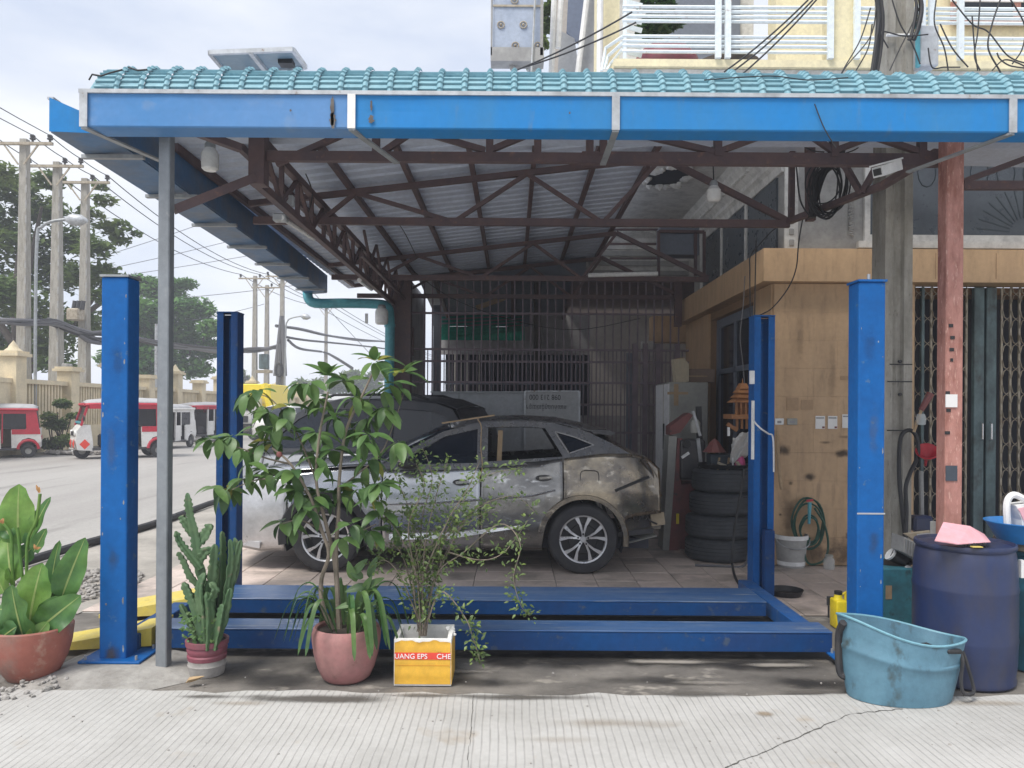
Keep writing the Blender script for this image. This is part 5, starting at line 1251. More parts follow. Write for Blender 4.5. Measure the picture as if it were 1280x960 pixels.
def twig(pts, r0=.005, leaves=0, spread=.05, dy=0, mbl=None):
    pp = smoothpath([W(x, y, 4.85+dy+d) for x, y, d in pts], 6); k = len(pp)
    tw.tube(pp, [r0*(1-.7*j/(k-1)) for j in range(k)], 5)
    for i in range(leaves):
        t = rnd.uniform(.12, 1); q = pp[min(k-1, int(t*k))]; d = Vector((rnd.uniform(-1,1), rnd.uniform(-1,1), rnd.uniform(-.7,1))).normalized(); b = q+d*rnd.uniform(0, spread)
        mt, _ = leaf_frame(b, b+d, (rnd.uniform(-.5,.5), -.6, 1)); s = rnd.uniform(.018, .042); l = leaf_mesh(s, s*.52, .15, .2, 3, 1)
        (mbl or rnd.choice((lv, lv, lv2))).add([mt @ p for p in l.v], l.f)
for (pts, n) in (([(524,795,0),(522,700,.02),(512,640,.04),(492,590,.05)],70), ([(528,795,0),(530,690,-.03),(545,620,-.06),(560,575,-.05)],90), ([(530,795,0),(535,720,.03),(560,660,.06),(600,600,.05),(650,585,.05)],110), ([(526,795,0),(520,720,-.05),(500,670,-.08),(478,640,-.08),(470,610,-.05)],90),
      ([(532,795,0),(545,720,.0),(580,690,0),(625,655,-.04),(650,680,-.08),(642,720,-.1),(650,755,-.1),(662,770,-.1)],120), ([(528,795,0),(526,660,.08),(540,600,.1),(528,560,.1)],60), ([(530,795,0),(550,740,-.06),(580,770,-.12),(592,800,-.14),(600,826,-.15)],90),
      ([(527,795,0),(505,700,.05),(485,680,.05),(470,700,.03)],60), ([(530,760,0),(560,690,.05),(590,640,.08),(640,620,.1),(668,640,.1)],70), ([(525,740,0),(510,660,-.1),(530,610,-.12),(520,580,-.1)],80), ([(528,720,0),(560,650,-.1),(585,610,-.12),(600,575,-.1)],80), ([(560,690,0),(600,700,-.05),(630,690,-.05),(660,650,0)],50),
      ([(528,730,0),(545,690,.1),(580,650,.12),(610,640,.1)],60), ([(525,780,0),(500,720,-.02),(480,700,-.05),(465,712,-.05)],40)):
    twig(pts, .0055, int(n*1.9), .075)
for i in range(16): twig([(522+rnd.uniform(-3,12),790,0),(515+rnd.uniform(-10,40),700,rnd.uniform(-.1,.1)),(500+rnd.uniform(-10,110),640,rnd.uniform(-.15,.15))], .002, 34, .09)
for i in range(60): B = (520+rnd.uniform(-10,20), 745+rnd.uniform(-8,10)); 
stuff(obj('twigs', tw, M['bark'], sb, smooth=True)); stuff(obj('small_leaves', lv, leafmat('shrub_leaf', (.085,.14,.045), (.13,.19,.06), 8), sb, recalc=False)); stuff(obj('young_leaves', lv2, leafmat('shrub_young', (.18,.26,.06), (.12,.18,.05), 8), sb, recalc=False))
# ================================================================ THINGS ROUND THE WORKSHOP (right)
def stain(name, c, u, v, n_off, m, par=None):       # thin irregular soot mark lying on a surface
    c, u, v = Vector(c), Vector(u), Vector(v); k = 28; rs = [1+.35*mnoise.noise(Vector((cos(2*pi*i/k)*1.7+c.x*3, sin(2*pi*i/k)*1.7, c.z*2))) for i in range(k)]
    return obj(name, MB().add([c+Vector(n_off)+u*cos(2*pi*i/k)*rs[i]+v*sin(2*pi*i/k)*rs[i] for i in range(k)], [tuple(range(k))]), m, par)
def soot_mat(name, cx, cy, cz, rx, rz, col=(.02,.02,.022), amt=.9):
    m = mat(name, col, .8, var=0); nt = m.node_tree; N = nt.nodes.new; L = nt.links.new; b = nt.nodes['Principled BSDF']
    g = N('ShaderNodeNewGeometry'); mp = N('ShaderNodeMapping'); mp.vector_type = 'POINT'
    mp.inputs['Location'].default_value = (-cx/rx, -cy/max(rx, .2), -cz/rz); mp.inputs['Scale'].default_value = (1/rx, 1/max(rx, .2), 1/rz); L(g.outputs['Position'], mp.inputs['Vector'])
    ln = N('ShaderNodeVectorMath'); ln.operation = 'LENGTH'; L(mp.outputs['Vector'], ln.inputs[0])
    nz = N('ShaderNodeTexNoise'); nz.inputs['Scale'].default_value = 14; nz.inputs['Detail'].default_value = 6; L(g.outputs['Position'], nz.inputs['Vector'])
    ad = N('ShaderNodeMath'); ad.operation = 'MULTIPLY_ADD'; L(nz.outputs['Fac'], ad.inputs[0]); ad.inputs[1].default_value = 1.3; L(ln.outputs['Value'], ad.inputs[2])
    mr = N('ShaderNodeMapRange'); mr.interpolation_type = 'SMOOTHSTEP'; mr.inputs['From Min'].default_value = .75; mr.inputs['From Max'].default_value = 1.6; mr.inputs['To Min'].default_value = amt; mr.inputs['To Max'].default_value = 0; L(ad.outputs[0], mr.inputs['Value'])
    L(mr.outputs['Result'], b.inputs['Alpha']); return m
def soot(px, py, rx, rz, Y, n=None, nrm=(0,-.0022,0), amt=.9, par=None, col=(.02,.02,.022)):
    c = W(px, py, Y); m = soot_mat('soot', c.x, c.y, c.z, rx, rz, col, amt); k = 24
    return obj('stain', MB().add([c+Vector((rx*1.25*cos(2*pi*i/k), nrm[1], rz*1.25*sin(2*pi*i/k))) for i in range(k)], [tuple(range(k))]), m, par or shop)
for (x, y, rx, rz, a) in ((1055,567,.17,.07,.9),(1012,597,.08,.09,.92),(980,563,.09,.10,.85),(1032,553,.12,.03,.6),(1060,670,.05,.07,.9),(1055,546,.08,.03,.5),(988,604,.04,.04,.6),(975,643,.025,.025,.8)): soot(x, y, rx*1.05, rz*.8, 8.402, nrm=(0,-.0035-.0004*random.random(),0), amt=a*.68)
for (x, y, rx, rz, a) in ((1010,693,.5,.16,.5),(1055,690,.3,.22,.45),(985,640,.10,.35,.35),(1040,470,.06,.4,.22),(1000,420,.05,.35,.18),(1062,600,.05,.4,.3)): soot(x, y, rx, rz, 8.402, nrm=(0,-.0052-.0004*random.random(),0), amt=a, col=(.11,.075,.05))
for (a, b, c, d) in ((983,497,998,513),(1050,470,1072,475),(1001,500,1016,512)): S('tape_residue', MB().box(W(a, d, 8.402), W(c, b, 8.3985)), mat('residue', (.40,.265,.155), .7))
for c_, x in ((cl, 142.5), (cr_, 1089.5)):
    for (y, rx, rz, a, col) in ((822,.07,.10,.75,(.07,.06,.055)),(700,.05,.12,.35,(.05,.06,.08)),(560,.04,.20,.25,(.10,.13,.18)),(450,.05,.16,.25,(.02,.05,.12))): soot(x+random.uniform(-6,6), y if x < 600 else y-20, rx, rz, 5.02, nrm=(0,-.002-.0006*random.random(),0), amt=a, par=c_, col=col)
# oil on the forecourt and under the runways
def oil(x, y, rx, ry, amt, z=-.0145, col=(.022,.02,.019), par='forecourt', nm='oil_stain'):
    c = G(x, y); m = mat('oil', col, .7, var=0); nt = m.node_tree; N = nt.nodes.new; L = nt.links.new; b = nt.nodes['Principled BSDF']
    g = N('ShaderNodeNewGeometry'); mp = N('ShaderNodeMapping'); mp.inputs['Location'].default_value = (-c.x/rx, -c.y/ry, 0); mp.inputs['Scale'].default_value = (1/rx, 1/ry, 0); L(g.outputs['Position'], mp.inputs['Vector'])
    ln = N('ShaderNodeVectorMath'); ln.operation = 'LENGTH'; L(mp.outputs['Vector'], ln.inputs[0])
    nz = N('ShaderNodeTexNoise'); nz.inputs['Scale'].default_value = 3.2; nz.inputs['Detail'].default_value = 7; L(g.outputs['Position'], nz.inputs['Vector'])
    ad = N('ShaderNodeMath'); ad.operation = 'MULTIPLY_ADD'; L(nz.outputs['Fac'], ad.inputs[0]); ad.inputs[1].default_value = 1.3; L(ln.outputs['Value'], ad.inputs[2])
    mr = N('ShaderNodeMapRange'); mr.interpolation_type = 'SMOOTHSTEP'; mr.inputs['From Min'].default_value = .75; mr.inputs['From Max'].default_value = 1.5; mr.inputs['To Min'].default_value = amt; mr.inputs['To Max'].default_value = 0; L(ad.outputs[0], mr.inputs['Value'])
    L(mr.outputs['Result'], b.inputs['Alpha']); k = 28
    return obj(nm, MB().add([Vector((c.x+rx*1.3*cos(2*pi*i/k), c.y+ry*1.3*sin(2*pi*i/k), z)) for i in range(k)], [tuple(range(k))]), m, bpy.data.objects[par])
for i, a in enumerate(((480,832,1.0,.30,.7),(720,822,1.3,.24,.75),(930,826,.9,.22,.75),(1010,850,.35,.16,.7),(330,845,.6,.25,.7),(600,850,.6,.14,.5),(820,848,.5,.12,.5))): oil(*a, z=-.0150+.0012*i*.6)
for i, a in enumerate(((660,872,.55,.07,.75),(400,874,.6,.09,.8),(250,871,.35,.05,.6),(880,868,.6,.06,.7),(1010,866,.4,.07,.8),(540,870,.4,.05,.6))): oil(*a, z=.0022+.0004*i, col=(.10,.09,.078), par='pavement', nm='dirt_stain')
for i, a in enumerate(((760,905,.55,.09,.28),(690,925,.3,.06,.2),(955,893,.07,.05,.6),(300,880,.25,.05,.3),(1240,880,.5,.06,.3))): oil(*a, z=.0048+.0004*i, col=(.34,.26,.17), par='pavement', nm='dirt_stain')
for i, a in enumerate(((840,826,.45,.07,.9),(975,830,.3,.06,.8),(590,838,.3,.05,.6),(890,852,.3,.05,.5))): oil(*a, z=-.0062+.0004*i, col=(.36,.33,.29), nm='dust_stain')
# papers, plates, pipe on the tan wall
for lab, x in (('white paper card left of the row of three on the tan wall', 1025), ('white paper card in the middle of the row of three on the tan wall', 1040.5), ('white paper card right of the row of three on the tan wall', 1058.5)):
    t = thing('paper_card', lab, 'notice', W(x, 528, 8.40), 'paper cards on the tan wall')
    y0, y1 = (520, 536) if x < 1050 else (518, 535)
    obj('sheet', MB().box(W(x-6, y1, 8.401), W(x+6, y0, 8.3965)), M['paper'], t)
    obj('print', MB().box(W(x-5, y0+3.2, 8.3955), W(x+5, y0+1.6, 8.3945)), M['grey_print'], t); obj('corner_mark', MB().box(W(x+2.5, y1-.6, 8.3955), W(x+5.6, y1-3, 8.3945)), M['toolred'], t)
for lab, x, w_ in (('white wall plate beside the rear blue column', 974, 5), ('clear wall plate right of the white wall plate', 990, 6)):
    t = thing('wall_plate', lab, 'wall plate', W(x, 527, 8.40)); obj('plate', MB().bbox(tuple(W(x-w_, 531, 8.385)), tuple(W(x+w_, 523, 8.401)), .004, 1), M['white'] if w_ == 5 else M['cabinet'], t); obj('socket', MB().box(W(x-w_*.5, 529, 8.3835), W(x+w_*.5, 526, 8.3848)), M['grey_print'], t)
tag(obj('pipe', MB().tube(smoothpath([W(971, 538, 8.36), W(972, 560, 8.36), W(974, 590, 8.34), W(977, 612, 8.32)], 4), .02, 8), M['card'], smooth=True), 'short brown pipe on the corner of the tan wall', 'pipe')
# coiled green hose
t = thing('hose_coil', 'coiled dark green hose hanging on the tan wall', 'hose', W(1012, 660, 8.36))
for k in range(5):
    c = W(1012+random.uniform(-3, 3), 652+3*k, 8.34-.012*k); a, b = .165+random.uniform(-.03,.015), .24+random.uniform(-.05,.03)
    if k > 2: a, b = .10, .15
    obj('loop', MB().tube([(c.x+a*cos(q*pi/14), c.y+.01*sin(q), c.z+b*sin(q*pi/14)) for q in range(29)], .011, 6), M['hose'], t, smooth=True)
obj('tail', MB().tube(smoothpath([W(1018,635,8.3),W(1030,655,8.3),W(1035,680,8.3),W(1030,700,8.28),W(1012,705,8.26),W(1005,690,8.28),W(1012,672,8.3)], 6), .012, 6), M['hose'], t, smooth=True)
obj('nozzle', MB().tube([W(1012,628,8.3), W(1011,655,8.28)], [.022,.016], 8), M['teal_pipe'], t, smooth=True); obj('hook', MB().bar(W(1008,626,8.3), W(1016,625,8.3), .02), M['red'], t)
def bucket(name, lab, cat, c, r0, r1, h, m, rim=.008, stuffing=None, n=28):
    t = thing(name, lab, cat, c)
    obj('body', MB().lathe([(.001,0),(r0,0),(r0+(r1-r0)*.5,h*.5),(r1,h*.96),(r1+rim,h*.96),(r1+rim,h),(r1-.006,h),(r0-.004,.02),(.001,.02)], n, c), m, t, smooth=True); return t
c = G(990, 711); c.y += .16; c.x = XW(990, c.y)
t = bucket('bucket', 'grimy white paint bucket on the floor by the tan wall', 'bucket', c, .145, .168, .345, M['cement'])
obj('rim_band', MB().lathe([(.172,.30),(.178,.30),(.178,.345),(.172,.345)], 28, c), M['white'], t, smooth=True); obj('label', MB().lathe([(.1475,.02),(.1495,.07)], 28, c), M['white'], t); obj('handle', MB().tube([(c.x+.18*cos(a*pi/12), c.y-.05-.13*sin(a*pi/12), c.z+.30-.09*sin(a*pi/12)) for a in range(13)], .006, 5), M['galv'], t)
c = G(1036, 711); t = thing('glass_jar', 'small clear jar on the floor under the hose', 'jar', c); M['clear'] = glassmat('clear_plastic', (.7,.74,.74), .35, .1)
obj('jar', MB().lathe([(.001,0),(.055,0),(.06,.02),(.06,.10),(.04,.13)], 16, c), M['clear'], t, smooth=True); obj('lid', MB().lathe([(.042,.13),(.042,.15),(.001,.15)], 16, c), M['cabinet'], t)
# stack of tyres
def tyre(name, c, R, h, lab, m):
    prof = [(R*.62,.03*h),(R*.66,0),(R*.80,-.0),(R*.93,.06*h),(R*.985,.16*h)]
    for k in range(4): z = .2+.16*k; prof += [(R,z*h),(R,(z+.12)*h),(R*.975,(z+.125)*h),(R*.975,(z+.155)*h)]
    prof += [(R,.85*h),(R*.93,.94*h),(R*.8,h),(R*.66,h),(R*.62,.97*h),(R*.66,.9*h),(R*.9,.5*h),(R*.66,.1*h),(R*.62,.03*h)]
    o = obj(name, MB().lathe(prof, 40, c), m, smooth=True, angle=28); return tag(o, lab, 'tyre', 'used tyres stacked in the workshop')
M['tyre'] = mat('tyre_dusty', (.04,.045,.052), .7, 0, (.065,.07,.078), 5, bump=.2)
for i, (px, R, lab) in enumerate(((898,.365,'lowest used tyre of the stack beside the rear blue column'),(899,.37,'second tyre from the floor in the stack beside the rear blue column'),(902,.355,'third tyre from the floor in the stack beside the rear blue column'),(903,.34,'topmost tyre of the stack, under the black junk tray'))):
    Y = 8.78; tyre('tyre', (XW(px, Y), Y, .0+.257*i), R, .253, lab, M['tyre'])
c = Vector((XW(905, 8.8), 8.8, 1.03))
t = thing('junk_tray', 'black tray of small oily parts on top of the tyre stack', 'tray', c)
obj('tray', MB().lathe([(.001,0),(.26,0),(.30,.05),(.29,.05),(.25,.012),(.001,.012)], 20, c), M['black'], t, smooth=True)
for i in range(9): 
    p = c+Vector((random.uniform(-.18,.18), random.uniform(-.2,.1), .03)); obj('part', MB().bar(p, p+Vector((random.uniform(-.12,.12), random.uniform(-.05,.05), random.uniform(.01,.06))), .035, .025), (M['black'], M['body_dark'], M['gate'])[i % 3], t)
t = thing('tool_crate', 'dark crate of brushes and a red bag on the tray above the tyres', 'crate', c+Vector((-.1, .1, .02)))
obj('crate', MB().bbox(tuple(W(888, 590, 8.85)), tuple(W(915, 567, 9.05)), .01, 1), mat('crate_blue', (.03,.045,.06), .6), t); obj('red_bag', MB().lathe([(.001,.16),(.05,.12),(.09,.06),(.14,0),(.001,0)], 9, W(893, 565, 8.95)), M['toolred'], t)
for x in (897, 909): obj('brush', MB().bar(W(x, 588, 8.84), W(x+2, 572, 8.84), .02), M['card'], t)
# steel cabinet with boxes
cY = 10.3; a = W(836, 640, cY); b = W(885, 478, cY)
t = thing('steel_cabinet', 'tall beige steel cabinet with pale side at the back of the workshop', 'cabinet', ((a.x+b.x)/2, cY+.4, 0))
obj('body', MB().bbox((a.x, cY, .0), (b.x, cY+.95, b.z), .008, 1), M['cabinet'], t); obj('side_panel', MB().box((a.x-.012, cY+.02, .02), (a.x-.001, cY+.93, b.z-.02)), M['white'], t)
obj('groove', MB().box((a.x-.016, cY+.35, .02), (a.x-.0125, cY+.37, b.z-.02)), M['gate'], t); obj('tape', MB().box(W(842, 507, cY-.004), W(848, 480, cY-.001)), M['card'], t); obj('tape', MB().box(W(834, 493, cY-.006), W(860, 490, cY-.0045)), M['card'], t); obj('handle', MB().bar((a.x-.03, cY+.25, 1.15), (a.x-.03, cY+.25, 1.5), .02), M['black'], t)
t = thing('cardboard_box', 'upright pale cardboard box on top of the steel cabinet', 'box', W(851, 478, cY+.2)); obj('box', quad([(842,449),(855,448),(861,455),(861,477),(845,480)], cY+.12, .18), mat('pale_card', (.50,.43,.31), .85), t); obj('flap', MB().bar(W(843,449,cY+.12), W(856,447,cY+.12), .02, .01), M['card'], t)
t = thing('cardboard_box', 'brown cardboard box lying on the cabinet behind the pale one', 'box', W(872, 478, cY+.3)); obj('box', MB().bbox(tuple(W(861, 478, cY+.2)), tuple(W(884, 463, cY+.6)), .006, 1), mat('brown_card', (.24,.17,.13), .85), t); obj('tape', MB().box(W(861,471,cY+.195), W(884,469.5,cY+.198)), M['card'], t)
# red workshop machine
mY = 9.3
t = thing('tyre_changer', 'old red workshop machine with sloped hood and black upright arm beside the tyres', 'machine', (XW(855, mY), mY+.2, 0))
obj('base', MB().bbox(tuple(W(836, 690, mY)), tuple(W(868, 600, mY+.5)), .015, 2), M['toolred'], t); obj('column', quad([(836,545),(846,545),(838,690),(828,690)], mY-.05, .3), M['cabinet'], t); obj('red_leg', quad([(847,548),(853,548),(848,690),(836,690)], mY-.06, .12), M['toolred'], t)
obj('hood', quad([(837,533),(861,516),(866,519),(850,541),(837,544)], mY-.05, .25), M['toolred'], t); obj('canister', MB().lathe([(.001,0),(.055,.0),(.06,.05),(.06,.12),(.03,.16),(.001,.16)], 14, W(869, 541, mY-.1)), M['cabinet'], t, smooth=True)
obj('arm', MB().bar(W(876, 600, mY), W(873, 508, mY), .06, .06), M['black'], t); obj('silver_bar', MB().bar(W(866, 514, mY-.15), W(875, 545, mY-.15), .03), M['galv'], t); obj('strut', MB().bar(W(872, 548, mY-.1), W(877, 592, mY-.1), .04), M['galv'], t)
obj('gauge', MB().lathe([(.001,-.02),(.05,-.02),(.055,0)], 16, W(858, 555, mY-.12), 'Y'), M['black'], t, smooth=True); obj('lever', MB().bar(W(852, 572, mY-.2), W(861, 566, mY-.2), .03), M['white'], t); obj('gearbox', MB().bbox(tuple(W(850, 600, mY-.1)), tuple(W(872, 548, mY+.3)), .03, 2), M['body_dark'], t)
obj('foot', MB().bbox(tuple(W(832, 700, mY-.1)), tuple(W(870, 680, mY+.5)), .01, 1), M['body_dark'], t); obj('tag', MB().box(W(845,655,mY-.12), W(848.5,642,mY-.115)), M['yellow_jug'], t)
# spirit house, cloth, stand
hY = 8.75
t = thing('spirit_house', 'small carved wooden shrine with tiered roof hanging beside the rear blue column', 'shrine', W(928, 530, hY))
for k, (hw_, py, dy) in enumerate(((11,503,4),(8,497,4),(6,491,4),(3.2,486,5))):
    a = W(928-hw_, py, hY-.1+.02*k); b = W(928+hw_, py, hY+.2-.02*k); z1 = W(928, py-dy-2, hY).z; cxm = (a.x+b.x)/2; cym = (a.y+b.y)/2; q = .55
    obj('roof_tier', MB().add([(a.x,a.y,a.z),(b.x,a.y,a.z),(b.x,b.y,a.z),(a.x,b.y,a.z)]+[(cxm+(x-cxm)*q, cym+(y-cym)*q, z1) for x, y in ((a.x,a.y),(b.x,a.y),(b.x,b.y),(a.x,b.y))], [(0,1,2,3),(7,6,5,4),(0,4,5,1),(1,5,6,2),(2,6,7,3),(3,7,4,0)]), M['wood'], t)
obj('finial', MB().tube([W(928,482,hY+.05), W(928,473,hY+.05)], [.015,.003], 6), M['wood'], t)
for x in (920, 926, 932, 938): obj('post', MB().bar(W(x, 520, hY-.05), W(x, 502, hY-.05), .022), M['wood'], t)
obj('back', MB().box(W(919, 520, hY+.12), W(939, 503, hY+.14)), M['wood'], t)
obj('platform', MB().bbox(tuple(W(914, 524, hY-.12)), tuple(W(943, 518, hY+.22)), .006, 1), M['wood'], t)
for x in (921, 927, 933, 939): obj('leg', MB().bar(W(x, 536, hY-.03), W(x, 524, hY-.03), .025), M['wood'], t)
obj('side_step', MB().bar(W(909, 530, hY-.05), W(921, 538, hY-.05), .05, .04), M['wood'], t); obj('white_post', MB().bar(W(910.5,545,hY-.1), W(910.5,534,hY-.1), .025), M['white'], t)
obj('hanging_wire', MB().tube(smoothpath([W(931,484,hY), W(928,450,hY), W(925,420,hY), W(929,380,hY), W(931,345,hY)], 5), .005, 4), M['wire_grey'], t)
rows = []
for i in range(11):
    r = []
    for j in range(9):
        x = 916+i*2.9-(j*.5); y = 534+j*4+(10-i)*1.3+2*sin(i*1.3+j*.7); r.append(W(x, y, hY-.14+.03*sin(i*1.1+j*.9)+.01*j))
    rows.append(r)
tag(obj('cloth', MB().grid(rows), M['cloth'], smooth=True, solid=.006), 'crumpled grey cloth hung under the wooden shrine', 'cloth')
t = thing('stand', 'dark narrow stand holding a pink pot below the grey cloth', 'stand', (XW(925, hY), hY, 0)); obj('top', MB().box(W(915, 588, hY-.1), W(936, 582, hY+.15)), M['body_dark'], t); obj('leg', MB().bar(W(918,588,hY-.05), (XW(918,hY), hY-.05, 0), .03), M['body_dark'], t); obj('leg', MB().bar(W(934,588,hY-.05), (XW(934,hY), hY-.05, 0), .03), M['body_dark'], t); obj('upright', MB().bar(W(916,588,hY-.05), W(915,555,hY-.05), .015), M['white'], t)
tag(obj('pink_pot', MB().lathe([(.001,0),(.062,0),(.058,.05),(.036,.11),(.001,.115)], 14, W(924.5, 581.5, hY-.03)), mat('magenta', (.52,.07,.22), .5), smooth=True), 'small magenta pot on the dark stand under the grey cloth', 'pot')
tag(obj('black_cable', MB().tube(smoothpath([W(930,586,8.3), W(925,620,8.2), W(918,660,8.1), W(915,700,8.0), W(919,722,7.6), W(928,736,7.3)], 6), .013, 6), M['wire'], smooth=True), 'black cable trailing from the dark stand to the floor', 'cable')
tag(obj('floor_hose', MB().tube(smoothpath([W(936,690,8.2), (XW(930,8.3),8.28,.015), (XW(905,8.3),8.25,.015), (XW(870,8.3),8.3,.015)], 6), .014, 6), M['wire_grey'], smooth=True), 'grey hose lying on the tiles in front of the tyre stack', 'hose')
tag(obj('oil_pan', MB().lathe([(.001,0),(.13,0),(.155,.055),(.15,.055),(.125,.012),(.001,.012)], 20, (XW(984, 7.05), 7.05, .0)), M['black'], smooth=True), 'shallow black oil pan beside the foot of the rear right column', 'pan')
# ---- concrete pole rising through the roof
pY = 6.5
cp_ = thing('concrete_pole', 'square concrete utility pole standing before the folding gate', 'pole', (XW(1122, pY), pY+.12, 0))
zt0, xb0, xb1, xt0, xt1 = 9.0, XW(1103.5, pY), XW(1140, pY), XW(1109, pY), XW(1139, pY)
def xl(z, a, b): return a+(b-a)*z/zt0
prof_ = [(0,.0),(.30,.0),(.36,.035),(.64,.035),(.70,0),(1,0),(1,.24),(0,.24)]
mb = MB(); rows = []
for k in range(19):
    z = -.02+zt0*k/18; a, b = xl(z, xb0, xt0), xl(z, xb1, xt1); rows.append([Vector((a+(b-a)*p, pY+q+.004*mnoise.noise(Vector((p*3, q*9, z*1.7))), z)) for p, q in prof_])
obj('shaft', mb.grid(rows, closed=True), M['conc_pole'], cp_)
for y in (455.5, 477, 538): obj('band', MB().box((XW(1109 if y > 470 else 1112, pY-.004), pY-.006, W(1120,y+.7,pY).z), (XW(1140 if y < 500 else 1136, pY-.004), pY-.002, W(1120,y-.7,pY).z)), M['wire'], cp_)
for y in (452, 493): obj('bolt', MB().lathe([(.001,-.02),(.014,-.02),(.014,.0)], 8, W(1124,y,pY), 'Y'), M['black'], cp_)
t = thing('meter_box', 'grey cable junction box on the concrete pole above the roof', 'box', W(1156, 60, 6.4)); obj('case', MB().bbox(tuple(W(1150, 82, 6.38)), tuple(W(1164, 40, 6.5)), .01, 1), M['galv'], t); obj('conduit', MB().tube([W(1147,84,6.4), W(1147,30,6.4)], .02, 8), M['teal_pipe'], t); obj('band', MB().tube([W(1108,44,6.46), W(1140,44,6.46), W(1156,42,6.46)], .012, 5), M['white'], t)
# black hose loop, funnel, hand pump on the pole
tag(obj('air_hose', MB().tube(smoothpath([W(1131,672,6.3), W(1128,640,6.3), W(1124,600,6.36), W(1124,560,6.4), W(1128,542,6.4), W(1138,538,6.4), W(1146,548,6.4), W(1147,570,6.4), W(1138,590,6.38), W(1132,610,6.34), W(1133,640,6.3), W(1131,690,6.2)], 6), .017, 7), M['wire'], smooth=True), 'thick black hose looped on the concrete pole', 'hose')
tag(obj('funnel', MB().lathe([(.088,0),(.092,-.01),(.03,-.09),(.012,-.1),(.009,-.18),(.006,-.18),(.009,-.1),(.027,-.088),(.085,0)], 18).xf(Matrix.Translation(W(1159,563,6.35)) @ Matrix.Rotation(.7, 4, 'X') @ Matrix.Rotation(-.25, 4, 'Y')), M['red'], smooth=True), 'red plastic funnel hanging at the edge of the concrete pole', 'funnel')
t = thing('hand_tool', 'brown handled tool with a clear cup hung beside the concrete pole', 'tool', W(1153, 515, 6.35)); obj('handle', MB().tube([W(1151,513,6.35), W(1163,492,6.35)], [.022,.032], 8), M['toolred'], t, smooth=True); obj('rod', MB().tube([W(1142,540,6.35), W(1152,511,6.35)], .012, 6), M['card'], t); obj('cup', MB().lathe([(.001,0),(.035,.0),(.04,.06),(.03,.09)], 12, W(1151,531,6.33)), M['clear'], t, smooth=True)
t = thing('broom', 'slim upright pole with a dark blue end leaning by the folding gate', 'broom', W(1151, 640, 6.9)); obj('stick', MB().tube([W(1152,660,6.6), W(1151,590,6.9)], .02, 7), M['cement'], t); obj('head', MB().bbox(tuple(W(1143,665,6.5)), tuple(W(1158,643,6.62)), .02, 1), M['drum'], t)
# ---- drums, tub, boxes
dc = Vector((XW(1206.5, 4.95), 4.95, -.012)); R = .298
prof = [(.001,0),(R*.93,0),(R*.97,.012),(R*.975,.03),(R*.955,.05),(R*.985,.12),(R,.25),(R*1.008,.272),(R*1.008,.285),(R,.30),(R*1.004,.42),(R,.565),(R*1.012,.585),(R*1.012,.60),(R*.998,.62),(R*.985,.74),(R*.95,.82),(R*.93,.835),(R*.97,.845),(R*.98,.86),(R*.97,.873),(R*.93,.875),(R*.91,.855),(.001,.85)]
t = thing('drum', 'large dark blue plastic drum with a pink scoop on its lid', 'drum', dc); obj('body', MB().lathe(prof, 56, dc), M['drum'], t, smooth=True); obj('bung', MB().lathe([(.001,.872),(.04,.872),(.045,.852)], 14, dc+Vector((.12,.08,0))), M['black'], t); obj('tape', MB().box((dc.x+.262, dc.y-.16, .66), (dc.x+.285, dc.y-.13, .77)), M['white'], t)
zt_ = .868
pk_ = [W(1178,655,4.92), W(1212,659,4.90), W(1238,679.5,4.78), W(1196,681,4.66), W(1167,675.5,4.74), W(1181,668,5.0)]
mb = MB(); A = [W(1180,654,4.95), W(1211,658,4.93), W(1196,666,4.80)]
mb.add([W(1179,653,4.92), W(1212,658,4.90), W(1238,678,4.84), W(1198,680.5,4.66), W(1168,676,4.70), W(1186,664,5.05), W(1230,668,5.05)], [(0,1,3,4),(1,2,3),(0,5,6,1),(1,6,2)])
tag(obj('scoop', mb, M['pink'], solid=.006), 'faded pink plastic scoop lying upside down on the dark blue drum', 'scoop')
mb = MB()
for i in range(7): rock(mb, W(1200+i*5, 681, 4.72+.01*i), .02, i+70)
stuff(obj('oily_rags', mb, M['black']))
tag(obj('yellow_chip', MB().box(W(1216,684.5,4.66), W(1225,682.5,4.69)), M['yellow']), 'small yellow chip on the lid of the dark blue drum', 'chip')
dc2 = Vector((3.61, 5.18, -.012)); t = thing('drum', 'dark teal drum at the right edge carrying a blue basin', 'drum', dc2); obj('body', MB().lathe([(r*.985, z*.90) for r, z in prof], 48, dc2), M['teal_drum'], t, smooth=True); obj('lid_ring', MB().lathe([(.26,.795),(.305,.795),(.315,.81),(.305,.845),(.26,.85)], 40, dc2), M['gate'], t, smooth=True)
bc = Vector((XW(1285, 5.1), 5.1, .835)); t = bucket('basin', 'bright blue plastic basin on the teal drum', 'basin', bc, .17, .245, .135, M['bright_blue'])
jc = bc+Vector((-.04, .0, .07)); t = thing('jug', 'white plastic oil jug standing in the blue basin', 'jug', jc)
obj('handle', MB().tube(smoothpath([W(1259,655,5.05), W(1258,632,5.05), W(1262,621,5.05), W(1270,619,5.05), W(1283,627,5.05), W(1290,640,5.05)], 5), .022, 8), M['white'], t, smooth=True); obj('body', quad([(1270,632),(1300,628),(1300,668),(1278,668),(1277,650)], 5.02, .12), M['white'], t); obj('label', quad([(1272,636),(1280,634),(1280,652),(1275,640)], 5.012, .003), M['pink'], t)
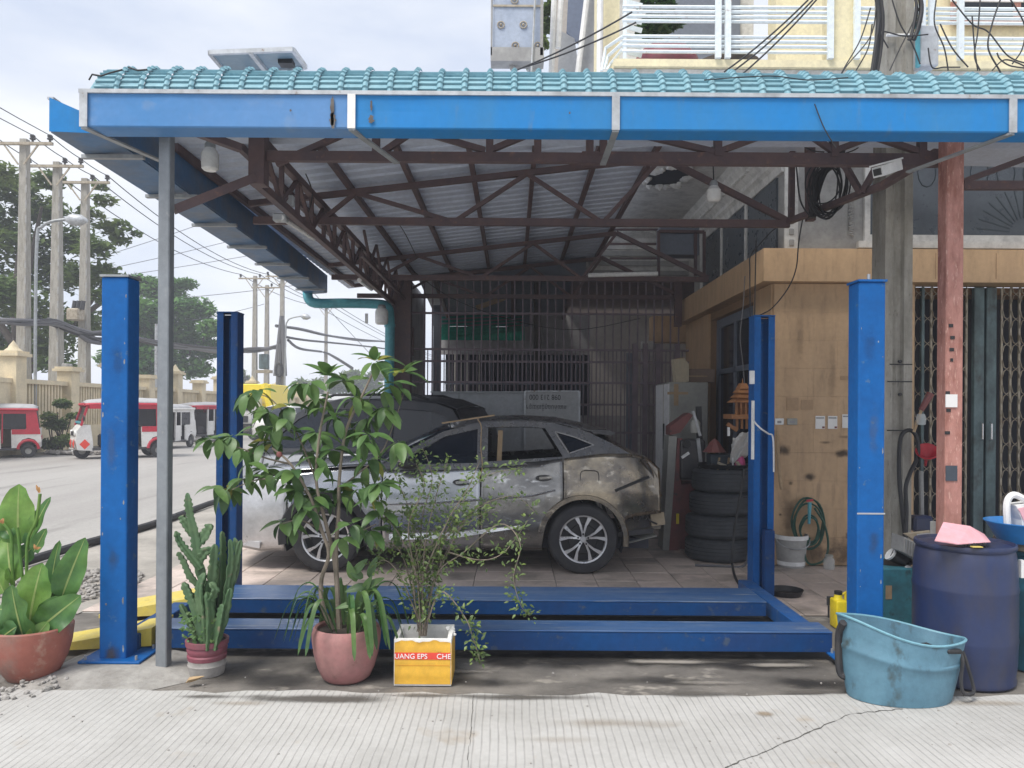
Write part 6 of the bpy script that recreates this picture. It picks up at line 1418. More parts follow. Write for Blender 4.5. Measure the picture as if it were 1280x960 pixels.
# teal machine box with pipes
t = thing('machine_box', 'dirty teal metal box between the front blue column and the drum', 'box', (2.85, 5.7, 0))
a = W(1100, 705, 5.55); obj('case', MB().bbox((XW(1098,5.55), 5.55, .0), (XW(1147,5.55), 6.0, .56), .012, 2), M['teal_box'], t); obj('label', MB().box(W(1107,749,5.546), W(1114.5,732,5.549)), M['card'], t)
obj('grime', MB().lathe([(.001,.005),(.10,.004),(.14,0)], 14, (XW(1120,5.7), 5.75, .561)), M['black'], t)
t = thing('pipe_fittings', 'black pipe fittings with a white cap heaped on the teal box', 'pipes', W(1125, 700, 5.7))
obj('pipe', MB().tube([W(1113,693,5.7), W(1133,703,5.65)], .045, 10), M['black'], t, smooth=True); obj('pipe', MB().tube([W(1128,688,5.75), W(1143,703,5.7)], .04, 10), M['black'], t, smooth=True); obj('ring', MB().tube([W(1112,692,5.69), W(1114,693.5,5.69)], .05, 12), M['white'], t, smooth=True); obj('cap', MB().lathe([(.001,-.01),(.022,-.01),(.024,.01)], 14, W(1135,711,5.58), 'Y'), M['white'], t, smooth=True)
t = thing('battery_charger', 'grey ribbed charger case leaning behind the dark blue drum', 'charger', W(1140, 680, 5.9))
obj('case', quad([(1130,671),(1150,681),(1147,701),(1129,690)], 5.5, .18), M['cement'], t)
for k in range(5): obj('rib', MB().bar(W(1133+k*3.3, 674+k*1.6, 5.492), W(1132+k*3.3, 691+k*1.8, 5.492), .01), M['galv_dark'], t)
obj('lid', quad([(1132,668),(1165,664),(1172,672),(1150,680)], 5.62, .05), M['gate'], t); obj('tray', quad([(1146,668),(1163,666),(1163,669),(1148,671)], 5.60, .01), M['galv'], t); obj('knob', MB().tube([W(1167,668,5.6), W(1167,652,5.6)], .025, 8), M['cement'], t)
# flexible tub
def tubpt(u, k):  # k 0..1 height, u angle
    cxb, cyb, cxr, cyr = 2.31, 4.57, 2.345, 4.62; rx, ry = .295+(.37-.295)*k**.8, .19+(.235-.19)*k**.8
    x = cxb+(cxr-cxb)*k+rx*cos(u); y = cyb+(cyr-cyb)*k+ry*sin(u)
    zr = .395-.19*(cos(u)*.36)+.03*cos(2*u)*.5-.012*sin(3*u); return Vector((x, y, -.005+zr*k))
nU = 48; ks = [0, .02, .06, .15, .3, .45, .58, .60, .62, .64, .66, .8, .95, 1.0]; rows = []
for k in ks:
    r = []
    for i in range(nU):
        p = tubpt(2*pi*i/nU, k); e_ = .006 if .59 < k < .65 else (-.02 if k == 0 else 0); d = Vector((cos(2*pi*i/nU), sin(2*pi*i/nU), 0)); r.append(p+d*e_)
    rows.append(r)
inn = [[tubpt(2*pi*i/nU, k)-Vector((cos(2*pi*i/nU), sin(2*pi*i/nU), 0))*.010 for i in range(nU)] for k in (1.0, .6, .3, .12)]
t = thing('tub', 'dirty light blue flexible tub with black strap handles on the pavement', 'tub', (2.27, 4.55, 0))
mb = MB().grid(rows+inn, closed=True); mb.add(rows[0], [tuple(range(nU-1,-1,-1))]); mb.add(inn[-1], [tuple(range(nU))])
obj('body', mb, M['blue_tub'], t, smooth=True); obj('rim', MB().tube([tubpt(2*pi*i/nU, 1.0) for i in range(nU+1)], .008, 6), mat('tub_rim', (.17,.36,.44), .5), t, smooth=True)
obj('strap', MB().tube(smoothpath([W(1196,808,4.55), W(1203,815,4.5), W(1210,835,4.5), W(1217,862,4.5), W(1212,868,4.46), W(1204,866,4.45), W(1201,850,4.45), W(1203,826,4.47), W(1199,812,4.5)], 5), .011, 6), M['rubber'], t, smooth=True)
obj('strap', MB().tube(smoothpath([W(1054,778,4.55), W(1049,790,4.6), W(1048,815,4.62), W(1050,840,4.62), W(1057,846,4.6)], 5), .022, 7), M['rubber'], t, smooth=True)
obj('buckle', MB().bbox(tuple(W(1185,818,4.40)), tuple(W(1199,810,4.44)), .008, 1), M['black'], t)
def rim_smear(u0, u1, k0, k1):
    rw = []
    for q in range(7):
        k = k0+(k1-k0)*q/6; rw.append([tubpt(u0+(u1-u0)*i/10, k)+Vector((0,-.0025-.002*(1 if .58<k<.66 else 0)-.004*(.58<k<.66),0)) for i in range(11)])
    return MB().grid(rw)
mb = MB()
for i in range(9): rock(mb, (2.12+.05*i*random.random()+.1, 4.60+random.uniform(-.08,.08), .30), .035, i+140)
stuff(obj('oily_waste', mb, M['black']))
# jugs by the column
jc = Vector((XW(1050, 6.05), 6.05, -.012)); t = thing('oil_jug', 'yellow plastic oil jug with a black cap beside the front right column', 'jug', jc)
obj('body', MB().bbox(tuple(jc+Vector((-.045,-.07,0))), tuple(jc+Vector((.045,.07,.225))), .015, 3), M['yellow_jug'], t, smooth=True); obj('neck', MB().lathe([(.045,.215),(.03,.245),(.028,.265)], 16, jc+Vector((-.005,0,0))), M['yellow_jug'], t, smooth=True); obj('cap', MB().lathe([(.03,.262),(.03,.288),(.001,.29)], 14, jc+Vector((-.005,0,0))), M['black'], t, smooth=True); obj('handle', MB().tube([jc+Vector((.02,0,.255)), jc+Vector((.05,0,.28)), jc+Vector((.055,0,.2))], .012, 6), M['yellow_jug'], t)
def bottle(name, lab, c, r, h, lay=0):
    t = thing(name, lab, 'bottle', c); mt = Matrix.Translation(c) @ (Matrix.Rotation(pi/2*lay, 4, 'Y') if lay else Matrix.Identity(4))
    obj('body', MB().lathe([(.001,0),(r,0.003),(r,h*.68),(r*.75,h*.8),(r*.38,h*.9),(r*.38,h*.94)], 18).xf(mt), M['clear'], t, smooth=True); obj('cap', MB().lathe([(r*.42,h*.93),(r*.42,h),(.001,h)], 12).xf(mt), M['bright_blue'], t); obj('label', MB().lathe([(r*1.02,h*.3),(r*1.02,h*.55)], 18).xf(mt), M['white'], t, smooth=True)
bottle('water_bottle', 'clear water bottle standing beside the yellow oil jug', Vector((XW(1062,6.1), 6.1, -.012)), .036, .24)
bottle('water_bottle', 'clear water bottle lying on the far side of the near runway', Vector((XW(932,5.9), 5.92, .022)), .036, .22, -1)
t = thing('bracket_tool', 'small dark bracket on the floor left of the yellow oil jug', 'bracket', Vector((XW(1038,6.2),6.2,0))); obj('plate', MB().bbox(tuple(W(1034,757,6.2)), tuple(W(1043,745,6.22)), .004, 1), M['body_dark'], t)
for x in (1035.5, 1041): obj('leg', MB().bar(W(x,757,6.21), W(x,772,6.21), .012), M['body_dark'], t)
# ---- sign boards behind the cars
bY = 11.7
t = thing('sign_board', 'grey sign board standing upside down behind the cars with phone lettering', 'sign', W(690, 520, bY)); obj('board', MB().box(W(656, 600, bY), W(724, 489, bY+.03)), mat('sign_face', (.46,.47,.47), .6, 0, (.40,.41,.41), 5), t)
for i, (a, b) in enumerate((((656,489),(724,489)), ((656,489),(656,600)), ((724,489),(724,600)))): obj('frame', MB().bar(W(*a, bY-.012), W(*b, bY-.012), .03, .02), M['galv'], t)
def flipped(s, px_right, py_base, size_px, width_px):
    tm_ = textmesh(s, .1); xs_ = [p.x for p in tm_.v]; ys_ = [p.y for p in tm_.v]; sc = width_px/960*bY/(max(xs_)-min(xs_)); sy = size_px/960*bY/max(.001, max(ys_)-min(ys_)); o = W(px_right, py_base, bY)
    m_ = MB(); m_.add([Vector((o.x-(p.x-min(xs_))*sc, bY-.006-p.z, o.z-(p.y-min(ys_))*sy)) for p in tm_.v], tm_.f); return m_
M['ink'] = mat('sign_ink', (.08,.08,.085), .7)
try: obj('lettering', flipped('098 213 000', 700.5, 493.5, 6.5, 39), M['ink'], t)
except Exception as e: print('text', e)
try: obj('lettering', flipped('គេលក់បណ្ដុំរថយន្ត', 707.5, 504.5, 9.5, 50), M['ink'], t)
except Exception as e: print('text', e)
t = thing('sign_board', 'blank pale sign board left of the lettered board behind the cars', 'sign', W(600, 520, bY)); obj('board', MB().box(W(540, 600, bY+.05), W(654, 491, bY+.08)), mat('sign_back', (.40,.42,.44), .6, 0, (.34,.36,.37), 4), t); obj('frame', MB().bar(W(538,490,bY+.03), W(655,490,bY+.03), .04, .02), M['galv_dark'], t)
obj('seam', MB().bar(W(573.5,491,bY+.04), W(573.5,545,bY+.04), .02, .01), M['galv_dark'], t); obj('frame', MB().bar(W(655,490,bY+.03), W(655,560,bY+.03), .03, .02), M['galv_dark'], t)
# ---- cable coil, loose wires
wY = 6.9
t = thing('cable_coil', 'coil of black cable hanging from the truss left of the concrete pole', 'cable', W(1035, 235, wY))
for k in range(12):
    c = W(1033+random.uniform(-7,7), 234+random.uniform(-8,8), wY-.02*k+.06); a, b = .135+random.uniform(-.06,.04), .26+random.uniform(-.08,.04); ph = random.uniform(-.25,.25)
    obj('loop', MB().tube([(c.x+a*cos(q*pi/14)*cos(ph)-b*sin(q*pi/14)*sin(ph), c.y, c.z+a*cos(q*pi/14)*sin(ph)+b*sin(q*pi/14)*cos(ph)) for q in range(29)], .0065, 5), M['wire'], t, smooth=True)
obj('strand', MB().tube(smoothpath([W(1055,170,wY), W(1048,200,wY), W(1030,215,wY), W(1018,250,wY), W(1015,272,wY)], 5), .035, 7), M['wire'], t, smooth=True)
obj('strand', MB().tube(smoothpath([W(995,205,wY), W(1000,250,wY), W(1012,270,wY)], 5), .008, 5), M['wire'], t)
rnd = random.Random(21)
def wire(lab, pts, r=.007, m='wire', Y=None, cat='wire', group=None):
    o = obj('wire', MB().tube(smoothpath([W(x, y, Y) if Y else W(x, y, d) for (x, y, *dd) in pts for d in [dd[0] if dd else Y]], 9), r, 6), M[m], smooth=True); return tag(o, lab, cat, group)
GW = 'loose wires around the concrete pole and truss'
for lab, pts, n in (('thick black cable bundle beside the concrete pole above the roof', [(1104,-260),(1098,-100),(1096,-20),(1100,20),(1097,60),(1092,95)], 9), ('second dark cable bundle right of the concrete pole above the roof', [(1140,-260),(1145,-100),(1146,-20),(1149,10),(1145,34),(1140,50)], 8)):
    t = thing('cable_bundle', lab, 'cable', W(*pts[-1], 6.3))
    for k in range(n):
        ox, oy = rnd.uniform(-4.5, 4.5), rnd.uniform(-.03, .03); obj('strand', MB().tube(smoothpath([W(x+ox*rnd.uniform(.5,1.2), y, 6.3+oy) for x, y in pts], 7), rnd.uniform(.008, .015), 6), M['wire'], t, smooth=True)
lw = 'thin black wire above the roof '
LW = ['fanning out leftmost from the cable bundle', 'fanning out second from the left below the bundle', 'short and nearest the bundle on its left', 'crossing the concrete pole from upper left to lower right', 'crossing the concrete pole from upper right to lower left', 'just right of the meter box', 'running long to the right edge of the frame', 'dropping straight near the right balcony posts', 'looping down over the tiles at the right bracket', 'hooking back at the far right edge', 'nearly vertical in the right balcony railing', 'lying along the tiles right of the meter box', 'slanting short beside the right balcony posts', 'curling low at the right edge', 'banding the concrete pole sideways', 'curling back up at the lower right edge']
for wi, (pts, Y) in enumerate((([(1088,10),(1075,50),(1055,85),(1045,105)],6.3), ([(1096,5),(1088,45),(1060,80),(1052,92)],6.3), ([(1090,30),(1085,60),(1070,88)],6.35), ([(1115,0),(1125,30),(1140,55),(1150,80)],6.3), ([(1155,-5),(1140,30),(1125,60),(1112,88)],6.3),
               ([(1170,0),(1168,30),(1180,60),(1185,88)],6.2), ([(1190,0),(1215,30),(1235,40),(1260,70),(1285,80)],6.2), ([(1215,20),(1218,60),(1222,88)],6.2), ([(1250,0),(1240,30),(1235,60),(1250,90),(1258,112)],5.2), ([(1260,-5),(1280,30),(1278,60),(1265,80)],6.0), ([(1225,0),(1222,40),(1218,70),(1225,88)],6.1), ([(1160,60),(1165,84),(1180,84),(1200,84)],6.2), ([(1175,30),(1190,60),(1210,84)],6.1), ([(1240,88),(1255,75),(1275,80),(1290,90)],6.0), ([(1110,60),(1102,40),(1130,45),(1160,43)],6.25), ([(1280,85),(1262,82),(1250,74),(1246,66)],6.1))):
    wire(lw+LW[wi], pts, .0055, Y=Y, group=GW)
l2 = 'black service wire sloping up across the balcony towards the top of the frame'
for k, (a, b) in enumerate((((770,130),(905,-10)), ((905,90),(1010,0)), ((918,88),(1016,0)), ((925,95),(1022,-2)), ((640,90),(790,15)), ((655,84),(795,28)))):
    p, q = W(*a, 7.2+.1*k), W(*b, 7.0+.1*k)
    if k == 0: continue
    l2 = 'black service wire sloping up across the balcony, '+['', 'leftmost of the four by the posts', 'second of the four by the posts', 'third of the four by the posts', 'long one rising from the hanging panel', 'long lower one crossing the awnings'][k]
    tag(obj('wire', MB().tube(sag(p, q, .03, 8), .009, 5), M['wire'], smooth=True), l2, 'wire', 'service wires crossing the balcony')
LC = ['strung level under the front truss towards the pole', 'sagging behind the front truss left of the pole', 'hooked short beside the cable coil', 'bent down right of the cable coil', 'arched over the cable coil', 'hanging in a curve from the truss end to the rear blue column', 'dropping from the truss end in a wide bend', 'hanging straight before the side doorway', 'drooping from the left end of the front truss', 'short under the middle truss on the left', 'swagged pale across the back grille', 'hanging thin over the face of the blue gutter', 'lying along the tiles above the gutter lip']
l3 = 'thin wire '
for wi, (pts, Y) in enumerate((([(760,172),(850,178),(960,178),(1060,165)],6.8), ([(965,165),(1000,182),(1040,170),(1085,165)],6.7), ([(975,162),(1010,186),(1030,190)],6.7), ([(1085,165),(1072,185),(1045,195)],6.7), ([(1000,165),(1030,180),(1060,172),(1088,163)],6.75),
               ([(947,395),(965,385),(985,360),(995,335),(998,305),(1003,275),(1010,250)],7.4), ([(938,410),(937,340),(938,320),(950,305),(970,285),(1005,270)],7.5), ([(943,400),(944,340),(945,300)],7.6), ([(376,205),(390,240),(384,270)],7), ([(492,272),(505,290),(520,320)],9), ([(500,325),(560,370),(640,400),(720,412),(800,398)],11.5), ([(1018,130),(1030,160),(1045,185)],4.68), ([(880,100),(960,95),(1010,100),(1060,97)],4.72))):
    wire(l3+LC[wi], pts, .006 if Y > 5 else .0035, Y=Y, group='wires strung under the canopy')
# ================================================================ STREET BEYOND (left)
FX = lambda y: -16.9-.055*(y-24)       # line of the far fence
fw = thing('boundary_wall', 'cream boundary wall with pillars and baluster panels across the street', 'wall', (-17, 30, 0))
cap = None; Y = 19.0; pil = None; bal = None; bay_n = 0; dY = 3.6
while Y < 78:
    x = FX(Y)
    big = bay_n % 2 == 0; h = 3.35 if big else 3.0
    if True:
        nm = obj('pillar', MB().box((x-.28, Y-.28, 0), (x+.28, Y+.28, h)), M['cream_fence'], fw)
        obj('pillar_cap', MB().box((x-.40, Y-.40, h), (x+.40, Y+.40, h+.10)).box((x-.34, Y-.34, h+.101), (x+.34, Y+.34, h+.18)), M['cream_fence'], nm)
        if big: obj('finial', MB().lathe([(.30,h+.18),(.16,h+.3),(.14,h+.36),(.001,h+.55)], 10, (x,Y,0)), M['cream_fence'], nm, smooth=True)
    xm, Ym = FX(Y+dY), Y+dY
    obj('plinth', MB().bar((x, Y+.28, .45), (xm, Ym-.28, .45), .3, .9), M['cream_fence'], fw); obj('coping', MB().bar((x, Y+.28, 2.52), (xm, Ym-.28, 2.52), .3, .16), M['cream_fence'], fw)
    if Y < 26: obj('wall_panel', MB().bar((x, Y+.28, 1.67), (xm, Ym-.28, 1.67), .22, 1.53), M['cream_fence'], fw)
    else:
        obj('back_panel', MB().bar((x-.12, Y+.28, 1.67), (xm-.12, Ym-.28, 1.67), .06, 1.53), M['cream'], fw)
        if Y < 60:
            for k in range(13):
                t_ = (k+.8)/14.2; p = Vector((x, Y+.28, 0)).lerp(Vector((xm, Ym-.28, 0)), t_)
                if bal is None: bal = obj('baluster', MB().box((p.x-.05, p.y-.055, .9), (p.x+.05, p.y+.055, 2.44)), M['cream_fence'], fw); b0 = p
                else: o = inst('baluster', bal.data, fw); o.location = p-b0
    Y += dY; bay_n += 1
# ---- utility poles
def upole(px, Y, H_, lab, arm=True, rbase=.20, name='utility_pole'):
    x = XW(px, Y); t = thing(name, lab, 'pole', (x, Y, -.03), 'concrete utility poles along the street')
    n = 10; rows = [[Vector((x+a*(rbase-(rbase-.12)*k/n), Y+b*(rbase-(rbase-.12)*k/n), -.03+H_*k/n)) for a, b in ((-1,-1),(1,-1),(1,1),(-1,1))] for k in range(n+1)]
    obj('shaft', MB().grid(rows, closed=True).add(rows[-1], [(0,1,2,3)]), M['conc_pole'], t)
    for k in range(int(H_/.55)): 
        z = .6+k*.55; obj('slot', MB().box((x+rbase*.55-.0, Y-rbase-.004+.08*z/H_, z), (x+rbase*.8, Y-rbase+.01+.08*z/H_, z+.28)), M['cement'], t) if z < H_-1 and rbase > .19 else None
    if arm:
        z = H_-.25; obj('crossarm', MB().bar((x-1.15, Y-.22, z), (x+1.15, Y-.22, z), .10, .10), M['gate'], t)
        for s in (-1, 1): obj('arm_brace', MB().bar((x+s*.65, Y-.22, z), (x+s*.1, Y-.22, z-.75), .05), M['gate'], t)
        for dx in (-1.0, .42, 1.05):
            obj('insulator', MB().lathe([(.04,0),(.04,.08),(.10,.10),(.10,.14),(.06,.16),(.09,.20),(.09,.24),(.04,.28),(.001,.29)], 10, (x+dx, Y-.22, z+.05)), M['body_dark'], t, smooth=True)
    return t
Hp = 11.4
P1 = upole(29, 28, Hp, 'concrete utility pole nearest the left edge of the frame'); P2_ = upole(70, 30.6, Hp, 'concrete utility pole with a grey meter cabinet, second from the left', rbase=.23); P3 = upole(105, 32.8, Hp, 'concrete utility pole carrying a transformer, third from the left', rbase=.21)
P4 = upole(318, 57, Hp, 'concrete utility pole behind the yellow truck, left of its pair'); P5 = upole(333, 60, Hp-.2, 'concrete utility pole right of the one behind the yellow truck'); P6 = upole(352, 56, Hp, 'utility pole wrapped in thick cables behind the potted tree'); P7 = upole(407, 75, Hp+.2, 'slim distant utility pole seen below the teal downpipe elbow', rbase=.17)
tag(obj('meter_cabinet', MB().bbox(tuple(W(76, 482, 30.2)), tuple(W(91, 455, 30.6)), .03, 1), M['cement']), 'pale grey meter cabinet on the second utility pole from the left', 'cabinet')
t = thing('transformer', 'grey pole transformer on the third utility pole from the left', 'transformer', W(95, 392, 32.4)); obj('tank', MB().bbox(tuple(W(82, 400, 32)), tuple(W(106, 387, 32.5)), .05, 1), M['gate'], t)
for x in (92, 97, 102): obj('bushing', MB().tube([W(x, 387, 32.2), W(x+2, 376, 32.2)], .10, 8), M['body_dark'], t)
t = thing('transformer', 'teal grey box transformer on the pole behind the yellow truck', 'transformer', W(330, 450, 57)); obj('tank', MB().bbox(tuple(W(323, 461, 56.5)), tuple(W(337, 443, 57)), .05, 1), M['gate_teal'], t); obj('platform', MB().box(W(320, 466, 56.4), W(341, 463, 57)), M['gate'], t)
obj('coil', MB().tube([W(349+4*cos(q*.5), 462+8*sin(q*.5), 55.5) for q in range(14)], .10, 6), M['wire'], P6)
for k, (a, b) in enumerate((((344,470),(352,395)), ((356,470),(353,400)), ((346,500),(350,430)))): obj('cable', MB().tube([W(*a, 55.6), W(*b, 55.6)], .16, 6), M['wire_grey'], P6)
def lamp(lab, pts, Y, head):
    t = thing('street_lamp', lab, 'street lamp', Vector((W(*pts[0], Y).x, Y, 0)), 'curved arm street lamps')
    pp = [W(x, y, Y) for x, y in pts]; pp[0].z = 0; obj('pole', MB().tube(smoothpath(pp, 5), .055, 8), M['galv_dark'], t, smooth=True)
    a, b = W(*head[0], Y), W(*head[1], Y); obj('lamp_head', MB().tube([a, a.lerp(b, .3), a.lerp(b, .7), b], [.08, .22, .2, .06], 8), M['galv'], t, smooth=True)
lamp('curved street lamp beside the left utility poles', [(44, 560), (44, 420), (46, 300), (52, 284), (64, 277), (84, 274)], 27.5, ((82,274),(109,276)))
lamp('curved street lamp on the cable wrapped pole', [(355, 540), (357, 420), (359, 402), (366, 397), (378, 395)], 55, ((376,395),(388,397)))
tag(obj('slim_mast', MB().tube([(XW(195, 45), 45, 0), W(195.5, 405, 45)], .10, 8), M['galv']), 'slim grey mast in front of the umbrella shaped tree', 'mast')
# overhead lines
def line(p, q, s, r, lab, m='wire', grp='overhead power lines'):
    return tag(obj('power_line', MB().tube(sag(p, q, s, 16), r, 5), M[m]), lab, 'power line', grp)
tops = {}
poles = [(29,28),(70,30.6),(105,32.8),(318,57),(352,56),(407,75)]
l1 = 'thin overhead power line running along the street from pole to pole'
def top(i, dx): px, Y = poles[i]; return Vector((XW(px, Y)+dx, Y-.22, Hp+.05))
for dx in (-1.0, .42, 1.05):
    wh = {-1.0: 'left', .42: 'middle', 1.05: 'right'}[dx]; l1 = [f'{wh} line of the overhead power lines '+e for e in ('from first to second pole', 'from second to third pole', 'from third utility pole to distant pair', 'from distant pair to the far pole', 'reaching the first pole from upper left', 'running beyond the far pole')]
    line(top(0,dx), top(1,dx), .05, .018, l1[0]); line(top(1,dx), top(2,dx), .05, .018, l1[1]); line(top(2,dx), top(3,dx), .7, .022, l1[2]); line(top(3,dx), Vector((XW(407,75)+dx, 75, Hp+.2)), .4, .026, l1[3])
    line(Vector((XW(29,28)+dx+2.5, -4, Hp+1.2)), top(0,dx), .9, .016, l1[4]); line(Vector((XW(407,75)+dx, 75, Hp+.2)), Vector((-10.5+dx, 130, Hp-2)), .8, .03, l1[5])
l4 = 'thin line crossing the sky by the cable wrapped pole'
for li, (a, b) in enumerate((((205,258),(520,205)), ((130,320),(300,262)), ((140,335),(330,290)), ((150,345),(420,300)), ((230,372),(400,352)), ((240,400),(330,380)), ((360,330),(470,450)))): line(W(*a, 60), W(*b, 70), .1, .025, l4+[', highest', ', second highest', ', third highest', ', fourth highest', ', rising right above the downpipe', ', lowest on the left', ', falling towards the teal downpipe'][li], 'wire_grey', 'lines crossing the sky')
# thick telecom bundle
def bundle(lab, pts, r, n=1, jit=.0):
    t = thing('cable_bundle', lab, 'cable', W(*pts[0][:2], pts[0][2]))
    for k in range(n): obj('strand', MB().tube(smoothpath([W(x, y+random.uniform(-jit,jit), d) for x, y, d in pts], 6), r, 6), M['wire_grey'] if k % 3 else M['wire'], t, smooth=True)
bundle('thick bundle of telecom cables sagging past the left utility poles', [(-20,400,27),(28,402,27.6),(70,404,30),(105,415,32),(140,418,34),(205,430,42),(270,438,50),(318,438,56),(352,433,56)], .075, 8, 3.2)
bundle('loose telecom cables drooping behind the left blue column', [(60,402,30),(85,412,31),(112,424,32.4),(130,426,33)], .08, 5, 4)
bundle('pair of telecom cables running right from the cable wrapped pole', [(345,408,56),(375,411,62),(410,420,75),(450,425,90),(482,427,100)], .11, 2, 1)
bundle('lower telecom cable running right from the cable wrapped pole', [(350,420,56),(380,425,64),(410,428,75),(450,432,90),(482,436,100)], .10, 1, 0)
bundle('telecom cable drooping to the distant pole and on towards the teal downpipe', [(360,426,56),(375,436,62),(405,440,75),(420,448,60),(440,460,50)], .10, 2, 1)
# ---- trees
def crown(blobs, leaf, n, seed, flat=.55, dens=1.0):
    rn = random.Random(seed); mb = MB(); vs = []; fs = []
    tot = sum(b[3]**2 for b in blobs)
    for (x, y, z, r) in blobs:
        k = int(n*r*r/tot)
        for i in range(k):
            u = Vector((rn.gauss(0,1), rn.gauss(0,1), rn.gauss(0,1))).normalized(); rad = r*(rn.random()**.38)*rn.uniform(.75,1.1)
            p = Vector((x,y,z))+Vector((u.x*rad, u.y*rad, u.z*rad*flat))
            a = Vector((rn.uniform(-1,1), rn.uniform(-1,1), rn.uniform(-.6,.4))).normalized(); b = a.cross(Vector((rn.uniform(-.5,.5), rn.uniform(-.5,.5), 1))).normalized()
            s = leaf*rn.uniform(.6,1.35); o = len(vs); vs += [p-a*s, p+b*s*.45, p+a*s, p-b*s*.45]; fs.append((o,o+1,o+2,o+3))
    mb.v = vs; mb.f = fs; mb.mi = [0]*len(fs); return mb
def tree(lab, base, trunk, limbs, blobs, leaf, n, seed, m, flat=.55, r0=.3):
    t = thing('tree', lab, 'tree', base, 'trees across the street'); B = Vector(base)
    tp = smoothpath([B+Vector(p) for p in trunk], 4); k = len(tp); tk = obj('trunk', MB().tube(tp, [r0*(1-.55*i/(k-1)) for i in range(k)], 9), M['bark_dark'], t, smooth=True)
    for l in limbs:
        lp = smoothpath([B+Vector(p) for p in l], 4); k = len(lp); obj('limb', MB().tube(lp, [r0*.5*(1-.7*i/(k-1)) for i in range(k)], 7), M['bark_dark'], tk, smooth=True)
    obj('crown', crown(blobs, leaf, n, seed), m, t, recalc=False)
def blobpx(lst, Y0, seed, jit=2.5):
    rn = random.Random(seed); out = []
    for (x, y, rpx) in lst:
        Y = Y0+rn.uniform(-jit, jit); p = W(x, y, Y); out.append((p.x, p.y, p.z, rpx/960*Y))
    return out
bl = blobpx([(10,235,38),(-20,280,50),(50,262,36),(90,300,34),(30,310,48),(70,345,44),(0,370,55),(110,345,30),(45,400,48),(90,405,36),(-10,430,45),(130,250,16),(140,285,22),(112,268,18),(150,300,14),(170,292,8),(120,312,26),(128,340,24),(60,430,36),(110,400,30),(20,450,36),(70,455,26),(-50,340,60),(60,225,24),(125,232,10),(128,370,20),(0,215,24)], 37, 5)
x0 = XW(25, 37)
tree('big shady tree rising behind the left utility poles', (x0, 37, 0), [(0,0,0),(.2,0,3),(-.3,.2,6),(0,0,9)], [[(0,0,3),(2.5,.5,6),(4,1,8.5)],[(0,.2,4),(-2,0,7),(-3.5,0,9)],[(-.2,0,5),(1,-1,8),(1.6,-1,11)],[(.2,0,3.5),(3,0,6),(5.5,.5,8)]], bl, .21, 17000, 3, M['tree'], .6, .42)
bl = blobpx([(205,362,30),(180,358,26),(240,388,32),(190,392,34),(268,410,22),(220,418,38),(170,420,34),(255,435,30),(200,445,36),(280,440,14),(160,385,30),(232,355,14),(150,450,30),(180,470,28),(240,460,26),(285,415,12)], 62, 6)
tree('broad umbrella shaped green tree behind the boundary wall', (XW(205, 62), 62, 0), [(0,0,0),(.3,0,4),(0,0,8)], [[(0,0,4),(3,0,7),(6,0,9)],[(0,0,4),(-3,0,7),(-5,0,9)]], bl, .30, 15000, 8, M['tree2'], .32, .4)
bl = blobpx([(430,480,24),(405,484,22),(455,482,22),(380,482,16),(470,470,14),(300,475,16),(295,468,14),(440,470,14)], 120, 7)
tree('low rounded trees far down the street', (XW(425, 120), 120, 0), [(0,0,0),(0,0,4)], [], bl, .6, 3500, 9, M['tree'], .6, .3)
bl = blobpx([(70,530,16),(78,505,12),(65,555,16),(85,550,14),(60,520,10),(92,520,9),(75,570,14),(56,575,10)], 27.3, 12, .5)
t = thing('roadside_bush', 'straggly roadside bush at the foot of the left utility poles', 'bush', (XW(72, 27.3), 27.3, 0)); obj('foliage', crown(bl, .10, 3000, 14), M['tree'], t, recalc=False)
for k in range(8): obj('stem', MB().tube([(XW(72,27.3)+random.uniform(-.2,.2), 27.3, 0), W(60+k*4, 515+random.uniform(-8,20), 27.3)], .02, 5), M['bark_dark'], t)
bl = blobpx([(675,30,16),(668,55,16),(690,10,12),(660,75,12)], 14, 15, .3)
t = thing('balcony_tree', 'green tree seen between the hanging panel and the awnings', 'tree', W(672, 90, 14)); obj('crown', crown(bl, .11, 1600, 17), M['tree'], t, recalc=False); obj('trunk', MB().tube([(XW(672,14),14,0), W(672,40,14)], .07, 7), M['bark_dark'], t)
t = thing('balcony_plant', 'leafy plant in a dark red pot behind the balcony railing', 'plant', W(825, 78, 8.2)); bl = blobpx([(820,20,14),(815,45,16),(830,10,12),(808,5,9),(825,60,10),(812,30,16),(840,35,10)], 8.4, 18, .1)
obj('foliage', crown([(x, 8.4+random.uniform(-.15,.15), z, r) for x, y, z, r in bl], .07, 1300, 19), M['leaf_dark'], t, recalc=False); c = Vector((XW(829, 8.3), 8.3, 5.14)); obj('pot', MB().lathe([(.001,0),(.24,0),(.36,.20),(.35,.30),(.26,.42),(.001,.42)], 24, c), M['purple_pot'], t, smooth=True); obj('stem', MB().tube([c+Vector((0,.1,.2)), W(820,15,8.45)], .02, 6), M['bark'], t)
c = Vector((XW(905, 8.3), 8.3, 5.14)); tag(obj('plant_pot', MB().lathe([(.001,0),(.26,0),(.40,.16),(.36,.26),(.22,.33),(.001,.33)], 24, c), M['bark_dark'], smooth=True), 'wide dark pot behind the balcony posts', 'pot')
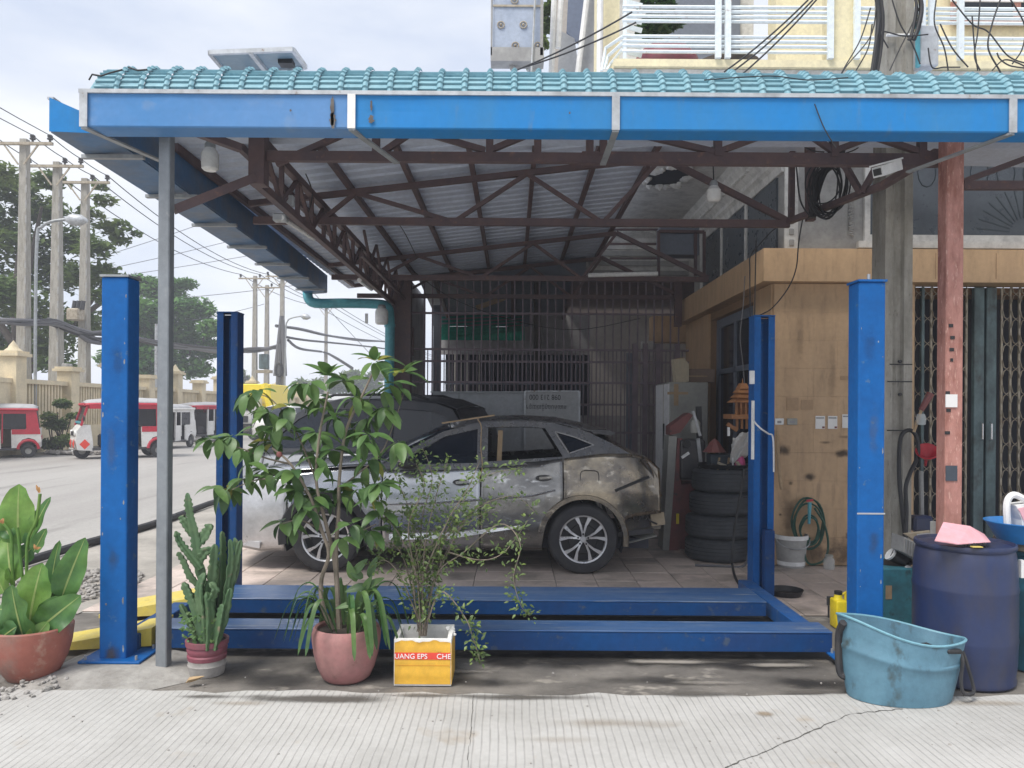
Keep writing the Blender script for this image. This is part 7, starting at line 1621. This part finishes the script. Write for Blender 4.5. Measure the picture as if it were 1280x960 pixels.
t = thing('hanging_panel', 'large grey back of a metal sign panel above the roof', 'panel', W(646, 37, 9)); obj('board', MB().box(W(616, 70, 9), W(677, -40, 9.15)), mat('panel_grey', (.36,.41,.50), .6, 0, (.29,.34,.43), 4, (.4,.65), (1,1,.6)), t); obj('frame', MB().box(W(613, 76, 8.97), W(679, 69.5, 9.18)), M['cement'], t); obj('frame', MB().box(W(675, 69, 8.97), W(678.5, -40, 9.18)), M['cement'], t); obj('frame', MB().box(W(613, 69, 8.97), W(616, -40, 9.18)), M['cement'], t)
obj('seam', MB().box(W(616,8,8.985), W(677,6.8,8.998)), M['gate'], t)
for (x, y) in ((626,31),(654,31),(644,57),(672,57),(643,0)): obj('embossed_ring', MB().tube([W(x+4.2*cos(q*pi/6), y+4.2*sin(q*pi/6), 8.99) for q in range(13)], .007, 5), M['gate'], t); obj('boss', MB().lathe([(.001,-.02),(.014,-.012),(.018,.0)], 10, W(x,y,8.995), 'Y'), M['gate'], t)
obj('bracket', MB().bar(W(632,70,9.1), W(644,92,9.1), .06, .05), M['cement'], t); obj('hanger', MB().tube([W(670,-30,8.95), W(664,92,8.95)], .012, 5), M['galv'], t); obj('post', MB().tube([W(665,70,9.2), (XW(665,9.2),9.2,4.4)], .06, 8), M['galv'], t)
# ---- three wheelers
M['tuk_red'] = mat('tuk_red', (.50,.025,.05), .4, 0, (.42,.03,.05), 3); M['tuk_white'] = mat('tuk_white', (.70,.69,.67), .4, 0, (.58,.57,.55), 3); M['tuk_grey'] = mat('tuk_roof', (.42,.42,.43), .7, 0, (.34,.34,.35), 3)
M['tuk_shade_fill'] = glassmat('dark_shade_fill', (.02, .02, .025), .8, .3)  # tinted sheet added across the open sides to stand in for cabin shade
def tuk(name, lab, mroof, mbody, mcab, mfront):
    t = thing(name, lab, 'three wheeler', (0,0,0), 'three wheeled taxis on the street'); w_ = .64
    P_ = lambda nm, mb, m, par=None, **k: obj(nm, mb, m, par or t, **k)
    side = lambda poly, a, b: MB().prism(poly, lambda x, z, k: Vector((x, a if k == 0 else b, z)))
    P_('cab_nose', side([(-1.28,.28),(-1.34,.55),(-1.30,.85),(-1.18,1.02),(-.95,1.02),(-.88,.5),(-.88,.25)], -.5, .5), mfront); P_('grille', MB().box((-1.352,-.36,.70), (-1.30,.36,.82)), M['black'])
    for s in (-1, 1): P_('headlight', MB().lathe([(.001,-.05),(.08,-.045),(.09,0)], 12, (-1.31, s*.34, .78), 'X'), M['bulb'], smooth=True); P_('decal', MB().add([(-1.355, s*.27, .32),(-1.365, s*.27+.14, .46),(-1.355, s*.27, .60),(-1.365, s*.27-.14, .46)], [(0,1,2,3)]), M['red_band'], solid=.006)
    P_('windscreen', MB().add([(-1.19,-.48,1.04),(-1.19,.48,1.04),(-1.02,.46,1.58),(-1.02,-.46,1.58)], [(0,1,2,3)]), M['dark_glass'], solid=.01)
    P_('windscreen_band', MB().box((-1.205,-.48,1.06), (-1.175,.48,1.13)), M['teal_pipe'])
    for s in (-1, 1):
        P_('front_pillar', MB().bar((-1.2, s*.5, 1.0), (-1.02, s*.5, 1.62), .06), mcab); P_('mid_pillar', MB().bar((-.28, s*.6, .45), (-.26, s*.6, 1.66), .06), mcab); P_('rear_panel', side([(.84,.95),(.82,1.62),(1.12,1.62),(1.22,.95)], s*.60, s*.64), mroof); P_('top_rail', side([(-1.0,1.50),(-1.0,1.62),(.84,1.62),(.84,1.50)], s*.6, s*.63), mroof); P_('shade_fill', MB().box((.17, s*.615, .98), (.82, s*.62, 1.5)), M['tuk_shade_fill']); P_('mid_bar', MB().bar((.15, s*.6, .5), (.15, s*.6, 1.64), .04), mcab)
        P_('side_panel', side([(-.30,.30),(-.30,.95),(.10,.95),(.12,.32)], s*.58, s*.62), mbody); P_('belt_panel', side([(.42,.80),(.42,.97),(1.23,.97),(1.25,.80)], s*.646, s*.652), mroof); P_('rear_side', side([(.42,.34),(.40,.95),(1.24,.95),(1.28,.55),(1.18,.50),(1.08,.62),(.90,.68),(.72,.62),(.62,.45),(.58,.34)], s*.60, s*.645), mbody); P_('fender', MB().tube([(.90+.30*cos(q*pi/10), s*.62, .30+.30*sin(q*pi/10)) for q in range(11)], .05, 6), mcab, smooth=True)
        P_('front_decal', MB().add([(-1.1,s*.505,.3),(-.96,s*.505,.45),(-1.1,s*.505,.6),(-1.24,s*.505,.45)], [(0,1,2,3)]), M['red_band'], solid=.006); P_('mirror', MB().lathe([(.001,-.03),(.09,-.02),(.1,.0),(.001,.03)], 10, (-1.15, s*.68, 1.22), 'X'), M['black'], smooth=True); P_('mirror_arm', MB().bar((-1.12,s*.5,1.15), (-1.15,s*.66,1.22), .02), M['black'])
    P_('floor', MB().box((-.9,-.58,.26), (1.2,.58,.34)), M['body_dark']); P_('shade_partition', MB().box((-.25,-.57,.34), (-.22,.57,1.35)), M['seat']); P_('driver_seat', MB().bbox((-.62,-.4,.34), (-.25,.4,.72), .05, 1), M['seat']); P_('bench', MB().bbox((.55,-.56,.34), (1.05,.56,.72), .05, 1), M['seat']); P_('bench_back', MB().bbox((1.0,-.56,.6), (1.15,.56,1.55), .05, 1), M['seat'])  # upright behind the driver added to keep the cabin dark against the street
    P_('rear_wall', MB().box((1.18,-.6,.35), (1.26,.6,1.0)), mbody); P_('rear_window_frame', MB().add([(1.2,-.6,1.0),(1.2,.6,1.0),(1.12,.6,1.62),(1.12,-.6,1.62)], [(0,1,2,3)]), M['seat'], solid=.01)
    rows = [[Vector((x, .66*sin(a)*k, 1.62+h*(.25+.75*cos(a)))) for a in [radians(-90+180*j/12) for j in range(13)]] for (x, h, k) in ((-1.08,.06,.74),(-.95,.14,.82),(-.4,.20,.98),(.4,.22,1.0),(1.0,.20,1.0),(1.16,.12,.98))]
    P_('roof', MB().grid(rows), M['tuk_grey'], smooth=True, solid=.02); P_('roof_edge', MB().tube([(-1.08,-.5,1.62),(-.95,-.54,1.63),(-.4,-.65,1.64),(1.14,-.65,1.64),(1.14,.65,1.64),(-.4,.65,1.64),(-.95,.54,1.63),(-1.08,.5,1.62),(-1.08,-.5,1.62)], .05, 6), mroof, smooth=True)
    def wheel(x, y):
        q = P_('wheel', MB().lathe([(.10,-.06),(.19,-.07),(.225,-.05),(.23,0),(.225,.05),(.19,.07),(.10,.06)], 20, (x,y,.23), 'Y'), M['rubber'], smooth=True); P_('rim', MB().lathe([(.001,-.03),(.10,-.03),(.115,-.055),(.115,.055),(.10,.03),(.001,.03)], 16, (x,y,.23), 'Y'), M['cement'], q, smooth=True)
    wheel(-1.1, 0); wheel(.90, .58); wheel(.90, -.58); P_('bumper', MB().tube([(-1.36,-.4,.3),(-1.40,0,.3),(-1.36,.4,.3)], .03, 6), M['cement']); P_('tail_lamp', MB().box((1.261,-.55,.6), (1.275,-.45,.75)), M['red']); P_('tail_lamp', MB().box((1.261,.45,.6), (1.275,.55,.75)), M['red'])
    return t
t1 = tuk('three_wheeler', 'red and white three wheeler cut off by the left edge of the frame', M['tuk_red'], M['tuk_white'], M['tuk_red'], M['tuk_white'])
t2 = dup(t1, (0,0,0), 0, 'red and white three wheeler passing behind the front left blue column')
t3 = tuk('three_wheeler', 'pale fronted three wheeler facing the camera beside the rear left column', M['tuk_red'], M['tuk_white'], M['tuk_white'], M['tuk_white'])
t4 = tuk('three_wheeler', 'white three wheeler mostly hidden behind the grey canopy post', M['tuk_white'], M['tuk_white'], M['tuk_white'], M['tuk_white'])
def place(t, px, Y, rz, s): t.location = (XW(px, Y), Y, -.03); t.rotation_euler = (0,0,rz); t.scale = (s,s,s)
place(t1, -2, 25.2, radians(30), .96); place(t2, 153, 25.6, radians(38), 1.08); place(t3, 252, 38, radians(70), 1.05); place(t4, 207, 31.5, radians(84), .98)
# ---- yellow truck and parked cars far down the street
tk = thing('truck', 'yellow bodied truck with white cab parked down the street', 'truck', (XW(316, 50), 50, -.03)); q0 = tk.location
a, b = W(297, 512, 50), W(338, 480, 50)
obj('cargo_body', MB().bbox((a.x, 50, 1.2), (b.x, 54, b.z), .06, 1), M['yellow_jug'], tk); obj('cab', MB().bbox((a.x+.0, 47.6, .6), (a.x+1.7, 49.8, 2.3), .15, 2), M['tuk_white'], tk, smooth=True); obj('windscreen', MB().box((a.x+.15, 47.56, 1.45), (a.x+1.55, 47.6, 2.1)), M['dark_glass'], tk); obj('grille', MB().box((a.x+.2, 47.55, .7), (a.x+1.5, 47.6, 1.1)), M['black'], tk)
obj('side_stripe', MB().box((a.x, 49.97, 1.9), (b.x, 49.99, 2.2)), M['yellow'], tk); obj('chassis', MB().box((a.x+.1, 47.8, .5), (b.x-.1, 54, .9)), M['black'], tk)
for (x, y) in ((a.x+.1, 48.4), (a.x+1.6, 48.4), (a.x+.1, 53), (b.x-.1, 53)): obj('wheel', MB().lathe([(.001,-.1),(.25,-.1),(.40,-.12),(.42,-.08),(.42,.08),(.40,.12),(.001,.1)], 18, (x, y, .40), 'X'), M['rubber'], tk, smooth=True)
obj('boom', MB().bar(W(330, 480, 49.9), W(340, 520, 49.5), .3, .3), M['yellow_jug'], tk)
t = thing('parked_car', 'white car parked beyond the yellow truck behind the potted tree', 'car', (XW(352, 40), 40, -.03)); P3_ = dict(P2); 
P3_.update(rz=radians(78), step=.25, gh_mat=M['tuk_white'], panels=[(n, a, b, M['tuk_white'], None) for n, a, b, m, l in P2['panels']], skins=[(n, M['tuk_white'] if n != 'windscreen' else M['tint'], s, l) for n, m, s, l in P2['skins']])
car(t, P3_)
t = thing('low_building', 'long low grey building far down the street', 'building', (XW(405, 100), 100, 0)); obj('wall', MB().box((XW(365,100), 100, 0), (XW(470,100), 110, 2.6)), M['cement'], t); obj('roof', MB().box((XW(360,100), 98.5, 2.6), (XW(475,100), 111, 3.3)), M['white'], t)
for k in range(6): obj('window', MB().box((XW(375+k*15,100), 99.9, 1), (XW(383+k*15,100), 99.99, 2.2)), M['dark_glass'], t)
# rubbish along the far kerb
mb = MB(); rnd = random.Random(8)
for i in range(60): rock(mb, (XW(rnd.uniform(58,125), 26.8), 26.8+rnd.uniform(-.3,.5), .06), rnd.uniform(.04,.16), i+300)
stuff(obj('rubbish_heap', mb, M['stone']))
t = tag(obj('sack', MB().lathe([(.001,0),(.30,.02),(.34,.15),(.22,.32),(.001,.36)], 12, (XW(103,26.6), 26.6, -.02)), M['white'], smooth=True), 'white sack on the rubbish by the boundary wall', 'sack')
t = tag(obj('red_crate', MB().bbox(tuple(W(95,556,26.9)), tuple(W(101,549,27.2)), .02, 1), M['red']), 'small red crate on the rubbish by the boundary wall', 'crate')
# ================================================================ AIR: faint haze added to lift dark interior tones, standing in for lens veil
HZ = 0.0021
hm = bpy.data.materials.new('veil_haze'); hm.use_nodes = True; hn = hm.node_tree; hn.nodes.clear()
hv = hn.nodes.new('ShaderNodeVolumePrincipled'); hv.inputs['Density'].default_value = HZ; hv.inputs['Color'].default_value = (.86, .90, 1, 1)
ho = hn.nodes.new('ShaderNodeOutputMaterial'); hn.links.new(hv.outputs['Volume'], ho.inputs['Volume'])
hz = obj('veil_haze', MB().box((-1600, -120, -1.1), (1600, 2600, 22)), hm); hz['kind'] = 'stuff'
try: scene.cycles.volume_bounces = 1
except Exception: pass
